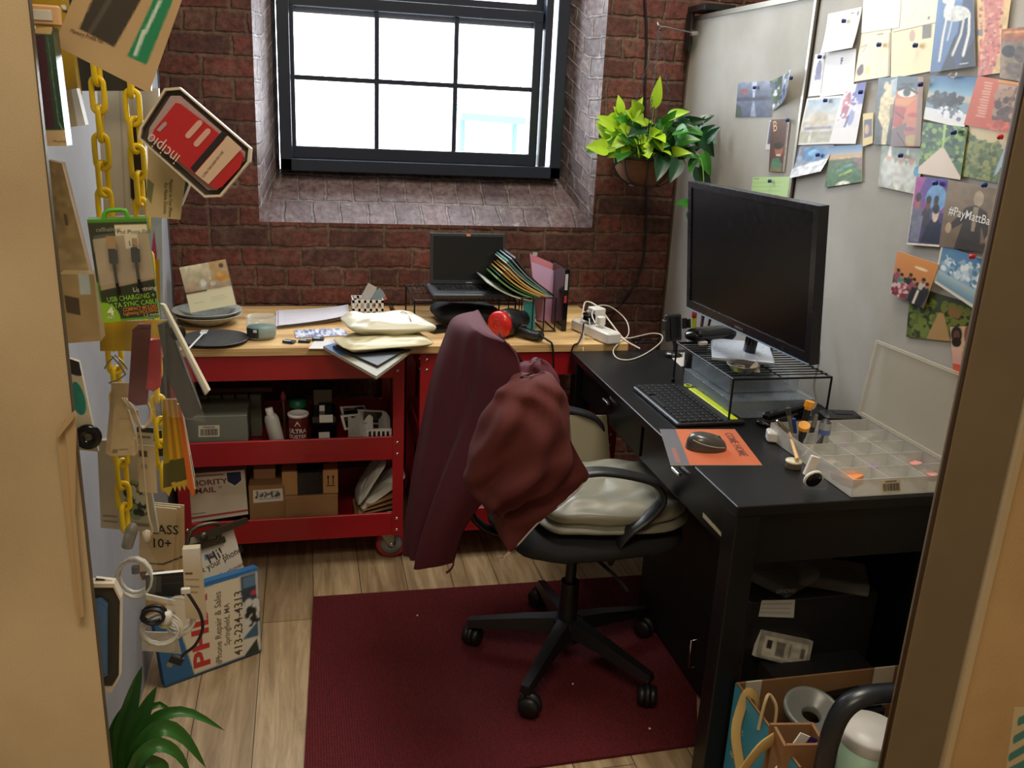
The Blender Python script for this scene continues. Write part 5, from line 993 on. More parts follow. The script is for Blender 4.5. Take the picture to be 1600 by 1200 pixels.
p = PZ(1239, 730, .751); B().lathe(p, [(0, 0), (.0175, 0), (.0175, .012), (.0185, .012), (.0185, .017), (0, .018)], 0, 30).build('round_tin', mat('cream_tin', (206, 198, 170), .4), None, 'small round cream tin in front of the wooden stick', 'tin')
p = PZ(1270, 766, .751); rr = thing('ring_stand_pack', p, 'clear pack with a black ring stand and white card beside the parts tray', 'pack')
q = [PY(1253, 762, p.y), PY(1252, 712, p.y), PY(1270, 695, p.y+.01), PY(1294, 728, p.y), PY(1290, 764, p.y)]
B().prism(q, (0, -.004, 0)).build('pouch', bag, rr)
B().box(PY(1268, 728, p.y-.010), (.022, .008, .045), 0, R=Matrix.Rotation(.3, 3, 'Y'), bev=.002).build('insert_card', white, rr)
rc = PY(1270, 747, p.y-.016); k = B().lathe(rc, [(0, 0), (.015, 0), (.018, -.002), (.018, -.007), (.0, -.007)], 0, 30, (0, 1, .3)).lathe(rc, [(.0185, 0), (.0215, 0), (.0215, -.006), (.0185, -.006)], 1, 32, (0, 1, .3)).build('ring_holder', [glossb, white], rr)
# ---------------------------------------------------------------- under the desk
fc = thing('file_cabinet', (1.17, 2.05, 0), 'black low filing cabinet under the desk with a chrome pull on its near side', 'cabinet')
blkl = mat('black_laminate', (13, 13, 14), .55)
cb = B().box((1.185, 2.05, .305), (.35, .50, .59), bev=.004).build('body', blkl, fc)
B().box((1.005, 2.05, .305), (.008, .49, .56), bev=.002).build('door', blkl, fc)
pp1, pp2 = PX(1081, 1000, .988), PX(1079, 1048, .988)
d = B().tube([(1.003, pp1.y, pp1.z), (.988, pp1.y, pp1.z), (.988, pp1.y, pp2.z), (1.003, pp1.y, pp2.z)], .004, smooth=0, seg=8).build('handle', chrome, fc, label='chrome handle')
bc_ = B().box((1.16, 1.70, .215), (.34, .14, .43), 0, bev=.004).build('storage_crate', mat('black_card', (16, 16, 17), .6), None, 'black carton with a white label standing under the near end of the desk', 'carton')
card('shipping_label', None, None, [(1190, 938), (1242, 937), (1240, 965), (1185, 963)], plane_y(1.628), [('r', .05, .2, .9, .26, '8c8c88'), ('r', .05, .45, .85, .5, '8c8c88'), ('r', .05, .7, .9, .75, '8c8c88')], 'b8b6b0', [('LENOVO', .38, -.42, .014, 0, '8a8a86')], parent=bc_, lift=.001)
b = B().box((1.12, 1.72, .446), (.15, .12, .028), 0, rz=.5, bev=.004); b.build('clear_clamshell', mat('dim_clear_plastic', (150, 150, 146), .2, alpha=.25), None, 'flat clear plastic pack lying on the black carton under the desk', 'pack')
b = B().box((1.245, 1.70, .446), (.16, .12, .030), 0, rz=-.5, bev=.006); b.build('clear_clamshell', mat('dim_clear_plastic', (150, 150, 146), .2, alpha=.25), None, 'deeper clear plastic clamshell lying right of the flat one on the black carton', 'pack')
b = B().box((1.16, 1.575, .14), (.26, .10, .28), 0, bev=.003); b.build('storage_crate', mat('black_card', (16, 16, 17), .6), None, 'low black carton in front of the labelled black carton under the desk', 'carton')
card('phone_clamshell', 'clear clamshell pack with a printed white card leaning on the labelled black carton', 'pack', [(1190, 984), (1271, 1002), (1262, 1046), (1180, 1026)], ((1.15, 1.60, .28), (0, -1, .35)), [('r', .0, .0, 1, 1, '8a8880'), ('r', .10, .18, .92, .90, 'b4b0a2'), ('r', .16, .3, .26, .6, '2c2c2c'), ('r', .34, .3, .50, .8, '6a6860'), ('r', .58, .28, .62, .8, '8a867a'), ('r', .8, .35, .88, .7, '6a6860'), ('n', 0, 0, 1, 1, .15, 12, 5)], '8a8880', depth=.016, lift=0, r=.2)
# open carton at the bottom right
inc = mat('inner_cardboard', (132, 98, 64), .8, var=.08)
cx0, cx1, cy0, cy1, ch_ = .894, 1.33, 1.215, 1.485, .33
ct = thing('open_carton', ((cx0+cx1)/2, (cy0+cy1)/2, 0), 'open brown carton with a blue printed side at the near end of the desk', 'box')
b = B().box(((cx0+cx1)/2, (cy0+cy1)/2, .003), (cx1-cx0-.01, cy1-cy0-.01, .004), 0)
for c, d in ((((cx0+cx1)/2, cy1-.003, ch_/2), (cx1-cx0, .005, ch_)), (((cx0+cx1)/2, cy0+.003, ch_/2-.03), (cx1-cx0, .005, ch_-.06)), ((cx0+.003, (cy0+cy1)/2, ch_/2), (.005, cy1-cy0-.012, ch_)), ((cx1-.003, (cy0+cy1)/2, ch_/2), (.005, cy1-cy0-.012, ch_))): b.box(c, d, 0)
k = b.build('carton', inc, ct)
b = B(); b.add([(cx0-.0008, cy1, .002), (cx0-.0008, cy0, .002), (cx0-.0008, cy0, ch_-.002), (cx0-.0008, cy1, ch_-.002)], [(0, 1, 2, 3)], 0)
for i, (z, s, tx) in enumerate(((.235, .035, 'life'), (.19, .02, 'natural'), (.16, .02, 'spring'))): add_text(b, tx, (cx0-.0018, cy1-.02, z), (0, -1, 0), (0, 0, 1), s, 1)
b.build('printed_side', [mat('sky_blue_print', (58, 150, 186), .5), mat('white_print', (230, 228, 220), .5)], k, label='sky blue printed side')
for (xa, xb, lb) in ((cx0+.018, cx0+.055, 'w'), (cx1-.10, cx1-.05, 'w')): B().box(((xa+xb)/2, cy1-.012, ch_-.03), (xb-xa, .004, .075)).build('carton_flap', mat('pale_card', (190, 182, 166), .7), k, label='pale inner flap')
strap = mat('khaki_webbing', (176, 146, 86), .8, bump=.3, bs=400)
cable_pts = [PY(1160, 1215, 1.36), PY(1150, 1150, 1.40), PY(1158, 1108, 1.43), PY(1170, 1083, 1.44), PY(1184, 1098, 1.44), PY(1178, 1140, 1.43), PY(1170, 1200, 1.42)]
B().tube(cable_pts, .012, flat=.15, seg=8, smooth=6, upv=(1, 0, 0)).build('webbing_strap', strap, None, 'wide khaki webbing strap arching over the left side of the open carton', 'strap')
B().tube([PY(1160, 1205, 1.26), PY(1185, 1172, 1.27), PY(1208, 1155, 1.30)], .014, flat=.15, seg=8, smooth=5, upv=(0, 0, 1)).build('webbing_strap', strap, None, 'khaki strap end lying lowest in the open carton', 'strap')
B().tube([PY(1185, 1140, 1.36), PY(1196, 1095, 1.37), PY(1203, 1086, 1.38), PY(1213, 1105, 1.37), PY(1210, 1135, 1.36)], .0035, seg=8, smooth=6).build('cord_loop', mat('tan_cord', (184, 160, 120), .8), None, 'thin tan cord loop standing up behind the strap in the carton', 'cord')
jp = PY(1268, 1110, 1.39); gj = mat('dim_glass', (150, 156, 150), .06, alpha=.35, spec=.7)
k = B().lathe((jp.x-.02, 1.36, .02), [(0, 0), (.040, 0), (.046, .01), (.046, .19), (.040, .215), (.036, .235)], 0, 40).build('glass_jar', gj, None, 'large glass jar with a wide grey ring lid in the open carton', 'jar')
B().lathe((jp.x-.0, 1.385, jp.z), [(.019, -.022), (.020, -.010), (.023, -.006), (.050, .003), (.054, .008), (.060, .009), (.062, .005), (.062, -.004), (.056, -.008), (.046, -.03)], 0, 48, (0, -.25, 1)).build('lid', mat('grey_enamel', (110, 112, 108), .3), k, label='grey ring lid')
p = PY(1330, 1070, 1.44); B().box((p.x, 1.425, .24), (.11, .09, .12), 0, rz=.1, bev=.01).build('black_case', glossb, None, 'black case standing at the back of the open carton', 'case')
p = PY(1250, 1165, 1.27)
b = B(); 
for c, d in (((p.x, 1.25, p.z-.04), (.085, .006, .12)), ((p.x, 1.31, p.z-.04), (.085, .006, .12)), ((p.x-.04, 1.28, p.z-.04), (.006, .055, .12)), ((p.x+.04, 1.28, p.z-.04), (.006, .055, .12))): b.box(c, d, 0, rz=-.15)
b.build('wooden_holder', mat('light_brown_wood', (140, 100, 64), .55, var=.1), None, 'small open wooden box lowest in the carton, near the bottom edge', 'box')
B().box((p.x-.005, 1.268, p.z-.03), (.06, .003, .11), 0, R=Matrix.Rotation(.5, 3, 'Y')).box((p.x-.001, 1.2655, p.z-.03), (.02, .001, .11), 1, R=Matrix.Rotation(.5, 3, 'Y')).build('printed_card', [paperm, mat('purple_print', (70, 40, 110), .5)], None, 'white and purple card stuck in the small wooden box', 'card')
wp = PY(1365, 1180, 1.28); k = B().lathe((wp.x-.0, 1.30, .05), [(0, 0), (.055, 0), (.06, .01), (.06, wp.z-.02), (0, wp.z-.019)], 0, 44).build('wipes_tub', mat('pale_green_print', (150, 176, 150), .4), None, 'round tub with a white lid and printed label at the right of the carton', 'tub')
b = B().lathe((wp.x, 1.30, .05), [(.0615, wp.z-.03), (.062, wp.z-.008), (.058, wp.z), (0, wp.z)], 0, 44); k2 = b.build('lid', white, k, label='white lid')
b = B(); arc_text(b, (wp.x, 1.30, 0), .0605, 'yogurt', wp.z-.04, .024, -.2, 0, .03); arc_text(b, (wp.x, 1.30, 0), .0605, 'vanilla', wp.z-.065, .024, -.2, 0, .03); b.build('print', mat('navy_print', (30, 38, 72), .5), k)
# the arm of a second chair
c2 = thing('desk_chair', (1.19, 1.193, 0), 'black padded chair arm in front of the open carton, the rest hidden by the post', 'chair')
ya = 1.192
B().tube([PY(1440, 1078, ya), PY(1400, 1082, ya), PY(1350, 1088, ya), PY(1318, 1108, ya), PY(1298, 1150, ya), PY(1285, 1210, ya), V((PY(1280, 1210, ya).x, ya, .12))], .021, flat=.8, seg=14, smooth=6).build('armrest', mat('black_armrest_rubber', (26, 30, 36), .32), c2)
px_ = PY(1280, 1210, ya).x
B().box((px_+.08, ya, .10), (.22, .03, .03), 0, bev=.006).cyl((px_, ya, .0), (px_, ya, .13), .014).cyl((px_+.18, ya, .0), (px_+.18, ya, .1), .014).cyl((PY(1440, 1078, ya).x, ya, .1), PY(1440, 1078, ya), .014).build('frame', blackp, c2)
# ---------------------------------------------------------------- right partition: clamp, plant, pictures
cl = thing('mounting_clamp', (XR+.03, 3.23, 1.857), 'black clamp bracket hooked over the top far end of the grey partition', 'clamp')
B().box((XR+.03, 3.19, 1.876), (.12, .15, .022), bev=.004).box((XR-.022, 3.25, 1.80), (.012, .05, .13), bev=.003).box((XR+.085, 3.22, 1.80), (.012, .05, .13), bev=.003).build('bracket', blackp, cl)
hy = 3.235; hk = PY(1032, 46, 3.06)
b = B().cyl((XR-.035, 3.20, 1.795), (XR-.012, 3.20, 1.795), .012).tube([(XR-.03, 3.20, 1.795), V((1.30, 3.14, hk.z+.012)), V((hk.x+.02, 3.07, hk.z+.012)), V((hk.x-.005, 3.055, hk.z+.010)), V((hk.x-.012, 3.055, hk.z+.022))], .004, seg=8, smooth=3)
b.build('hook_arm', chrome, cl, label='chrome hook arm')
P0 = V((1.190, 3.05, 1.262)); RP = .125; pz = 1.357
hp = thing('hanging_plant', P0, 'bright green trailing plant in a wire and coconut liner basket hung by the brick wall', 'plant')
coir = mat('coconut_liner', (104, 68, 42), .95, bump=1, bs=160, var=.2); wr2 = mat('dark_green_wire', (22, 24, 22), .4)
B().lathe(P0, [(0, 0), (.05, .003), (.08, .018), (.105, .048), (.118, .085), (.120, .095), (.112, .094), (.10, .07), (0, .065)], 0, 44).build('liner', coir, hp)
b = B(); b.tube([P0+V((math.cos(a)*.124, math.sin(a)*.124, .095)) for a in [2*math.pi*i/32 for i in range(32)]], .003, closed=True, smooth=1)
b.tube([P0+V((math.cos(a)*.055, math.sin(a)*.055, -.001)) for a in [2*math.pi*i/24 for i in range(24)]], .0022, closed=True, smooth=1)
for i in range(9):
    a = 2*math.pi*i/9+.2; d = V((math.cos(a), math.sin(a), 0)); b.tube([P0+d*.124+V((0, 0, .095)), P0+d*.116+V((0, 0, .06)), P0+d*.098+V((0, 0, .028)), P0+d*.055+V((0, 0, -.001))], .0022, seg=6)
b.build('basket_frame', wr2, hp)
top = V((hk.x-.004, 3.055, hk.z+.008))
for i in range(3):
    a = 2.2+2*math.pi*i/3; e = P0+V((math.cos(a)*.122, math.sin(a)*.122, .097)); n = 34; b = B()
    for k in range(n):
        c = e.lerp(top, (k+.5)/n); d = (top-e).normalized(); x, y = frame_to(d); s_d = x if k % 2 else y; hl = (top-e).length/n*.62
        b.tube([c+d*hl*math.cos(t)+s_d*.0035*math.sin(t) for t in [2*math.pi*j/8 for j in range(8)]], .0008, closed=True, smooth=1, seg=4)
    b.build('chain', wr2, hp)
def leaf(b, base, d, nrm, L_, W_, m, droop=.25, fold=.25):
    d = V(d).normalized(); nrm = V(nrm); nrm = (nrm-d*nrm.dot(d)).normalized(); s_ = d.cross(nrm); nu, nv = 6, 9
    def f(u, v):
        x = (u*2-1); w = W_*(math.sin(math.pi*min(1, v*.98+.02)**.62)**.9)*(1-.15*v); heart = -.10*L_*abs(x)*(1-v)**3
        return V(base)+d*(v*L_+heart)+s_*(x*w*.5)+nrm*(abs(x)*w*fold*.5-droop*L_*v*v)
    b.grid(f, nu, nv, m); 
limeL = mat('lime_leaf', (158, 196, 40), .38, var=.18, bs=60); greenL = mat('green_leaf', (58, 128, 40), .32, var=.25, bs=60); darkL = mat('dark_leaf', (22, 64, 34), .28, var=.2, bs=60); stemL = mat('green_stem', (110, 150, 60), .5)
b = B(); rs = random.Random(11); mid = P0+V((0, 0, .095))
for i in range(150):
    a = rs.uniform(0, 2*math.pi); el = rs.uniform(.05, 1.1); rr0 = rs.uniform(.01, .10); hi_ = i % 3 == 0
    left = math.cos(a) < .1
    out = V((math.cos(a), math.sin(a), 0)); st_ = mid+out*rr0*.6; L0 = rs.uniform(.04, .09)+(.05 if hi_ else 0); el = el+.35 if hi_ else el
    dirv = (out*math.cos(el)+V((0, 0, math.sin(el)))).normalized(); e = st_+dirv*L0+V((0, 0, .01))
    if abs(e.x-XR) < .04: continue
    m_ = (0 if (rs.random() < (.68 if left else .10)) else (1 if rs.random() < (.8 if left else .4) else 2))
    b.tube([st_, st_.lerp(e, .5)+V((0, 0, .008)), e], .0014, 3, seg=5, smooth=2)
    leaf(b, e, out*rs.uniform(.4, 1)+V((rs.uniform(-.3, .3), rs.uniform(-.5, 0), rs.uniform(-.5, .7))), (rs.uniform(-.5, .5), -1, rs.uniform(.1, .9)), rs.uniform(.055, .088), rs.uniform(.040, .060), m_, rs.uniform(.1, .5))
for (px, py, y, L_, W_, d, m_) in ((948, 232, 2.97, .07, .052, (-1, -.3, .1), 0), (985, 185, 3.0, .07, .035, (.5, -.2, 1), 0), (1022, 165, 3.0, .085, .036, (.1, -.2, 1), 0), (960, 200, 3.0, .07, .04, (-.8, -.2, .5), 0), (1060, 250, 2.92, .08, .05, (-.4, -.5, -.7), 2), (1035, 245, 2.92, .09, .052, (-.3, -.6, -.6), 2), (940, 228, 2.98, .05, .03, (-1, 0, -.4), 1), (970, 175, 3.02, .05, .03, (-.2, 0, 1), 0)):
    p = PY(px, py, y); b.tube([mid+V((-.02, 0, 0)), (p+mid)/2+V((0, 0, .02)), p], .0014, 3, seg=5); leaf(b, p, d, (0, -1, .4), L_*1.15, W_*1.2, m_, .15)
# long vine trailing over the right rim, in front of the partition
vine = [mid+V((.09, -.03, .03)), V((1.32, 2.98, 1.40)), V((1.345, 2.93, 1.36)), V((1.35, 2.90, 1.28)), V((1.352, 2.88, 1.19)), V((1.35, 2.88, 1.12))]
b.tube(vine, .002, 3, seg=6)
for i, (px, py, d, m_, L_) in enumerate(((1078, 200, (.3, -.3, 1), 2, .05), (1098, 210, (.2, -.4, -.6), 2, .09), (1075, 190, (.8, -.2, .5), 2, .06), (1092, 262, (.3, -.4, -.8), 2, .10), (1085, 225, (.7, -.3, .2), 1, .08), (1070, 240, (-.9, -.4, .1), 1, .08), (1088, 245, (-.5, -.4, -.7), 1, .07), (1100, 240, (.2, -.3, -.9), 1, .08), (1078, 318, (-.9, -.2, .05), 1, .065), (1073, 330, (0, -.2, -1), 1, .04), (1068, 215, (.4, -.5, .6), 2, .08), (1105, 220, (.1, -.4, .4), 2, .07))):
    p = PX(px, py, 1.352); p = V((min(p.x, 1.352), min(max(p.y, 2.8), 3.0), p.z)); leaf(b, p, d, (-.8, -.5, .3), L_, L_*.62, m_, .15)
b.build('foliage', [limeL, greenL, darkL, stemL], hp)
# ---- pictures pinned on the partition
PXR = ((XR, 0, 0), (-1, 0, 0)); GP = 'pictures pinned on the grey partition'
def U(q, p):
    u = v = .5
    for _ in range(20):
        f = [((q[0][k]*(1-u)+q[1][k]*u)*(1-v)+(q[3][k]*(1-u)+q[2][k]*u)*v)-p[k] for k in (0, 1)]
        du = [(q[1][k]-q[0][k])*(1-v)+(q[2][k]-q[3][k])*v for k in (0, 1)]; dv = [(q[3][k]-q[0][k])*(1-u)+(q[2][k]-q[1][k])*u for k in (0, 1)]
        D = du[0]*dv[1]-du[1]*dv[0]; u -= (f[0]*dv[1]-f[1]*dv[0])/D; v -= (du[0]*f[1]-du[1]*f[0])/D
    return (u, v)
def pic(lb, px, ops, base, texts=(), lift=.002, cat='photo', name='postcard', **k): return card(name, lb, cat, px, PXR, ops, base, texts, lift=lift, group=GP, **k)
skin, skd = 'b88466', '7a4c38'
pic('small print of a blue misty lake reflection with a red patch', [(1154, 129), (1207, 126), (1207, 182), (1150, 183)], [('g', 0, 0, 1, .5, '8a94ac', '454c66'), ('g', 0, .5, 1, 1, '5c6480', '4a5470'), ('r', 0, .44, 1, .54, '363c52'), ('e', .22, .28, .12, .08, '8a4c54'), ('p', [(.42, 0), (.58, 0), (.52, .45), (.48, .45)], 'bcc6dc'), ('p', [(.48, .55), (.52, .55), (.58, 1), (.42, 1)], '98a4c0'), ('p', [(0, .6), (.15, .7), (.2, 1), (0, 1)], '39463c'), ('n', 0, 0, 1, 1, .15, 14, 3)], '5a6480')
pic('green and white print curling off the partition beside the lake print', [(1204, 127), (1255, 108), (1246, 150), (1209, 173)], [('p', [(0, 0), (.5, 0), (.4, .8), (0, .9)], '3c5438'), ('g', .5, 0, 1, 1, 'c8d0e0', '6a7490'), ('b', 0, 0, 1, 1, ['e0e4f0', '40508c', '6a7c68'], 50, .05, 3)], '7c8898', lift=.003, curl2=.035)
pic('slim white card peeping out left of the brown B bookmark', [(1203, 188), (1210, 188), (1208, 234), (1196, 234)], [('r', .2, .05, .9, .8, '4c5068')], 'd8d8d8', lift=.001, name='card', cat='card')
pic('brown bookmark with a cursive B and a smiling face in a green collar', [(1207, 187), (1236, 186), (1227, 269), (1203, 268)], [('r', 0, .42, 1, .5, '5a3222'), ('r', .88, 0, 1, 1, 'a09088'), ('e', .55, .58, .24, .12, '9c5c40'), ('e', .5, .50, .26, .07, '30201c'), ('r', .42, .66, .66, .69, 'e6d6cc'), ('p', [(.1, .95), (.2, .75), (.55, .72), (.8, .85), (.8, 1), (.1, 1)], '487c5c'), ('p', [(.1, .9), (.8, .9), (.8, 1), (.1, 1)], '7c7450'), ('n', 0, 0, 1, 1, .1, 9, 2)], '5c3426', [('B', .15, .24, .045, 12, 'e8c090', None, .0)], lift=.004, name='bookmark', cat='bookmark')
pic('light green ruled note pinned just above the monitor', [(1177, 277), (1235, 276), (1229, 330), (1171, 330)], [('r', .05, .05, .2, .07, '4a6a3c')]+[('r', .04, .16+.12*i, .8, .175+.12*i, '9cc080') for i in range(6)], 'bcdc98', lift=.002, name='note', cat='note')
W0 = 'e6e0d6'
def lines(x0, y0, x1, n, dy, c='b8b0a8'): return [('r', x0, y0+dy*i, x1, y0+dy*i+.012, c) for i in range(n)]
pic('white letter sheet, topmost left of the paper group', [(1298, 22), (1351, 11), (1341, 75), (1291, 84)], [('r', .7, .1, .8, .14, '707070'), ('r', .88, .1, .94, .2, '505050')]+lines(.1, .3, .5, 3, .12, 'd8d0c8'), W0, lift=.008, name='letter', cat='paper', curl=.01)
pic('blank white sheet at the top edge, second from the left', [(1353, -12), (1412, -12), (1408, 43), (1349, 52)], [], 'eae6dc', lift=.006, name='letter', cat='paper', res=(4, 4))
pic('cream sheet with a faint sketch at the top edge beside the blue painting', [(1412, -12), (1470, -12), (1465, 35), (1398, 50)], [('l', [(.3, .3), (.5, .5), (.4, .7)], .008, 'c0b498'), ('r', .8, .75, .85, .85, '807058')], 'e6dcc2', lift=.005, name='letter', cat='paper')
pic('cream letter with a small purple figure and a yellow mark', [(1349, 52), (1395, 44), (1393, 119), (1337, 128)], [('r', .94, .1, 1, 1, 'a08868'), ('e', .15, .78, .10, .10, '5c2c3c'), ('e', .17, .70, .06, .05, '40202c'), ('r', .32, .72, .42, .86, 'd4dc50'), ('r', .55, .08, .75, .11, '907858'), ('l', [(.08, .3), (.25, .26), (.15, .4)], .01, '907050'), ('n', 0, 0, .2, 1, .1, 8, 1)], 'ecdfba', lift=.005, name='letter', cat='paper')
pic('cream envelope with a dark stamp beside the blue painting', [(1395, 44), (1464, 34), (1459, 111), (1394, 123)], [('r', .72, .05, .92, .32, '6c6454'), ('e', .5, .22, .07, .12, 'c0a088')], 'ecdcae', lift=.004, name='envelope', cat='envelope')
pic('narrow white card with a dark purple stamp', [(1275, 85), (1291, 83), (1286, 149), (1264, 151)], [('e', .55, .38, .24, .22, '5c5488'), ('r', .3, .5, .8, .62, '6c6894')], 'e0dcdc', lift=.003, name='card', cat='card')
pic('white sheet with a blue letter F at its top', [(1291, 83), (1340, 76), (1335, 145), (1283, 152)], lines(.15, .3, .8, 6, .09, 'd4ccc8')+[('r', 0, 0, .04, .9, '8a7a50')], 'e4e0dc', [('F', .55, .30, .022, 0, '343c78', None, .04)], lift=.004, name='letter', cat='paper')
pic('photo of a pale domed building, left of the red and blue painting', [(1264, 154), (1320, 149), (1300, 225), (1248, 227)], [('r', .05, .05, .96, .95, 'c8c4b8'), ('g', .05, .05, .96, .5, '9cb4c8', 'd8cfbe'), ('e', .5, .52, .28, .2, 'c4b8a0'), ('r', .12, .62, .9, .67, '8c84a0'), ('g', .05, .72, .96, .95, 'a8a898', 'c0bca8'), ('p', [(.35, .66), (.4, .95), (.3, .95)], 'e0dccc'), ('n', .05, .05, .95, .95, .1, 12, 4)], 'e0dcd4', lift=.006)
pic('red and blue dancing figures painting on white paper', [(1326, 134), (1358, 128), (1341, 225), (1299, 225)], [('g', .55, 0, 1, .35, '3c3c94', '6c7cc0'), ('e', .30, .35, .16, .22, 'a84c6c'), ('e', .2, .28, .10, .1, 'c86c80'), ('e', .65, .42, .14, .18, 'ddd4e0'), ('e', .62, .55, .12, .14, '8c94c4'), ('l', [(.5, .55), (.45, .7)], .04, '4c5890'), ('b', .1, .1, .9, .6, ['b03c58', '4850a8', 'e8e4ec'], 30, .06, 8), ('g', 0, .72, 1, 1, 'e2dede', 'e6e4e2')], 'dcd8dc', lift=.008, name='painting', cat='painting')
pic('blue and white abstract print curling, lowest on the left of the group', [(1249, 228), (1306, 226), (1290, 268), (1240, 279)], [('g', 0, 0, 1, 1, '707a90', '98a4b8'), ('e', .55, .3, .35, .25, '3c74a8'), ('e', .5, .25, .15, .1, '6ca4d0'), ('p', [(0, .7), (1, .5), (1, 1), (0, 1)], 'd4d8e0'), ('n', 0, 0, 1, 1, .25, 12, 6)], '6c84a4', lift=.004, curl=.012)
pic('photo of a green field with colourful rows under a blue sky', [(1298, 229), (1350, 226), (1349, 284), (1291, 293)], [('g', 0, 0, 1, .25, '4c7cb4', 'b4bcc0'), ('r', 0, .22, 1, .34, 'c8a878'), ('g', 0, .34, 1, 1, '5c6c4c', '3c7040'), ('l', [(.35, .62), (.7, .5)], .03, '4c9c8c'), ('l', [(.4, .74), (.7, .66)], .03, '8cb844'), ('p', [(.75, .36), (1, .34), (1, .7)], '906c70'), ('e', .5, .98, .2, .08, 'e0dcc8'), ('n', 0, .3, 1, 1, .25, 16, 8)], '5c7458', lift=.005)
pic('tiny framed photo on a cream card between the painting and the classical figures', [(1351, 178), (1367, 176), (1366, 224), (1351, 229)], [('r', .12, .2, .9, .75, '4c4458'), ('e', .4, .5, .2, .15, 'c8a070')], 'd8c070', lift=.005)
pic('dark print of a pale classical figure, left half hidden by the eye poster', [(1376, 122), (1410, 120), (1400, 227), (1368, 225)], [('g', 0, 0, 1, 1, '5c7480', '2c2c24'), ('p', [(.2, .3), (.6, .1), (.9, .2), (.7, .6), (.6, 1), (.4, 1), (.4, .75), (.15, .6)], 'dccba0'), ('e', .42, .13, .12, .06, 'e0c8a8'), ('p', [(.6, .05), (1, 0), (.9, .3), (.7, .3)], 'a8b8c0'), ('r', .65, .4, .8, .6, '907c50'), ('n', 0, 0, 1, 1, .15, 10, 3)], '4c5858', lift=.006, name='painting', cat='painting')
pic('poster of a big eye and lips in geometric orange patches', [(1408, 119), (1448, 120), (1443, 229), (1396, 229)], [('r', .0, 0, .8, .2, '44606c'), ('r', .15, .1, .65, .14, '302824'), ('e', .42, .23, .34, .07, 'e0dcd0'), ('e', .42, .23, .14, .06, '343834'), ('e', .42, .23, .05, .022, '101010'), ('l', [(.08, .2), (.4, .155), (.8, .24)], .02, '1c1818'), ('p', [(0, .32), (.8, .3), (.5, .42), (0, .4)], 'd88c50'), ('p', [(0, .42), (.45, .45), (.3, .75), (0, .7)], 'b04434'), ('p', [(.45, .45), (.75, .35), (.8, .6), (.6, .62)], 'd8744c'), ('e', .7, .55, .2, .035, 'b84c3c'), ('p', [(.0, .75), (.5, .65), (.5, 1), (0, 1)], '74605c'), ('e', .62, .78, .2, .07, 'b06868'), ('e', .62, .75, .18, .03, '8c5054'), ('e', .7, .9, .2, .07, 'b09c60'), ('p', [(.85, 0), (1, 0), (1, 1), (.8, 1)], '8c6c58'), ('l', [(.05, .5), (.4, .6)], .012, '502c24'), ('l', [(.2, .8), (.55, 1)], .012, '402420')], 'c07858', lift=.009, name='poster', cat='poster')
pic('pale print of three white robed figures, below the eye poster', [(1380, 227), (1449, 233), (1434, 304), (1374, 291)], [('g', 0, 0, 1, 1, '8c9c8c', 'b0b0a0'), ('e', .22, .6, .17, .38, 'c8ccc8'), ('e', .5, .62, .15, .36, 'd0d0c8'), ('e', .76, .62, .15, .36, 'c4c8c0'), ('e', .22, .28, .07, .09, 'c8a090'), ('e', .5, .3, .06, .08, 'c8a090'), ('e', .74, .3, .06, .08, 'b88c7c'), ('p', [(.2, 0), (.24, 0), (.26, .25), (.17, .25)], 'e4e4dc'), ('p', [(.6, .05), (.64, .05), (.68, .3), (.58, .3)], 'dcdcd4'), ('e', .9, .5, .08, .12, '4c8cac'), ('n', 0, 0, 1, 1, .12, 12, 5)], 'a4aca0', lift=.004)
pic('blue painting of a white four legged animal', [(1473, -12), (1527, -12), (1530, 104), (1459, 114)], [('g', 0, 0, 1, 1, '6088b8', '486898'), ('p', [(.5, .6), (1, .2), (1, 1), (.25, 1)], '10182c'), ('p', [(.75, 0), (1, 0), (1, .6), (.6, 1), (.5, .8)], '283c64'), ('e', .55, .28, .34, .10, 'd0d4d0'), ('p', [(.2, .25), (.35, .02), (.5, .1), (.42, .32)], 'dcdcd8'), ('e', .26, .1, .12, .05, 'e4e4e0'), ('l', [(.4, .08), (.5, 0)], .02, 'd8d8d4'), ('l', [(.3, .32), (.24, .55), (.2, .85)], .028, 'd4d4cc'), ('l', [(.45, .34), (.4, .5), (.36, .6)], .022, 'b8bcbc'), ('l', [(.75, .32), (.68, .55), (.5, .8)], .026, 'ccccc4'), ('l', [(.88, .3), (.86, .55), (.74, .82)], .03, 'dcdcd4'), ('r', .66, .93, .85, .945, 'a8b4c0'), ('n', .2, 0, .9, .4, .1, 14, 7)], '40608c', lift=.010, name='painting', cat='painting')
pic('photo of dark rocks on a white beach under blue sky', [(1459, 118), (1531, 121), (1510, 201), (1446, 186)], [('g', 0, 0, 1, .4, '245c94', '8cb4c8'), ('r', 0, .38, 1, .5, 'b8b09c'), ('e', .25, .55, .25, .1, '303430'), ('e', .55, .52, .2, .12, '2c3038'), ('b', .1, .38, .8, .7, ['282c34', '4c5058', '181c20'], 50, .05, 5), ('g', 0, .72, 1, 1, 'd8dce4', 'e0e0dc'), ('b', .3, .65, .9, .85, ['e4e8f0', '6c7884'], 25, .05, 7)], '7c98a8', lift=.006)
pic('pink and red relief map on yellow at the top right', [(1530, -12), (1585, -12), (1568, 114), (1532, 119)], [('p', [(.2, 0), (.85, 0), (.7, .35), (.85, .7), (.6, 1), (.0, 1), (.05, .7), (.3, .5)], 'c8786c'), ('b', .1, 0, .8, 1, ['b85c54', 'd89080', 'e0a890', 'a84c48'], 160, .05, 9), ('r', 0, .45, .2, .52, '7c7480'), ('n', 0, 0, 1, 1, .1, 10, 2)], 'd8b87c', lift=.006, name='map', cat='map')
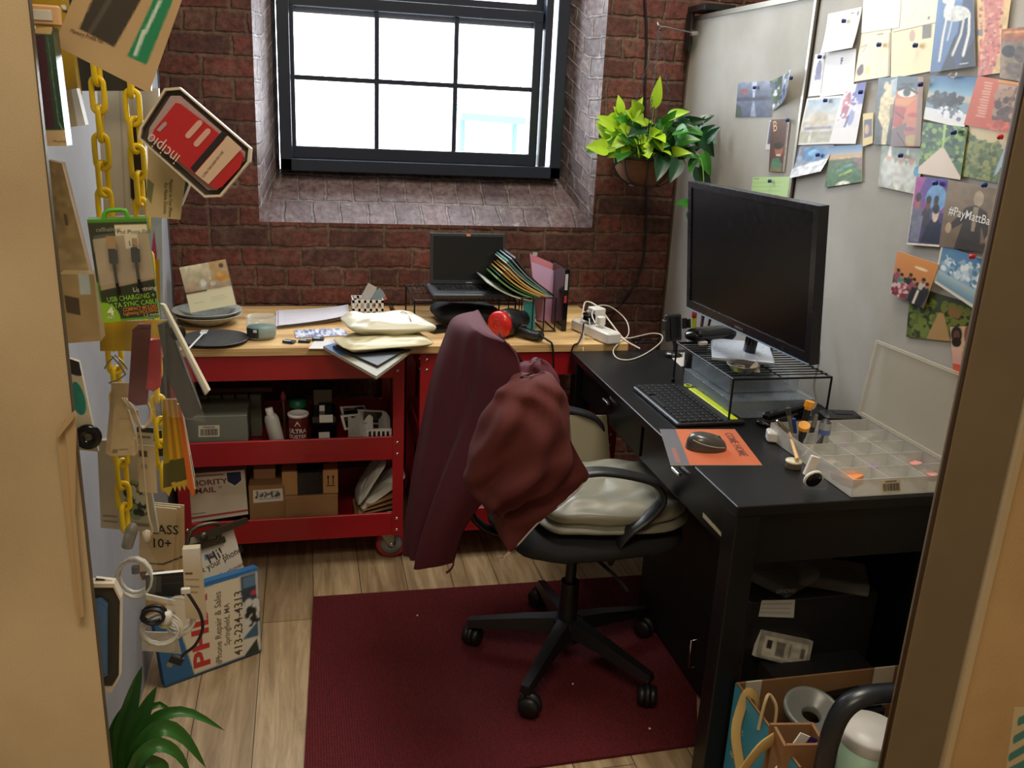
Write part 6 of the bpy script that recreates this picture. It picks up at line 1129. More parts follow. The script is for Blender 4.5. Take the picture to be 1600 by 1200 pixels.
pic('brown photo of animals by a fence at the right edge', [(1570, 46), (1612, 42), (1612, 130), (1567, 122)], [('r', 0, 0, 1, .25, 'a8623c'), ('r', .1, .06, 1, .1, 'd89c54'), ('e', .3, .45, .25, .12, '302c2c'), ('e', .7, .5, .2, .15, '584c44'), ('e', .5, .8, .3, .15, '6c5c50'), ('n', 0, 0, 1, 1, .25, 9, 3)], '8c7864', lift=.008)
pic('orange page with white writing and a brown tree picture', [(1532, 119), (1612, 131), (1604, 212), (1510, 195)], [('g', 0, 0, 1, 1, 'c8603c', 'c05030'), ('g', .45, .1, 1, .8, 'b89c88', '584038'), ('b', .45, .15, 1, .7, ['6c4c3c', 'a88468', '4c342c'], 60, .05, 4), ('r', .42, .02, 1, .06, 'd8a040')]+[('r', .17+.015*(i % 3), .1+.055*i, .34, .12+.055*i, 'e0b8a4') for i in range(13)]+[('b', .4, .82, 1, 1, ['b04830', 'd8684c'], 40, .04, 6)], 'c45c38', lift=.007, name='page', cat='page')
pic('photo of a pale path through a bright green forest', [(1447, 191), (1517, 199), (1505, 281), (1439, 271)], [('g', 0, 0, 1, .7, '2c5034', '4c7040'), ('b', 0, 0, 1, .7, ['1c3824', '6c9448', '3c6438', '88a850'], 160, .05, 3), ('p', [(.48, .0), (.54, 0), (.54, .45), (.5, .45)], 'a8c878'), ('p', [(.48, .45), (.56, .45), (1, .95), (1, 1), (0, 1), (0, .88)], 'd8c8b8')], '40643c', lift=.008)
pic('photo of a green river valley with a pale sky, red pin at the top', [(1518, 195), (1592, 207), (1578, 289), (1499, 274)], [('g', 0, 0, 1, .35, 'd0b888', 'c8bc98'), ('p', [(0, .1), (.2, .25), (.7, .3), (.75, .8), (0, .85)], '6c7438'), ('b', 0, .25, .7, 1, ['4c6428', '7c8840', '8c8c48', '3c5020'], 160, .05, 4), ('p', [(.85, .1), (1, .1), (1, .5), (.9, .6), (.7, .9)], '9cb8c8'), ('p', [(.9, .0), (1, 0), (1, .4)], 'e0dcd8'), ('p', [(.8, .7), (1, .6), (1, 1), (.75, 1)], '44663c')], '707c40', lift=.005)
ppl = lambda x, y, s, c, body: [('e', x, y+s*2.0, s*1.5, s*1.7, body), ('e', x, y, s*.75, s, c), ('e', x, y-s*.6, s*.8, s*.6, '201814')]
pic('party photo of four people in front of a blue and purple light', [(1436, 276), (1488, 280), (1473, 386), (1422, 382)], [('g', 0, 0, 1, .5, '3c2c8c', '8c4c8c'), ('p', [(0, 0), (.35, 0), (0, .5)], 'a03c90'), ('e', .7, .3, .3, .2, '6c9ccc')]+ppl(.5, .38, .10, '704434', '3c3844')+ppl(.72, .36, .09, '5c3830', '44507c')+ppl(.18, .36, .11, '9c6050', '6c6c80')+ppl(.75, .52, .12, 'dcc4b4', '28283c')+[('p', [(.55, .68), (.95, .65), (.95, .95), (.4, .95)], '20243c'), ('p', [(.1, .6), (.4, .55), (.35, .95), (.06, .95)], '74788c'), ('r', 0, .965, 1, 1, 'e0d8c8'), ('r', 0, 0, .035, 1, 'e0d8d0'), ('n', 0, 0, 1, 1, .08, 14, 5)], '4c3c6c', lift=.009)
pic('sepia poster of a person in a long dark coat with white lettering', [(1488, 281), (1572, 297), (1554, 396), (1474, 385)], [('g', 0, 0, 1, 1, '847058', '70604c'), ('e', .63, .20, .09, .12, 'b09c80'), ('p', [(.42, .36), (.6, .3), (.82, .38), (.92, .75), (.85, .8), (.75, .6), (.8, 1), (.3, 1), (.4, .6), (.2, .72), (.15, .66)], '38302a'), ('p', [(.56, .33), (.66, .33), (.64, .7), (.58, .7)], '988870'), ('e', .14, .7, .06, .08, 'b8a080'), ('e', .92, .78, .05, .06, 'b8a080'), ('e', .88, .93, .12, .08, '403830'), ('n', 0, 0, 1, 1, .08, 12, 5)], '7c6a54', [('#PayMattBac', .10, .50, .027, -4, 'e4e0dc', .140, .006)], lift=.011, name='poster', cat='poster')
pic('orange sunset photo of a big family group', [(1409, 392), (1474, 413), (1450, 482), (1398, 458)], [('g', 0, 0, 1, .5, 'd8904c', 'c88450'), ('e', .65, .22, .16, .03, 'ecd8a8'), ('p', [(0, .55), (1, .6), (1, 1), (0, 1)], '5c4c48')]+sum([ppl(.12+.11*i, .45+.07*((i*7) % 3), .06, ['8c5c48', 'b07c60', '6c4434'][i % 3], ['9c4c5c', '3c8c80', 'c8b8a8', '2c2c34'][i % 4]) for i in range(8)], [])+[('b', 0, .7, .45, 1, ['a84858', 'd8b8b8', '802c3c'], 60, .05, 4), ('p', [(.55, .65), (1, .65), (.9, 1), (.5, 1)], '28282c'), ('l', [(.72, .7), (.68, 1)], .03, 'e0d4c4')], 'b08058', lift=.012)
pic('photo of snowy blue mountains with a cream border, red pin on it', [(1477, 382), (1548, 407), (1530, 484), (1465, 441)], [('r', 0, 0, 1, 1, 'd8d4c4'), ('g', .05, 0, 1, .92, '4c7ca8', '88a8bc'), ('p', [(.1, .35), (.25, .12), (.4, .3), (.55, .15), (.75, .3), (.85, .2), (1, .4), (1, .9), (.05, .9)], '8cb0c8'), ('b', .1, .15, .95, .6, ['e0e8ec', 'c0d4e0', '5c88a8'], 70, .05, 3), ('g', .05, .65, 1, .92, 'b0c0c4', '6c94ac')], '88a8bc', lift=.010)
pic('dark photo of a garden path between bushes, lowest large picture', [(1425, 445), (1532, 478), (1524, 537), (1418, 526)], [('g', 0, 0, 1, 1, '3c4430', '2c3020'), ('b', 0, .2, .45, 1, ['5c6c30', '2c3c1c', '708038'], 110, .045, 3), ('b', .5, .2, 1, .9, ['4c5c2c', '283018', '68702c'], 110, .045, 6), ('p', [(.47, .4), (.54, .4), (.68, 1), (.32, 1)], 'a88858'), ('p', [(.6, .2), (.8, .25), (.75, .45), (.6, .4)], '806034')], '3c4428', lift=.004)
pic('photo of a person in pink against a cream wall, lowest by the post', [(1491, 511), (1527, 509), (1513, 590), (1496, 585)], [('r', 0, 0, 1, .5, 'c8a884'), ('e', .3, .18, .26, .18, '241c18'), ('e', .3, .2, .15, .12, '5c4034'), ('e', .3, .32, .25, .1, '201814'), ('g', .05, .42, .6, .78, 'd8b0a0', 'd09c90'), ('r', .05, .76, .6, 1, 'cc5840'), ('e', .85, .15, .2, .2, '7c4840'), ('p', [(.7, .4), (1, .3), (1, 1), (.65, 1)], '84605c')], 'b08c78', lift=.011)
bp_m = mat('blue_pin', (36, 56, 120), .3); rp_m = mat('red_pin', (190, 30, 44), .3)
for px, py, c, lb, lf in ((1321, 33, 0, 'blue push pin in the topmost left letter', .010), (1376, 70, 0, 'blue push pin in the cream letter with the purple figure', .007), (1433, 71, 0, 'blue push pin in the stamped cream envelope', .006), (1283, 89, 0, 'blue push pin in the narrow stamped card', .005), (1292, 157, 0, 'blue push pin at the top of the domed building photo', .008), (1347, 144, 0, 'blue push pin in the red and blue painting', .010), (1280, 242, 0, 'blue push pin in the blue abstract print', .007), (1441, 132, 0, 'blue push pin at the top right of the eye poster', .011), (1410, 243, 0, 'blue push pin in the three robed figures print', .006), (1493, 207, 0, 'blue push pin in the forest path photo', .010), (1566, 214, 1, 'red push pin in the river valley photo', .007), (1522, 401, 1, 'red push pin in the snowy mountain photo', .012), (1181, 137, 0, 'dark blue push pin in the lake print', .004), (1238, 122, 0, 'blue push pin in the curling green print', .02), (1464, 286, 0, 'blue push pin in the party photo', .011), (1541, 289, 0, 'blue push pin in the sepia poster', .013), (1205, 283, 0, 'dark blue push pin in the light green note', .004), (1233, 188, 0, 'dark push pin at the top of the brown bookmark', .006)):
    p = PX(px, py, XR-lf-.002); B().lathe(p, [(.0015, .0), (.0055, .001), (.0045, .004), (.006, .008), (.0035, .0105), (0, .011)], 0, 14, (-1, 0, 0)).build('push_pin', (bp_m, rp_m)[c], None, lb, 'push pin', 'push pins on the grey partition')
p = PX(1492, 122, XR-.008); b = B()
for q in (-1, 1): b.tube([p+V((0, q*.004, 0)), p+V((-.008, q*.012, .003)), p+V((-.004, q*.008, .010))], .0022, seg=6)
b.build('clear_hook', clear2, None, 'clear twin hook at the top of the rocky beach photo', 'hook')
card('wall_poster', 'cream sheet with teal wave lines on the tan partition at the lower right corner', 'poster', [(1585, 1105), (1615, 1105), (1605, 1215), (1570, 1215)], plane_y(1.165), [('l', [(.3, .2), (1, .1)], .06, '4c8c88'), ('l', [(.2, .45), (1, .3)], .06, '4c8c88'), ('l', [(.1, .7), (1, .52)], .06, '4c8c88'), ('l', [(.05, .92), (1, .75)], .06, '4c8c88')], 'd8c8a0', lift=.001)
# ---------------------------------------------------------------- things hanging along the left partition
GL = 'packages hanging on the left partition'
ychain = mat('yellow_chain_plastic', (232, 196, 20), .35)
def chain(lb, x, y, z0, z1, x1=None):
    r = thing('chain', (x, y, z0), lb, 'chain', 'yellow plastic chains on the left partition'); r1 = .0042; hl, hw = .0255, .0135
    def link(alt):
        pts = [];
        for i in range(24):
            t = 2*math.pi*i/24; a, c = math.cos(t)*hw*.72, math.sin(t)
            zz = (hl-hw*.72)*(1 if c > 0.02 else (-1 if c < -.02 else 0))+c*hw*.72
            pts.append((a, 0, zz) if alt else (a*.25, a*.97, zz))
        b = B(); b.tube(pts, r1, closed=True, smooth=1, seg=8); return b
    pitch = (hl-r1)*2-.0015; n = int((z1-z0)/pitch)+1; pr = []
    for k in range(n):
        xx = x+((x1 or x)-x)*k/max(1, n-1)
        if k < 2:
            o = link(k % 2).build('link', ychain, r) if False else None
            bb = link(k % 2); me_p = V((xx-x, 0, pitch*k+hl)); bb.v = [v+V((x, y, z0)) for v in bb.v]; o = bb.build('link', ychain, r); o.location = me_p; pr.append(o)
        else:
            o = pr[k % 2].copy(); COL.objects.link(o); o.parent = r; o.location = V((xx-x, .0, pitch*k+hl)); o.rotation_euler = (0, 0, .35*math.sin(k*2.1))
    return r
cA = PY(197, 830, 1.50); cB = PY(258, 765, 1.52)
chain('left yellow plastic chain, reaching down to the cable bags', cA.x, 1.50, cA.z, 1.86, PY(160, 110, 1.5).x)
chain('right yellow plastic chain running behind the octagonal red case pack', cB.x, 1.52, cB.z, 1.86, PY(203, 150, 1.52).x)
for x, y in ((PY(160, 110, 1.5).x, 1.50), (PY(203, 150, 1.52).x, 1.52)):
    B().tube([(XL-.02, y, 1.865), (x+.0, y, 1.868), (x+.012, y, 1.862), (x+.012, y, 1.875)], .004, seg=8, smooth=3).build('peg_hook', chrome, None, 'metal hook at the partition top holding the %s yellow chain' % ('left' if y == 1.5 else 'right'), 'hook')
def hung(name, lb, cat, px, y, ops, base, texts=(), tilt=(0, -1, 0), **k): 
    c = [sum(p[0] for p in px)/4, sum(p[1] for p in px)/4]; p0 = PY(c[0], c[1], y)
    return card(name, lb, cat, px, (p0, tilt), ops, base, texts, group=GL, **k)
def UP(q, L_): return [U(q, p) for p in L_]
# far layer
hung('cardboard_pack', 'long cream pack hanging between the two yellow chains', 'pack', [(152, 140), (248, 138), (253, 335), (163, 338)], 1.62, [('r', .35, 0, .38, 1, 'b8ac98'), ('r', .55, 0, .57, 1, 'b8ac98'), ('n', 0, 0, 1, 1, .04, 4, 1)], 'cfc6b2', depth=.012)
hung('light_blue_card', 'pale blue card with a magenta pen shape, right of the green cable pack', 'card', [(228, 340), (253, 338), (256, 520), (232, 522)], 1.64, [('p', [(.3, .3), (.5, .1), (.65, .3), (.65, .36), (.3, .36)], 'c03c84'), ('r', .3, .36, .8, .7, 'c8981c'), ('g', .3, .7, .8, 1, '8ca080', '5c88b0')], 'b8cce0')
hung('dark_pack', 'dark rounded pack hanging behind the big tan sleeve at the top', 'pack', [(95, -20), (240, -20), (236, 142), (110, 142)], 1.56, [('n', 0, 0, 1, 1, .08, 5, 2)], '3c3a32', depth=.012)
hung('yellow_pack', 'mustard yellow pack hanging at the very top left', 'pack', [(40, -20), (100, -20), (124, 148), (84, 150)], 1.40, [('g', 0, 0, 1, 1, 'c09818', '9c7c14'), ('b', .9, .05, 1, .6, ['e8e4d8', '2c2c28'], 24, .06, 4)], 'b89018', depth=.02, sides='8c7014')
hung('tan_pack', 'narrow tan pack hanging by the beige panel edge, under the white paper bag', 'pack', [(74, 250), (97, 255), (141, 428), (92, 432)], 1.36, [('n', 0, 0, 1, 1, .12, 5, 2), ('r', .2, .1, .3, .14, '9c8464'), ('r', .5, .45, .62, .55, '6c5c40')], 'b0966a', depth=.02, sides='927850')
hung('paper_bag', 'small folded white paper bag behind the green window pack', 'bag', [(98, 142), (120, 138), (134, 195), (100, 200)], 1.37, [('r', .62, 0, 1, 1, 'e0e2e6'), ('p', [(.1, .42), (.3, .36), (.25, .5)], '3c3830')], 'b4a88c', depth=.02, sides='d8d8d8')
q5 = [(122, -22), (292, -22), (233, 145), (85, 70)]
hung('tan_sleeve', 'big tan cardboard sleeve with a dark window and a green strip, top left', 'package', q5, 1.30, [('n', 0, 0, 1, 1, .03, 4, 3), ('p', UP(q5, [(124, 44), (177, 72), (224, -10), (150, -14)]), '44403a'), ('p', UP(q5, [(136, 50), (142, 53), (178, -6), (170, -8)]), '5c574e'), ('p', UP(q5, [(197, 85), (228, 99), (272, -8), (244, -14)]), '2c9468'), ('p', UP(q5, [(207, 84), (212, 86), (228, 45), (221, 44)]), 'd8f0e4'), ('p', UP(q5, [(222, 50), (227, 52), (252, 0), (246, 0)]), 'd8f0e4')], 'd0b286', [('Memory Profile Pad', *U(q5, (109, 49)), .010, 0, '6c5434', .040)], tilt=(.1, -1, -.2), depth=.02, sides='b0946a', res=(64, 70))
# the green window package nearest the panel
q = [(48, 45), (82, 42), (105, 228), (60, 228)]
hung('phone_case_pack', 'dark green window pack with a purple phone case, at the beige panel edge', 'package', q, 1.24, [('g', 0, 0, 1, .88, '3c5a4c', '2c4a3c'), ('p', UP(q, [(52, 55), (70, 55), (86, 198), (60, 198)]), '4c2c3c'), ('l', UP(q, [(75, 60), (92, 190), (100, 205)]), .012, '7c9c88'), ('r', 0, .86, 1, 1, 'd4ba90'), ('p', UP(q, [(48, 42), (84, 40), (80, 54), (48, 52)]), 'd8b884')], '3c5a4c', [('Phoenix', *U(q, (84, 222)), .004, 0, '6c5434')], depth=.03, sides='34503f', r=.25)
p = PY(64, 24, 1.25); B().box(p, (.045, .012, .024), 0, bev=.004).box(p+V((0, -.007, 0)), (.028, .002, .012), 1, bev=.003).build('hang_tab', [mat('peach_plastic', (224, 180, 130), .3), white], None, 'peach hanging tab with a white slot above the green window pack', 'tab')
# octagonal red case pack
oc = [(261, 139), (284, 137), (395, 232), (393, 253), (348, 307), (323, 308), (220, 216), (223, 199)]
y8 = 1.34; pl8 = (PY(305, 225, y8), (-.12, -1, .05)); n8 = V(pl8[1]).normalized()
rp = thing('red_case_pack', PY(305, 225, y8), 'octagonal pack with a red phone case, white rim and mirrored upside-down lettering', 'package', GL); WLOC[rp] = V(PY(305, 225, y8))
O = [PP(x, yy, *pl8) for x, yy in oc]; ce = sum(O, V())/8; sc_ = lambda k: [ce+(p-ce)*k for p in O]
B().ring(O, sc_(.955), n8*.014).build('rim', mat('ivory_card', (212, 200, 178), .5), rp)
B().prism(sc_(.955), n8*.006).build('backing', mat('olive_black_card', (58, 54, 46), .45), rp)
q = [(268, 150), (283, 150), (384, 238), (383, 251), (340, 297), (326, 297), (233, 214), (235, 200)]
bl_ = [PP(x, yy, pl8[0]+n8*.0065, pl8[1]) for x, yy in q]; B().prism(bl_, n8*.004).build('tray', mat('silver_pink_plastic', (176, 152, 150), .25), rp)
def rr_(qs, off, th, mm, nm, par, lb=None):
    P = [PP(x, yy, pl8[0]+n8*off, pl8[1]) for x, yy in qs]; b = B().prism(P, n8*th); return b.build(nm, mm, par, lb)
redm = mat('red_case_plastic', (186, 40, 44), .28)
ca_ = rr_([(277, 161), (284, 163), (330, 198), (378, 238), (382, 246), (376, 262), (348, 292), (338, 295), (322, 284), (262, 235), (240, 213), (243, 203)], .011, .008, redm, 'phone_case', rp, 'red phone case'); WLOC[ca_] = WLOC[rp]
rr_([(245, 203), (256, 191), (260, 190), (261, 195), (250, 206)], .0192, .0008, mat('silver_pink_plastic', (176, 152, 150), .25), 'camera_hole', ca_)
for (a, c_2, w_) in (((294, 212), (312, 192), 9), ((307, 225), (325, 205), 9)):
    dx, dy = c_2[0]-a[0], c_2[1]-a[1]; l = math.hypot(dx, dy); nx_, ny_ = -dy/l*w_/2, dx/l*w_/2
    pts = []
    for cx_, cy_, s0 in ((a[0], a[1], 1), (c_2[0], c_2[1], -1)):
        for k in range(5):
            t = math.pi*k/4; pts.append((cx_+nx_*s0*math.cos(t)-dx/l*w_/2*s0*math.sin(t), cy_+ny_*s0*math.cos(t)-dy/l*w_/2*s0*math.sin(t)))
    rr_(pts, .0192, .0006, mat('pale_pink_print', (216, 170, 156), .4), 'badge', ca_)
rr_([(347, 205), (355, 211), (304, 269), (298, 262)], .0195, .0008, mat('navy_band', (30, 30, 38), .4), 'band', ca_, 'dark band')
rr_([(356, 212), (378, 232), (326, 288), (305, 271)], .0195, .0008, mat('cream_band', (214, 186, 160), .5), 'info_label', ca_, 'cream information label')
b = B(); o0 = PP(283, 244, pl8[0]+n8*.0205, pl8[1]); o1 = PP(236, 207, pl8[0]+n8*.0205, pl8[1]); xd = (o1-o0); yd = n8.cross(xd.normalized()); 
if yd.z > 0: yd = -yd
add_text(b, 'incipio', o0, xd, yd, .024, 0, width=xd.length, bold=.004)
ls = PP(318, 278, pl8[0]+n8*.0208, pl8[1]); le = PP(350, 238, pl8[0]+n8*.0208, pl8[1]); xd2 = le-ls
add_text(b, 'ULTRA THIN SNAP-ON CASE', ls, xd2, n8.cross(xd2.normalized())*(1 if n8.cross(xd2.normalized()).x < 0 else -1), .005, 1, width=xd2.length)
lt = b.build('lettering', [mat('pale_lettering', (222, 190, 180), .4), mat('brown_ink', (90, 50, 40), .5)], ca_, 'pale pink lettering')
# card and frame behind it
hung('cream_card', 'cream hanging card with sideways black lettering below the red case pack', 'card', [(232, 228), (292, 262), (282, 343), (228, 338)], 1.40, [('n', 0, 0, 1, 1, .03, 4, 3), ('p', [(.02, .45), (.2, .5), (.15, .8), (0, .7)], '7c7c50')], 'cdb587', [('Magazine on Your iPhone', .60, .32, .007, -87, '4a3c28', .058), ('For Mobile Devices', .46, .42, .007, -87, '4a3c28', .045)])
q9 = [(270, 245), (292, 260), (297, 268), (297, 290), (284, 322), (268, 325)]; P = [PY(x, yy, 1.47) for x, yy in q9]; ce = sum(P, V())/6
B().ring(P, [ce+(p-ce)*.8 for p in P], (0, .02, 0)).prism([ce+(p-ce)*.8+V((0, .006, 0)) for p in P], (0, .01, 0), 1).build('octagon_pack', [mat('ivory_card', (212, 200, 178), .5), mat('dark_card', (38, 36, 34), .5)], None, 'dark octagonal pack with a white rim, mostly hidden behind the cream card', 'package', GL)
q9 = [(197, 195), (215, 180), (225, 195), (232, 325), (214, 332), (202, 318)]; P = [PY(x, yy, 1.545) for x, yy in q9]; ce = sum(P, V())/6
B().ring(P, [ce+(p-ce)*.85 for p in P], (0, .02, 0)).prism([ce+(p-ce)*.85+V((0, .006, 0)) for p in P], (0, .01, 0), 1).build('octagon_pack', [mat('ivory_card', (212, 200, 178), .5), mat('dark_card', (38, 36, 34), .5)], None, 'dark octagonal pack hanging behind the right yellow chain', 'package', GL)
# green cable pack
y11 = 1.25; q = [(136, 343), (229, 341), (249, 496), (161, 504)]
def cable_extra(b, pos, mats, W_, H_, n):
    pass
up_ = hung('cable_pack', 'green and black charging cable pack with a clear window, hanging on the left chain', 'package', q, y11,
    [('r', 0, 0, 1, 1, '343a28'), ('r', 0, 0, 1, .035, '4c8c24'), ('r', .44, .06, .98, .17, 'e0d8b8'), ('p', [(.05, .19), (1, .13), (1, .60), (.06, .68)], 'a8987c'), ('n', .06, .2, 1, .6, .08, 5, 3), ('r', .58, .15, .80, .29, 'd8d0b8'), ('r', 0, .60, .03, 1, '5c9c2c'), ('e', .06, .98, .26, .20, '88b828'), ('r', 0, .975, 1, 1, '5c9c2c'), ('p', [(.03, .70), (1, .62), (1, .97), (.03, .97)], '2c3420'), ('e', .06, .98, .26, .18, '88b828')], '343a28',
    [('Lightning', .60, .715, .0085, 2, 'd8d8c8', .030), ('USB CHARGING +', .13, .80, .0095, 2, '88c838', .060, .01), ('DATA SYNC CABLE', .09, .865, .0095, 2, '88c838', .066, .01), ('COMPACT MOLDED', .38, .905, .007, 2, 'd88838', .044, .006), ('Lightning HOUSING', .38, .945, .007, 2, 'd88838', .044, .006), ('1.2 meter', .72, .975, .006, 2, 'd8d8c8', .022), ('4', .11, .93, .016, 2, 'e8e8d8', None, .03), ('FEET', .09, .965, .0045, 2, 'e8e8d8'), ('cellhelmet', .12, .115, .008, 0, '9c9c8c', .030), ('iPod iPhone iPad', .46, .14, .007, 0, '4c4838', .040), ('15', .62, .26, .010, 0, '4c4838')], tilt=(.12, -1, .02), depth=.030, sides='4c8c24', r=.3, back='4c8c24')
up0, un = PY(192, 420, y11), V((.12, -1, .02)).normalized()
def UPk(x, yy, o): return PP(x, yy, up0+un*o, un)
WLOC[up_] = WLOC[up_]
b = B()
for (x, yy, top_, gold) in ((177, 400, 375, 1), (212, 398, 392, 0)):
    c = UPk(x, yy, .010); b.box(c, (.011, .007, .020), 0, bev=.002); b.tube([c+V((0, 0, -.01)), c+V((.001, 0, -.03)), c+V((.003, 0, -.052))], .002, seg=8); 
    b.box(c+V((-.001 if gold else 0, -.001, .018)), (.010 if gold else .006, .004, .016 if gold else .008), 1)
b.build('cable_plugs', [glossb, mat('brass_plug', (196, 160, 100), .3, .6)], up_, 'black cable ends with metal plugs')
B().prism([UPk(146, 368, .016), UPk(231, 357, .016), UPk(243, 432, .016), UPk(154, 447, .016)], un*.0008).build('clear_window', bag, up_)
B().tube([UPk(163, 341, -.01), UPk(165, 331, -.01), UPk(178, 328, -.01), UPk(196, 329, -.01), UPk(199, 340, -.01)], .0032, smooth=2, seg=6).build('hang_handle', mat('green_plastic', (84, 168, 40), .4), up_, 'green hanging handle')
hung('tan_box', 'tan cardboard pack with a dark window, left of the green cable pack', 'package', [(92, 428), (147, 428), (158, 532), (104, 536)], 1.30, [('r', .55, 0, .85, .3, 'c8d0d8'), ('p', [(.1, .3), (.5, .35), (.5, .6), (.12, .55)], '5c4c3c'), ('n', 0, 0, 1, 1, .05, 4, 2)], 'b89c70', depth=.03, sides='9c8258')
hung('yellow_pouch', 'mustard yellow pouch below the green cable pack, behind the chain', 'package', [(158, 500), (262, 500), (256, 550), (157, 548)], 1.47, [('n', 0, 0, 1, 1, .2, 5, 3)], 'c09c1c', wave=.004, r=.3)
# teal blister and black disc at the panel edge
b = hung('teal_blister_pack', 'cream pack with a teal disc and a black ring, at the beige panel edge', 'package', [(104, 558), (124, 565), (154, 705), (122, 702)], 1.27, [('e', .5, .05, .9, .12, '2c2c2c'), ('e', .45, .42, .42, .18, '2c8c80'), ('n', 0, 0, 1, 1, .04, 4, 2)], 'd0c6ac', depth=.008)
p = PY(138, 682, 1.262); B().lathe(p, [(.006, 0), (.009, -.003), (.015, -.004), (.018, -.001), (.018, .004), (.006, .004), (.006, 0)], 0, 28, (0, -1, .0)).build('ring_grip', glossb, None, 'black ring grip on the teal disc pack', 'grip')
# binder clip
p = PY(182, 572, 1.47); b = B().tube([p+V((-.018, 0, -.004)), p+V((0, 0, .018)), p+V((.016, 0, -.006))], .0016, smooth=2, seg=6).tube([p+V((-.004, -.008, .02)), p+V((.014, -.008, -.012)), p+V((-.012, -.008, -.026))], .0016, smooth=2, seg=6); b.build('wire_clip', steel, None, 'bent wire clip on the left chain under the mustard pouch', 'clip')
# clear bags with phone cases
def bagm(b, qs, y, bulge=.012, m=0, n=14):
    c = [PY(x, yy, y) for x, yy in qs]
    for s in (-1, 1): b.grid(lambda u, v, s=s: (c[0].lerp(c[1], u)).lerp(c[3].lerp(c[2], u), v)+V((0, s*bulge*math.sin(math.pi*u)*math.sin(math.pi*min(1, v*1.0))**.5+.002*math.sin(u*17+v*9)+.0015*math.sin(v*31-u*11), 0)), n, n, m, flip=(s > 0))
    return b
def casebox(b, qs, y, d, m=0, bev=True):
    c = [PY(x, yy, y) for x, yy in qs]; ce = sum(c, V())/len(c); b.prism(c, (0, d, 0), m); b.prism([ce+(p-ce)*.9+V((0, -.002, 0)) for p in c], (0, .003, 0), m); return b
mg = casebox(B(), [(207, 515), (216, 507), (236, 507), (230, 632), (212, 634), (200, 626)], 1.36, .010).build('phone_case', mat('maroon_case_plastic', (110, 34, 44), .3), None, 'maroon phone case in a clear bag, hanging left of the magenta one', 'phone case', GL)
casebox(B(), [(234, 532), (252, 530), (250, 605), (240, 612), (228, 608)], 1.35, .012).build('phone_case', mat('magenta_case_plastic', (198, 34, 62), .28), None, 'magenta red phone case seen edge on in its clear bag', 'phone case', GL)
bagm(B(), [(196, 498), (258, 496), (262, 642), (196, 640)], 1.335, .010).build('clear_bag', bag, None, 'clear bag holding the maroon and magenta phone cases', 'bag', GL)
casebox(B(), [(246, 508), (262, 502), (314, 640), (300, 654), (288, 652), (262, 590)], 1.34, .012).build('phone_case', mat('charcoal_case_plastic', (46, 48, 50), .35), None, 'long charcoal phone case hanging aslant behind the white booklet', 'phone case', GL)
hung('booklet', 'thin white booklet hanging aslant, its edge pointing to the red cart', 'booklet', [(251, 474), (257, 476), (327, 610), (321, 617)], 1.315, [('r', .0, 0, .35, 1, '8890a0')], 'd6d0bc', depth=.006, tilt=(-.5, -1, 0), sides='e0dac6')
b = B(); 
for (x, yy, r0) in ((277, 520, .008), (268, 545, .004), (288, 590, .004)): b.lathe(PY(x, yy, 1.334), [(0, 0), (r0, 0), (r0, -.003), (0, -.003)], 0, 16, (0, 1, 0))
b = B().lathe(PY(277, 520, 1.334), [(0, 0), (.010, -.001), (.012, .001)], 0, 20, (0, 1, 0)); b.build('earbud', blackp, None, 'small black round earbud in the clear bag beside the white booklet', 'earbud')
bagm(B(), [(240, 478), (268, 470), (322, 660), (262, 650)], 1.322, .014).build('clear_bag', bag, None, 'crinkled clear bag over the charcoal phone case', 'bag', GL)
# beige booklets fanned
for i, (dx, lb) in enumerate(((-7, 'cream folded leaflet hanging under the maroon case, leftmost of three'), (-3, 'cream folded leaflet hanging under the maroon case, middle of three'), (0, 'cream folded leaflet hanging under the maroon case, in front of the other two'))):
    hung('leaflet', lb, 'leaflet', [(182+dx, 598), (202, 598), (212+dx*.3, 712-i), (172+dx, 708+i*2)], 1.42-.012*i, [('n', 0, 0, 1, 1, .04, 4, i), ('r', .3, .48, .9, .49, 'a89870'), ('r', .1, .9, .3, .96, '8c7c5c'), ('r', .35, .9, .7, .92, '8c7c5c')], 'cbb48a', depth=.004, sides='a8946c')
b = B(); rs = random.Random(3)
for k in range(3): b.tube([PY(190+k*3, 622, 1.385), PY(205+k*2, 640, 1.38), PY(215+k*3, 662+k*3, 1.38), PY(229+k, 667-k*3, 1.385), PY(237-k, 650-k*4, 1.39), PY(230, 628, 1.395)], .0018, seg=6, smooth=5)
b.tube([PY(200, 640, 1.385), PY(212, 680, 1.385), PY(214, 705, 1.39), PY(208, 712, 1.39)], .0018, seg=6); b.build('earphone_cable', mat('beige_cable', (196, 176, 140), .5), None, 'looped beige earphone cable hanging over the cream leaflets', 'cable')
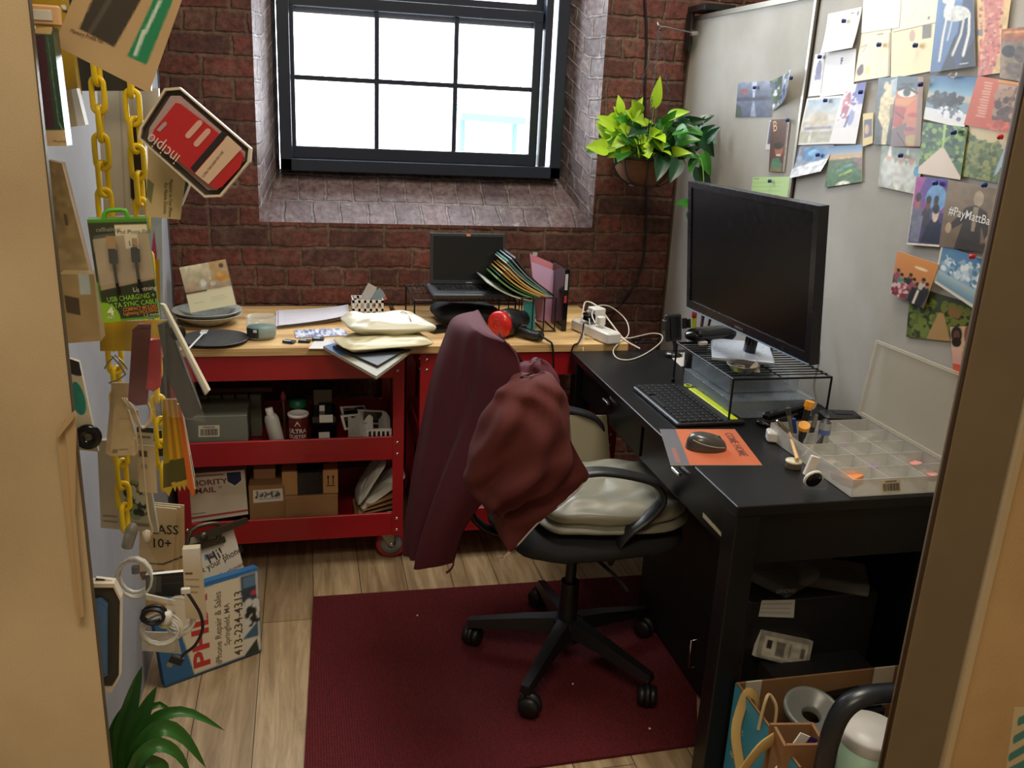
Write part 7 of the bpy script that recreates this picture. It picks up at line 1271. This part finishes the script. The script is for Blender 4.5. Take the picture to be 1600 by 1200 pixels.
# yellow pouches fanned, the last one orange
for i in range(7):
    f = i/6; lb = ['widest yellow pouch at the back left of the yellow fan', 'second yellow pouch from the left in the fan', 'third yellow pouch from the left in the fan', 'fourth yellow pouch from the left in the fan', 'fifth yellow pouch from the left in the fan', 'yellow pouch just left of the orange one in the fan', 'orange pouch at the right end of the yellow fan'][i]
    x0t, x1t = 255+4*i, 262+4.2*i; x0b = (256, 268, 275, 282, 288, 294, 292)[i]; w_ = 11 if i else 16; yb = (780, 772, 772, 770, 768, 766, 764)[i]
    px = [(x0t, 624), (x1t, 622), (x0b+w_, yb-22), (x0b, yb-18)]
    if i == 6: px = [(278, 630), (284, 634), (306, 764), (294, 758)]
    col = 'd06828' if i == 6 else ('a88c18' if i == 0 else ('d8a224' if i % 2 else 'b07c16'))
    def tip(b, pos, mats, W_, H_, n, col=col):
        mats.append(mat('tip_'+col, hexc('c8a83c' if col != 'd06828' else 'd06828'), .4)); b.prism([pos(0, 1), pos(1, 1), pos(.5, 1+.018/H_)], -n*.001, len(mats)-1)
    hung('yellow_pouch', lb, 'pouch', px, 1.45-.012*i, [('r', 0, .72, 1, 1, '58501c')] if i < 6 else [('r', .8, 0, 1, 1, 'd8a090')], col, depth=.0015, tilt=(-.35, -1, 0), extra=tip, r=.3)
# white blister card with a picture
hung('blister_card', 'white blister pack with a small picture, behind the lower end of the left chain', 'package', [(152, 688), (222, 686), (248, 832), (158, 824)], 1.56, [('n', 0, 0, 1, 1, .04, 4, 2), ('r', .50, .45, .82, .82, '3c4430'), ('b', .5, .45, .82, .82, ['8c9c6c', 'c8c8b0', '2c3424'], 30, .06, 2), ('r', .05, .84, .3, .86, '807860'), ('r', .05, .9, .3, .92, '807860'), ('r', .55, .9, .85, .94, '807860')], 'b8ae94', depth=.012, sides='a8a088', r=.3)
hung('price_card', 'narrow cream card right of the leaflets with a dark stamp at its top', 'card', [(214, 694), (242, 696), (246, 770), (218, 768)], 1.44, [('r', .12, .12, .55, .25, '4c4434'), ('r', .2, .4, .5, .5, '90846a')], 'c4b08a')
hung('price_card', 'small cream and black card at the top of the stack behind the right chain', 'card', [(214, 666), (240, 668), (241, 696), (214, 694)], 1.47, [('r', 0, 0, 1, .3, '20201c'), ('r', .1, .5, .8, .6, '504834')], 'b8a884')
hung('price_card', 'dark little card between the right chain and the yellow fan', 'card', [(238, 672), (256, 672), (258, 712), (240, 712)], 1.56, [('r', .2, .3, .8, .6, '3c3c50')], '24241c')
cable('white_cable', [PY(214, 640, 1.40), PY(222, 700, 1.41), PY(228, 770, 1.41), PY(233, 810, 1.40), PY(238, 830, 1.40), PY(229, 846, 1.40)], .0016, mat('beige_cable', (196, 176, 140), .5), 'thin cream cable hanging down past the picture on the blister pack')
B().lathe(PY(229, 836, 1.40), [(0, -.012), (.006, -.010), (.0065, .006), (0, .010)], 0, 14).build('earphone_plug', mat('cream_plug', (214, 204, 180), .35), None, 'small cream plug at the lower end of the thin cream cable', 'plug')
# class cards
for i, lb in enumerate(('rearmost cream memory card blister with the class lettering, highest of three', 'middle cream memory card blister of three', 'front cream memory card blister of three, showing dark bottom prints')):
    q = [(222-2*i, 783+3*i), (288-6*i, 789+3*i), (289-10*i, 902+3*i), (222-2*i, 890+8*i)]
    hung('memory_card_pack', lb, 'package', q, 1.635-.012*i, [('n', 0, 0, 1, 1, .03, 4, i), ('p', [(.0, .88), (.75, .84), (.85, .95), (.1, .99)], '2c2020'), ('r', .1, .9, .4, .93, '8c3c50'), ('l', [(.2, .76), (.7, .76), (.98, .7)], .012, '1c1c18')], 'c6ac80', [('CLASS', .04, .36, .027, 3, '1c1810', .066, .01), ('10+', .34, .54, .027, 3, '1c1810', .036, .01)] if i == 2 else [], depth=.003, sides='a08c64')
hung('white_pack', 'white rounded cable box with small grey print, right of the class cards', 'package', [(285, 858), (312, 856), (322, 968), (290, 965)], 1.38, [('g', 0, 0, 1, .3, 'd8d4d0', 'c4b8a0'), ('r', .1, .33, .5, .36, '504838'), ('r', .1, .42, .8, .44, '887c64'), ('r', .1, .52, .8, .54, '887c64'), ('r', .1, .6, .7, .62, '887c64')], 'c4b496', depth=.015, sides='b0a488', r=.3)
hung('black_pack', 'black and grey pack under the class cards', 'package', [(228, 898), (292, 892), (292, 932), (228, 930)], 1.40, [('r', .05, .1, .38, .8, '48443c'), ('l', [(.4, .2), (1, .2)], .012, '3c3834'), ('l', [(.4, .45), (1, .42)], .012, '3c3834')], '1c1c1a', depth=.008)
hung('brown_pack', 'light brown card under a white label, below the black pack', 'package', [(228, 928), (274, 938), (270, 966), (228, 960)], 1.375, [('r', 0, 0, 1, .25, 'ccc4b0'), ('r', .7, .3, 1, .9, 'd0c8b4'), ('n', 0, 0, 1, 1, .1, 6, 4)], 'b08c54', depth=.004)
hung('wide_label', 'wide pale plastic label lowest behind the coiled cables', 'label', [(222, 985), (276, 988), (284, 1020), (222, 1016)], 1.46, [], 'c8c4b8', wave=.002)
cam = mat('white_coil_cable', (206, 202, 190), .4)
def coil(lb, px, py, y, r0, n, mm, r=.0024, sq=.8, tilt=0, name='coiled_cable'):
    c = PY(px, py, y); pts = []
    for i in range(n*14): t = 2*math.pi*i/14; k = r0*(1+.10*math.sin(t*.37+px)); pts.append(c+V((math.cos(t)*k, .006*math.sin(t*.31+1)+tilt*math.sin(t)*k, math.sin(t)*k*sq)))
    return B().tube(pts, r, seg=6, smooth=1).build(name, mm, None, lb, 'cable', 'coiled cables at the bottom of the left chain')
coil('coiled grey white cable inside the clear bag below the left chain', 210, 902, 1.40, .026, 4, cam, sq=1.3)
coil('coiled white cable hanging lowest, in front of the blue sign', 252, 985, 1.36, .030, 5, cam, sq=.9)
coil('coiled white cable behind the black micro plug lead', 280, 960, 1.39, .024, 4, cam, sq=1.4)
coil('short coil of black cable beside the lowest white coil', 240, 962, 1.345, .017, 3, blackp, .003, .8)
B().lathe(PY(203, 838, 1.41), [(0, -.022), (.009, -.020), (.010, .012), (.006, .022), (0, .024)], 0, 16, (.3, 0, 1)).build('car_charger', mat('grey_plug', (130, 126, 112), .35), None, 'grey rounded car charger at the lower end of the left chain', 'charger')
B().box(PY(212, 890, 1.395), (.012, .008, .014), 0, bev=.002).build('usb_plug', dgrey, None, 'dark plug inside the clear bag with the coiled cable', 'plug')
B().lathe(PY(259, 968, 1.35), [(0, -.012), (.009, -.012), (.0095, .010), (.006, .016), (0, .016)], 0, 18, (.2, 0, 1)).lathe(PY(259, 968, 1.35), [(.0097, -.009), (.0097, -.006)], 1, 18, (.2, 0, 1)).build('usb_plug', [white, mat('lime_ring', (160, 180, 80), .5)], None, 'white round plug with a thin ring in the lowest white coil', 'plug')
bagm(B(), [(180, 832), (222, 838), (246, 880), (240, 968)], 1.375, .014).build('clear_bag', bag, None, 'milky clear bag with a coiled cable, hanging from the left chain', 'bag', GL)
bagm(B(), [(178, 840), (200, 830), (240, 975), (192, 940)], 1.385, .010).build('clear_bag', bag, None, 'narrow clear bag tail left of the coiled cable bag', 'bag', GL)
b = B(); L5 = [PY(292, 925, 1.325), PY(302, 940, 1.32), PY(314, 962, 1.32), (PY(316, 985, 1.32)), PY(305, 1008, 1.32), PY(290, 1020, 1.32), PY(284, 1026, 1.32)]
b.tube(L5, .0026, seg=8, smooth=5); b.box(PY(276, 1031, 1.32), (.022, .008, .014), 0, R=Matrix.Rotation(.5, 3, 'Y'), bev=.002); b.box(PY(266, 1037, 1.32), (.008, .004, .010), 1, R=Matrix.Rotation(.5, 3, 'Y')); b.box(PY(290, 923, 1.325), (.014, .007, .010), 2, bev=.002)
b.build('micro_cable', [blackp, steel, cam], None, 'black curved lead with a black plug hanging in front of the blue sign', 'cable')
# blue case in an octagonal frame
q9 = [(135, 912), (178, 912), (189, 935), (187, 1060), (174, 1082), (135, 1082)]; P = [PY(x, yy, 1.215) for x, yy in q9]; ce = sum(P, V())/6
fr_ = B().ring(P, [ce+(p-ce)*.93 for p in P], (0, .016, 0)).build('octagon_pack', mat('ivory_card', (212, 200, 178), .5), None, 'white octagonal pack with a blue phone case at the beige panel edge', 'package', GL)
B().prism([ce+(p-ce)*.92+V((0, .006, 0)) for p in P], (0, .004, 0)).build('backing', mat('olive_black_card', (58, 54, 46), .45), fr_)
casebox(B(), [(140, 938), (158, 936), (168, 945), (168, 1055), (155, 1062), (140, 1062)], 1.214, .005).build('phone_case', mat('slate_blue_case', (84, 120, 164), .35), fr_, 'slate blue phone case')
hung('small_card', 'small white and black card above the blue case pack', 'card', [(150, 902), (176, 905), (180, 922), (150, 922)], 1.225, [('r', 0, 0, .55, .9, '2c2824')], 'd4ccc0', depth=.006)
# bracket on the beige panel
bk = mat('beige_metal', (190, 164, 122), .4, .2); yb = YN-.003
b = B(); b.prism([PY(90, 672, yb), PY(102, 655, yb), PY(132, 960, yb), PY(124, 966, yb)], (0, -.008, 0)); b.prism([PY(102, 655, yb-.008), PY(117, 641, yb-.008), PY(120, 650, yb-.008), PY(118, 800, yb-.008), PY(132, 962, yb-.008), PY(126, 962, yb-.008)], (0, -.004, 0)); b.prism([PY(90, 672, yb-.008), PY(117, 641, yb-.008), PY(118, 650, yb-.008), PY(94, 680, yb-.008)], (0, -.010, 0))
b.build('hang_bracket', bk, None, 'long beige metal bracket fixed on the left panel facing the corridor', 'bracket')
# repair sign and clipboard on the floor
SA, SB = V((-.400, 2.15, 0)), PZ(402, 1012, 0); hd_ = (SB-SA).normalized(); nS = V((hd_.y, -hd_.x, .16)).normalized()
qs = [(228, 930), (396, 882), (402, 1012), (252, 1068)]
sg = (SA, nS)
K_ = lambda x, y: U(qs, (x, y))
card('repair_sign', 'white and blue phone repair sign standing on the floor against the left cart', 'sign', qs, sg,
    [('r', 0, 0, 1, 1, 'd6c8ac'), ('p', [(0, 0), (.16, 0), (.30, 1), (0, 1)], '2c608c'), ('p', [(0, 0), (1, 0), (1, .05), (0, .07)], '2c6ca0'), ('r', .0, .965, 1, 1, '2a4a66'), ('r', .985, 0, 1, 1, '3c6c90'), ('r', .80, .06, .97, .98, 'c8c4b4'), ('r', .82, .06, .97, .36, '34404c'), ('r', .84, .08, .97, .2, '5c7890'), ('r', .86, .38, .97, .5, '30302c'), ('b', .86, .38, .97, .62, ['c8c8c0', '282824'], 40, .03, 4), ('p', [(.80, .78), (.97, .62), (.97, .80)], '3c5c74'), ('p', [(.80, .98), (.95, .82), (.97, .98)], '2c3428'), ('e', .94, .28, .03, .03, 'b83c48')], 'd6c8ac',
    [('PHIX', *K_(319, 1034), .064, 87, 'b83430', .205, .03), ('iPhone Repair & Sales', *K_(338, 1031), .026, 86, '6c6050', .205, .006), ('Springfield, MA', *K_(350, 1002), .022, 86, '6c6050', .120, .006), ('413-234-4313', *K_(370, 1017), .034, 86, '50483c', .185, .006)], depth=.03, lift=.03, sides='2c6090', res=(84, 70), r=.5)
cp = (SA+V((0.0, .085, 0)), nS)
qc = [(290, 842), (362, 820), (392, 930), (312, 950)]
hc_ = card('clipboard', 'clipboard with a white flyer standing behind the phone repair sign', 'clipboard', qc, cp, [('n', 0, 0, 1, 1, .02, 4, 2), ('r', .28, .28, .5, .36, '6c8ca8'), ('r', .36, .3, .42, .36, '8c3c58')], 'd6cebc', [('Hi!', *U(qc, (325, 880)), .042, 14, '3c342c', None, .008), ('Fix your phone!', *U(qc, (306, 899)), .028, 14, '3c342c', .15, .004), ('we fix phones', *U(qc, (330, 908)), .018, 14, '3c342c', .10)], depth=.005, lift=.005, sides='4c3c2c')
b = B(); cpn = nS; kk = [PP(x, y, cp[0]+cpn*.008, cpn) for x, y in ((283, 858), (300, 850), (350, 838), (352, 846), (300, 862))]; b.prism(kk, cpn*.006)
b.tube([PP(x, y, cp[0]+cpn*.012, cpn) for x, y in ((290, 862), (300, 828), (330, 818), (345, 822), (340, 845))], .006, seg=8)
b.prism([PP(x, y, cp[0]+cpn*.012, cpn) for x, y in ((300, 836), (384, 808), (386, 815), (312, 846))], cpn*.012)
b.lathe(PP(318, 838, cp[0]+cpn*.02, cpn), [(0, 0), (.012, 0), (.012, .006), (0, .006)], 0, 16, cpn)
b.build('clamp', mat('dull_bronze_metal', (92, 84, 70), .4, .8), hc_, 'dull metal clamp')
# floor plant at the lower left
pb_ = V((-.335, 1.45, 0)); pl = thing('potted_plant', pb_, 'green strappy leaved plant in a pot on the floor by the left partition', 'plant')
B().lathe(pb_+V((0, 0, .001)), [(0, 0), (.062, 0), (.066, .004), (.082, .14), (.086, .14), (.086, .155), (.078, .155), (.076, .13), (0, .128)], 0, 40).build('pot', mat('terracotta', (150, 84, 56), .75, bump=.2), pl)
B().lathe(pb_+V((0, 0, .1295)), [(0, .004), (.076, 0)], 0, 24).build('soil', mat('soil', (44, 34, 26), .95, bump=1), pl)
gl_ = mat('leaf_green', (44, 98, 36), .35, var=.2, bs=40); b = B()
def blade(P, w_):
    P = [V(p) for p in P]; N = 14
    def f(u, v):
        c = cr(P, v); d = (cr(P, min(1, v+.02))-cr(P, max(0, v-.02))).normalized(); s_ = d.cross(V((.15, -.8, .55))).normalized(); x = u*2-1
        ww = w_*(math.sin(math.pi*min(1, v*.9+.12))**.8)*(1 if v < .98 else .2); n_ = s_.cross(d)
        return c+s_*x*ww*.5+n_*abs(x)*ww*.22
    b.grid(f, 4, N)
def bl(y, *pp, w=.022):
    P = [pb_+V((.0, 0, .13))]+[PY(x, yy, y+.0) for x, yy in pp]; blade(P, w)
bl(1.45, (192, 1170), (205, 1100), (222, 1040), w=.034); bl(1.40, (200, 1190), (222, 1120), (245, 1072), w=.034); bl(1.38, (205, 1200), (235, 1130), (290, 1112), (352, 1142), w=.024)
bl(1.36, (205, 1205), (245, 1140), (285, 1150), (322, 1200), w=.030); bl(1.34, (208, 1210), (240, 1165), (275, 1175), (300, 1215), w=.024); bl(1.46, (185, 1180), (180, 1140), (195, 1100), w=.026); bl(1.42, (200, 1190), (235, 1168), (270, 1172), (292, 1196), w=.02)
bl(1.44, (196, 1190), (210, 1150), (216, 1118), (252, 1100), (270, 1125), w=.016); bl(1.48, (178, 1190), (176, 1165), (182, 1150), w=.03); bl(1.35, (215, 1205), (250, 1196), (262, 1205), w=.028)
b.build('leaves', gl_, pl)
b = B()
for dx in (-.01, .012, .0): b.tube([pb_+V((dx, 0, .12)), pb_+V((dx*1.5, .0, .22)), pb_+V((dx*1.8, .0, .33))], .004, seg=7)
b.build('stem', stemL, pl)
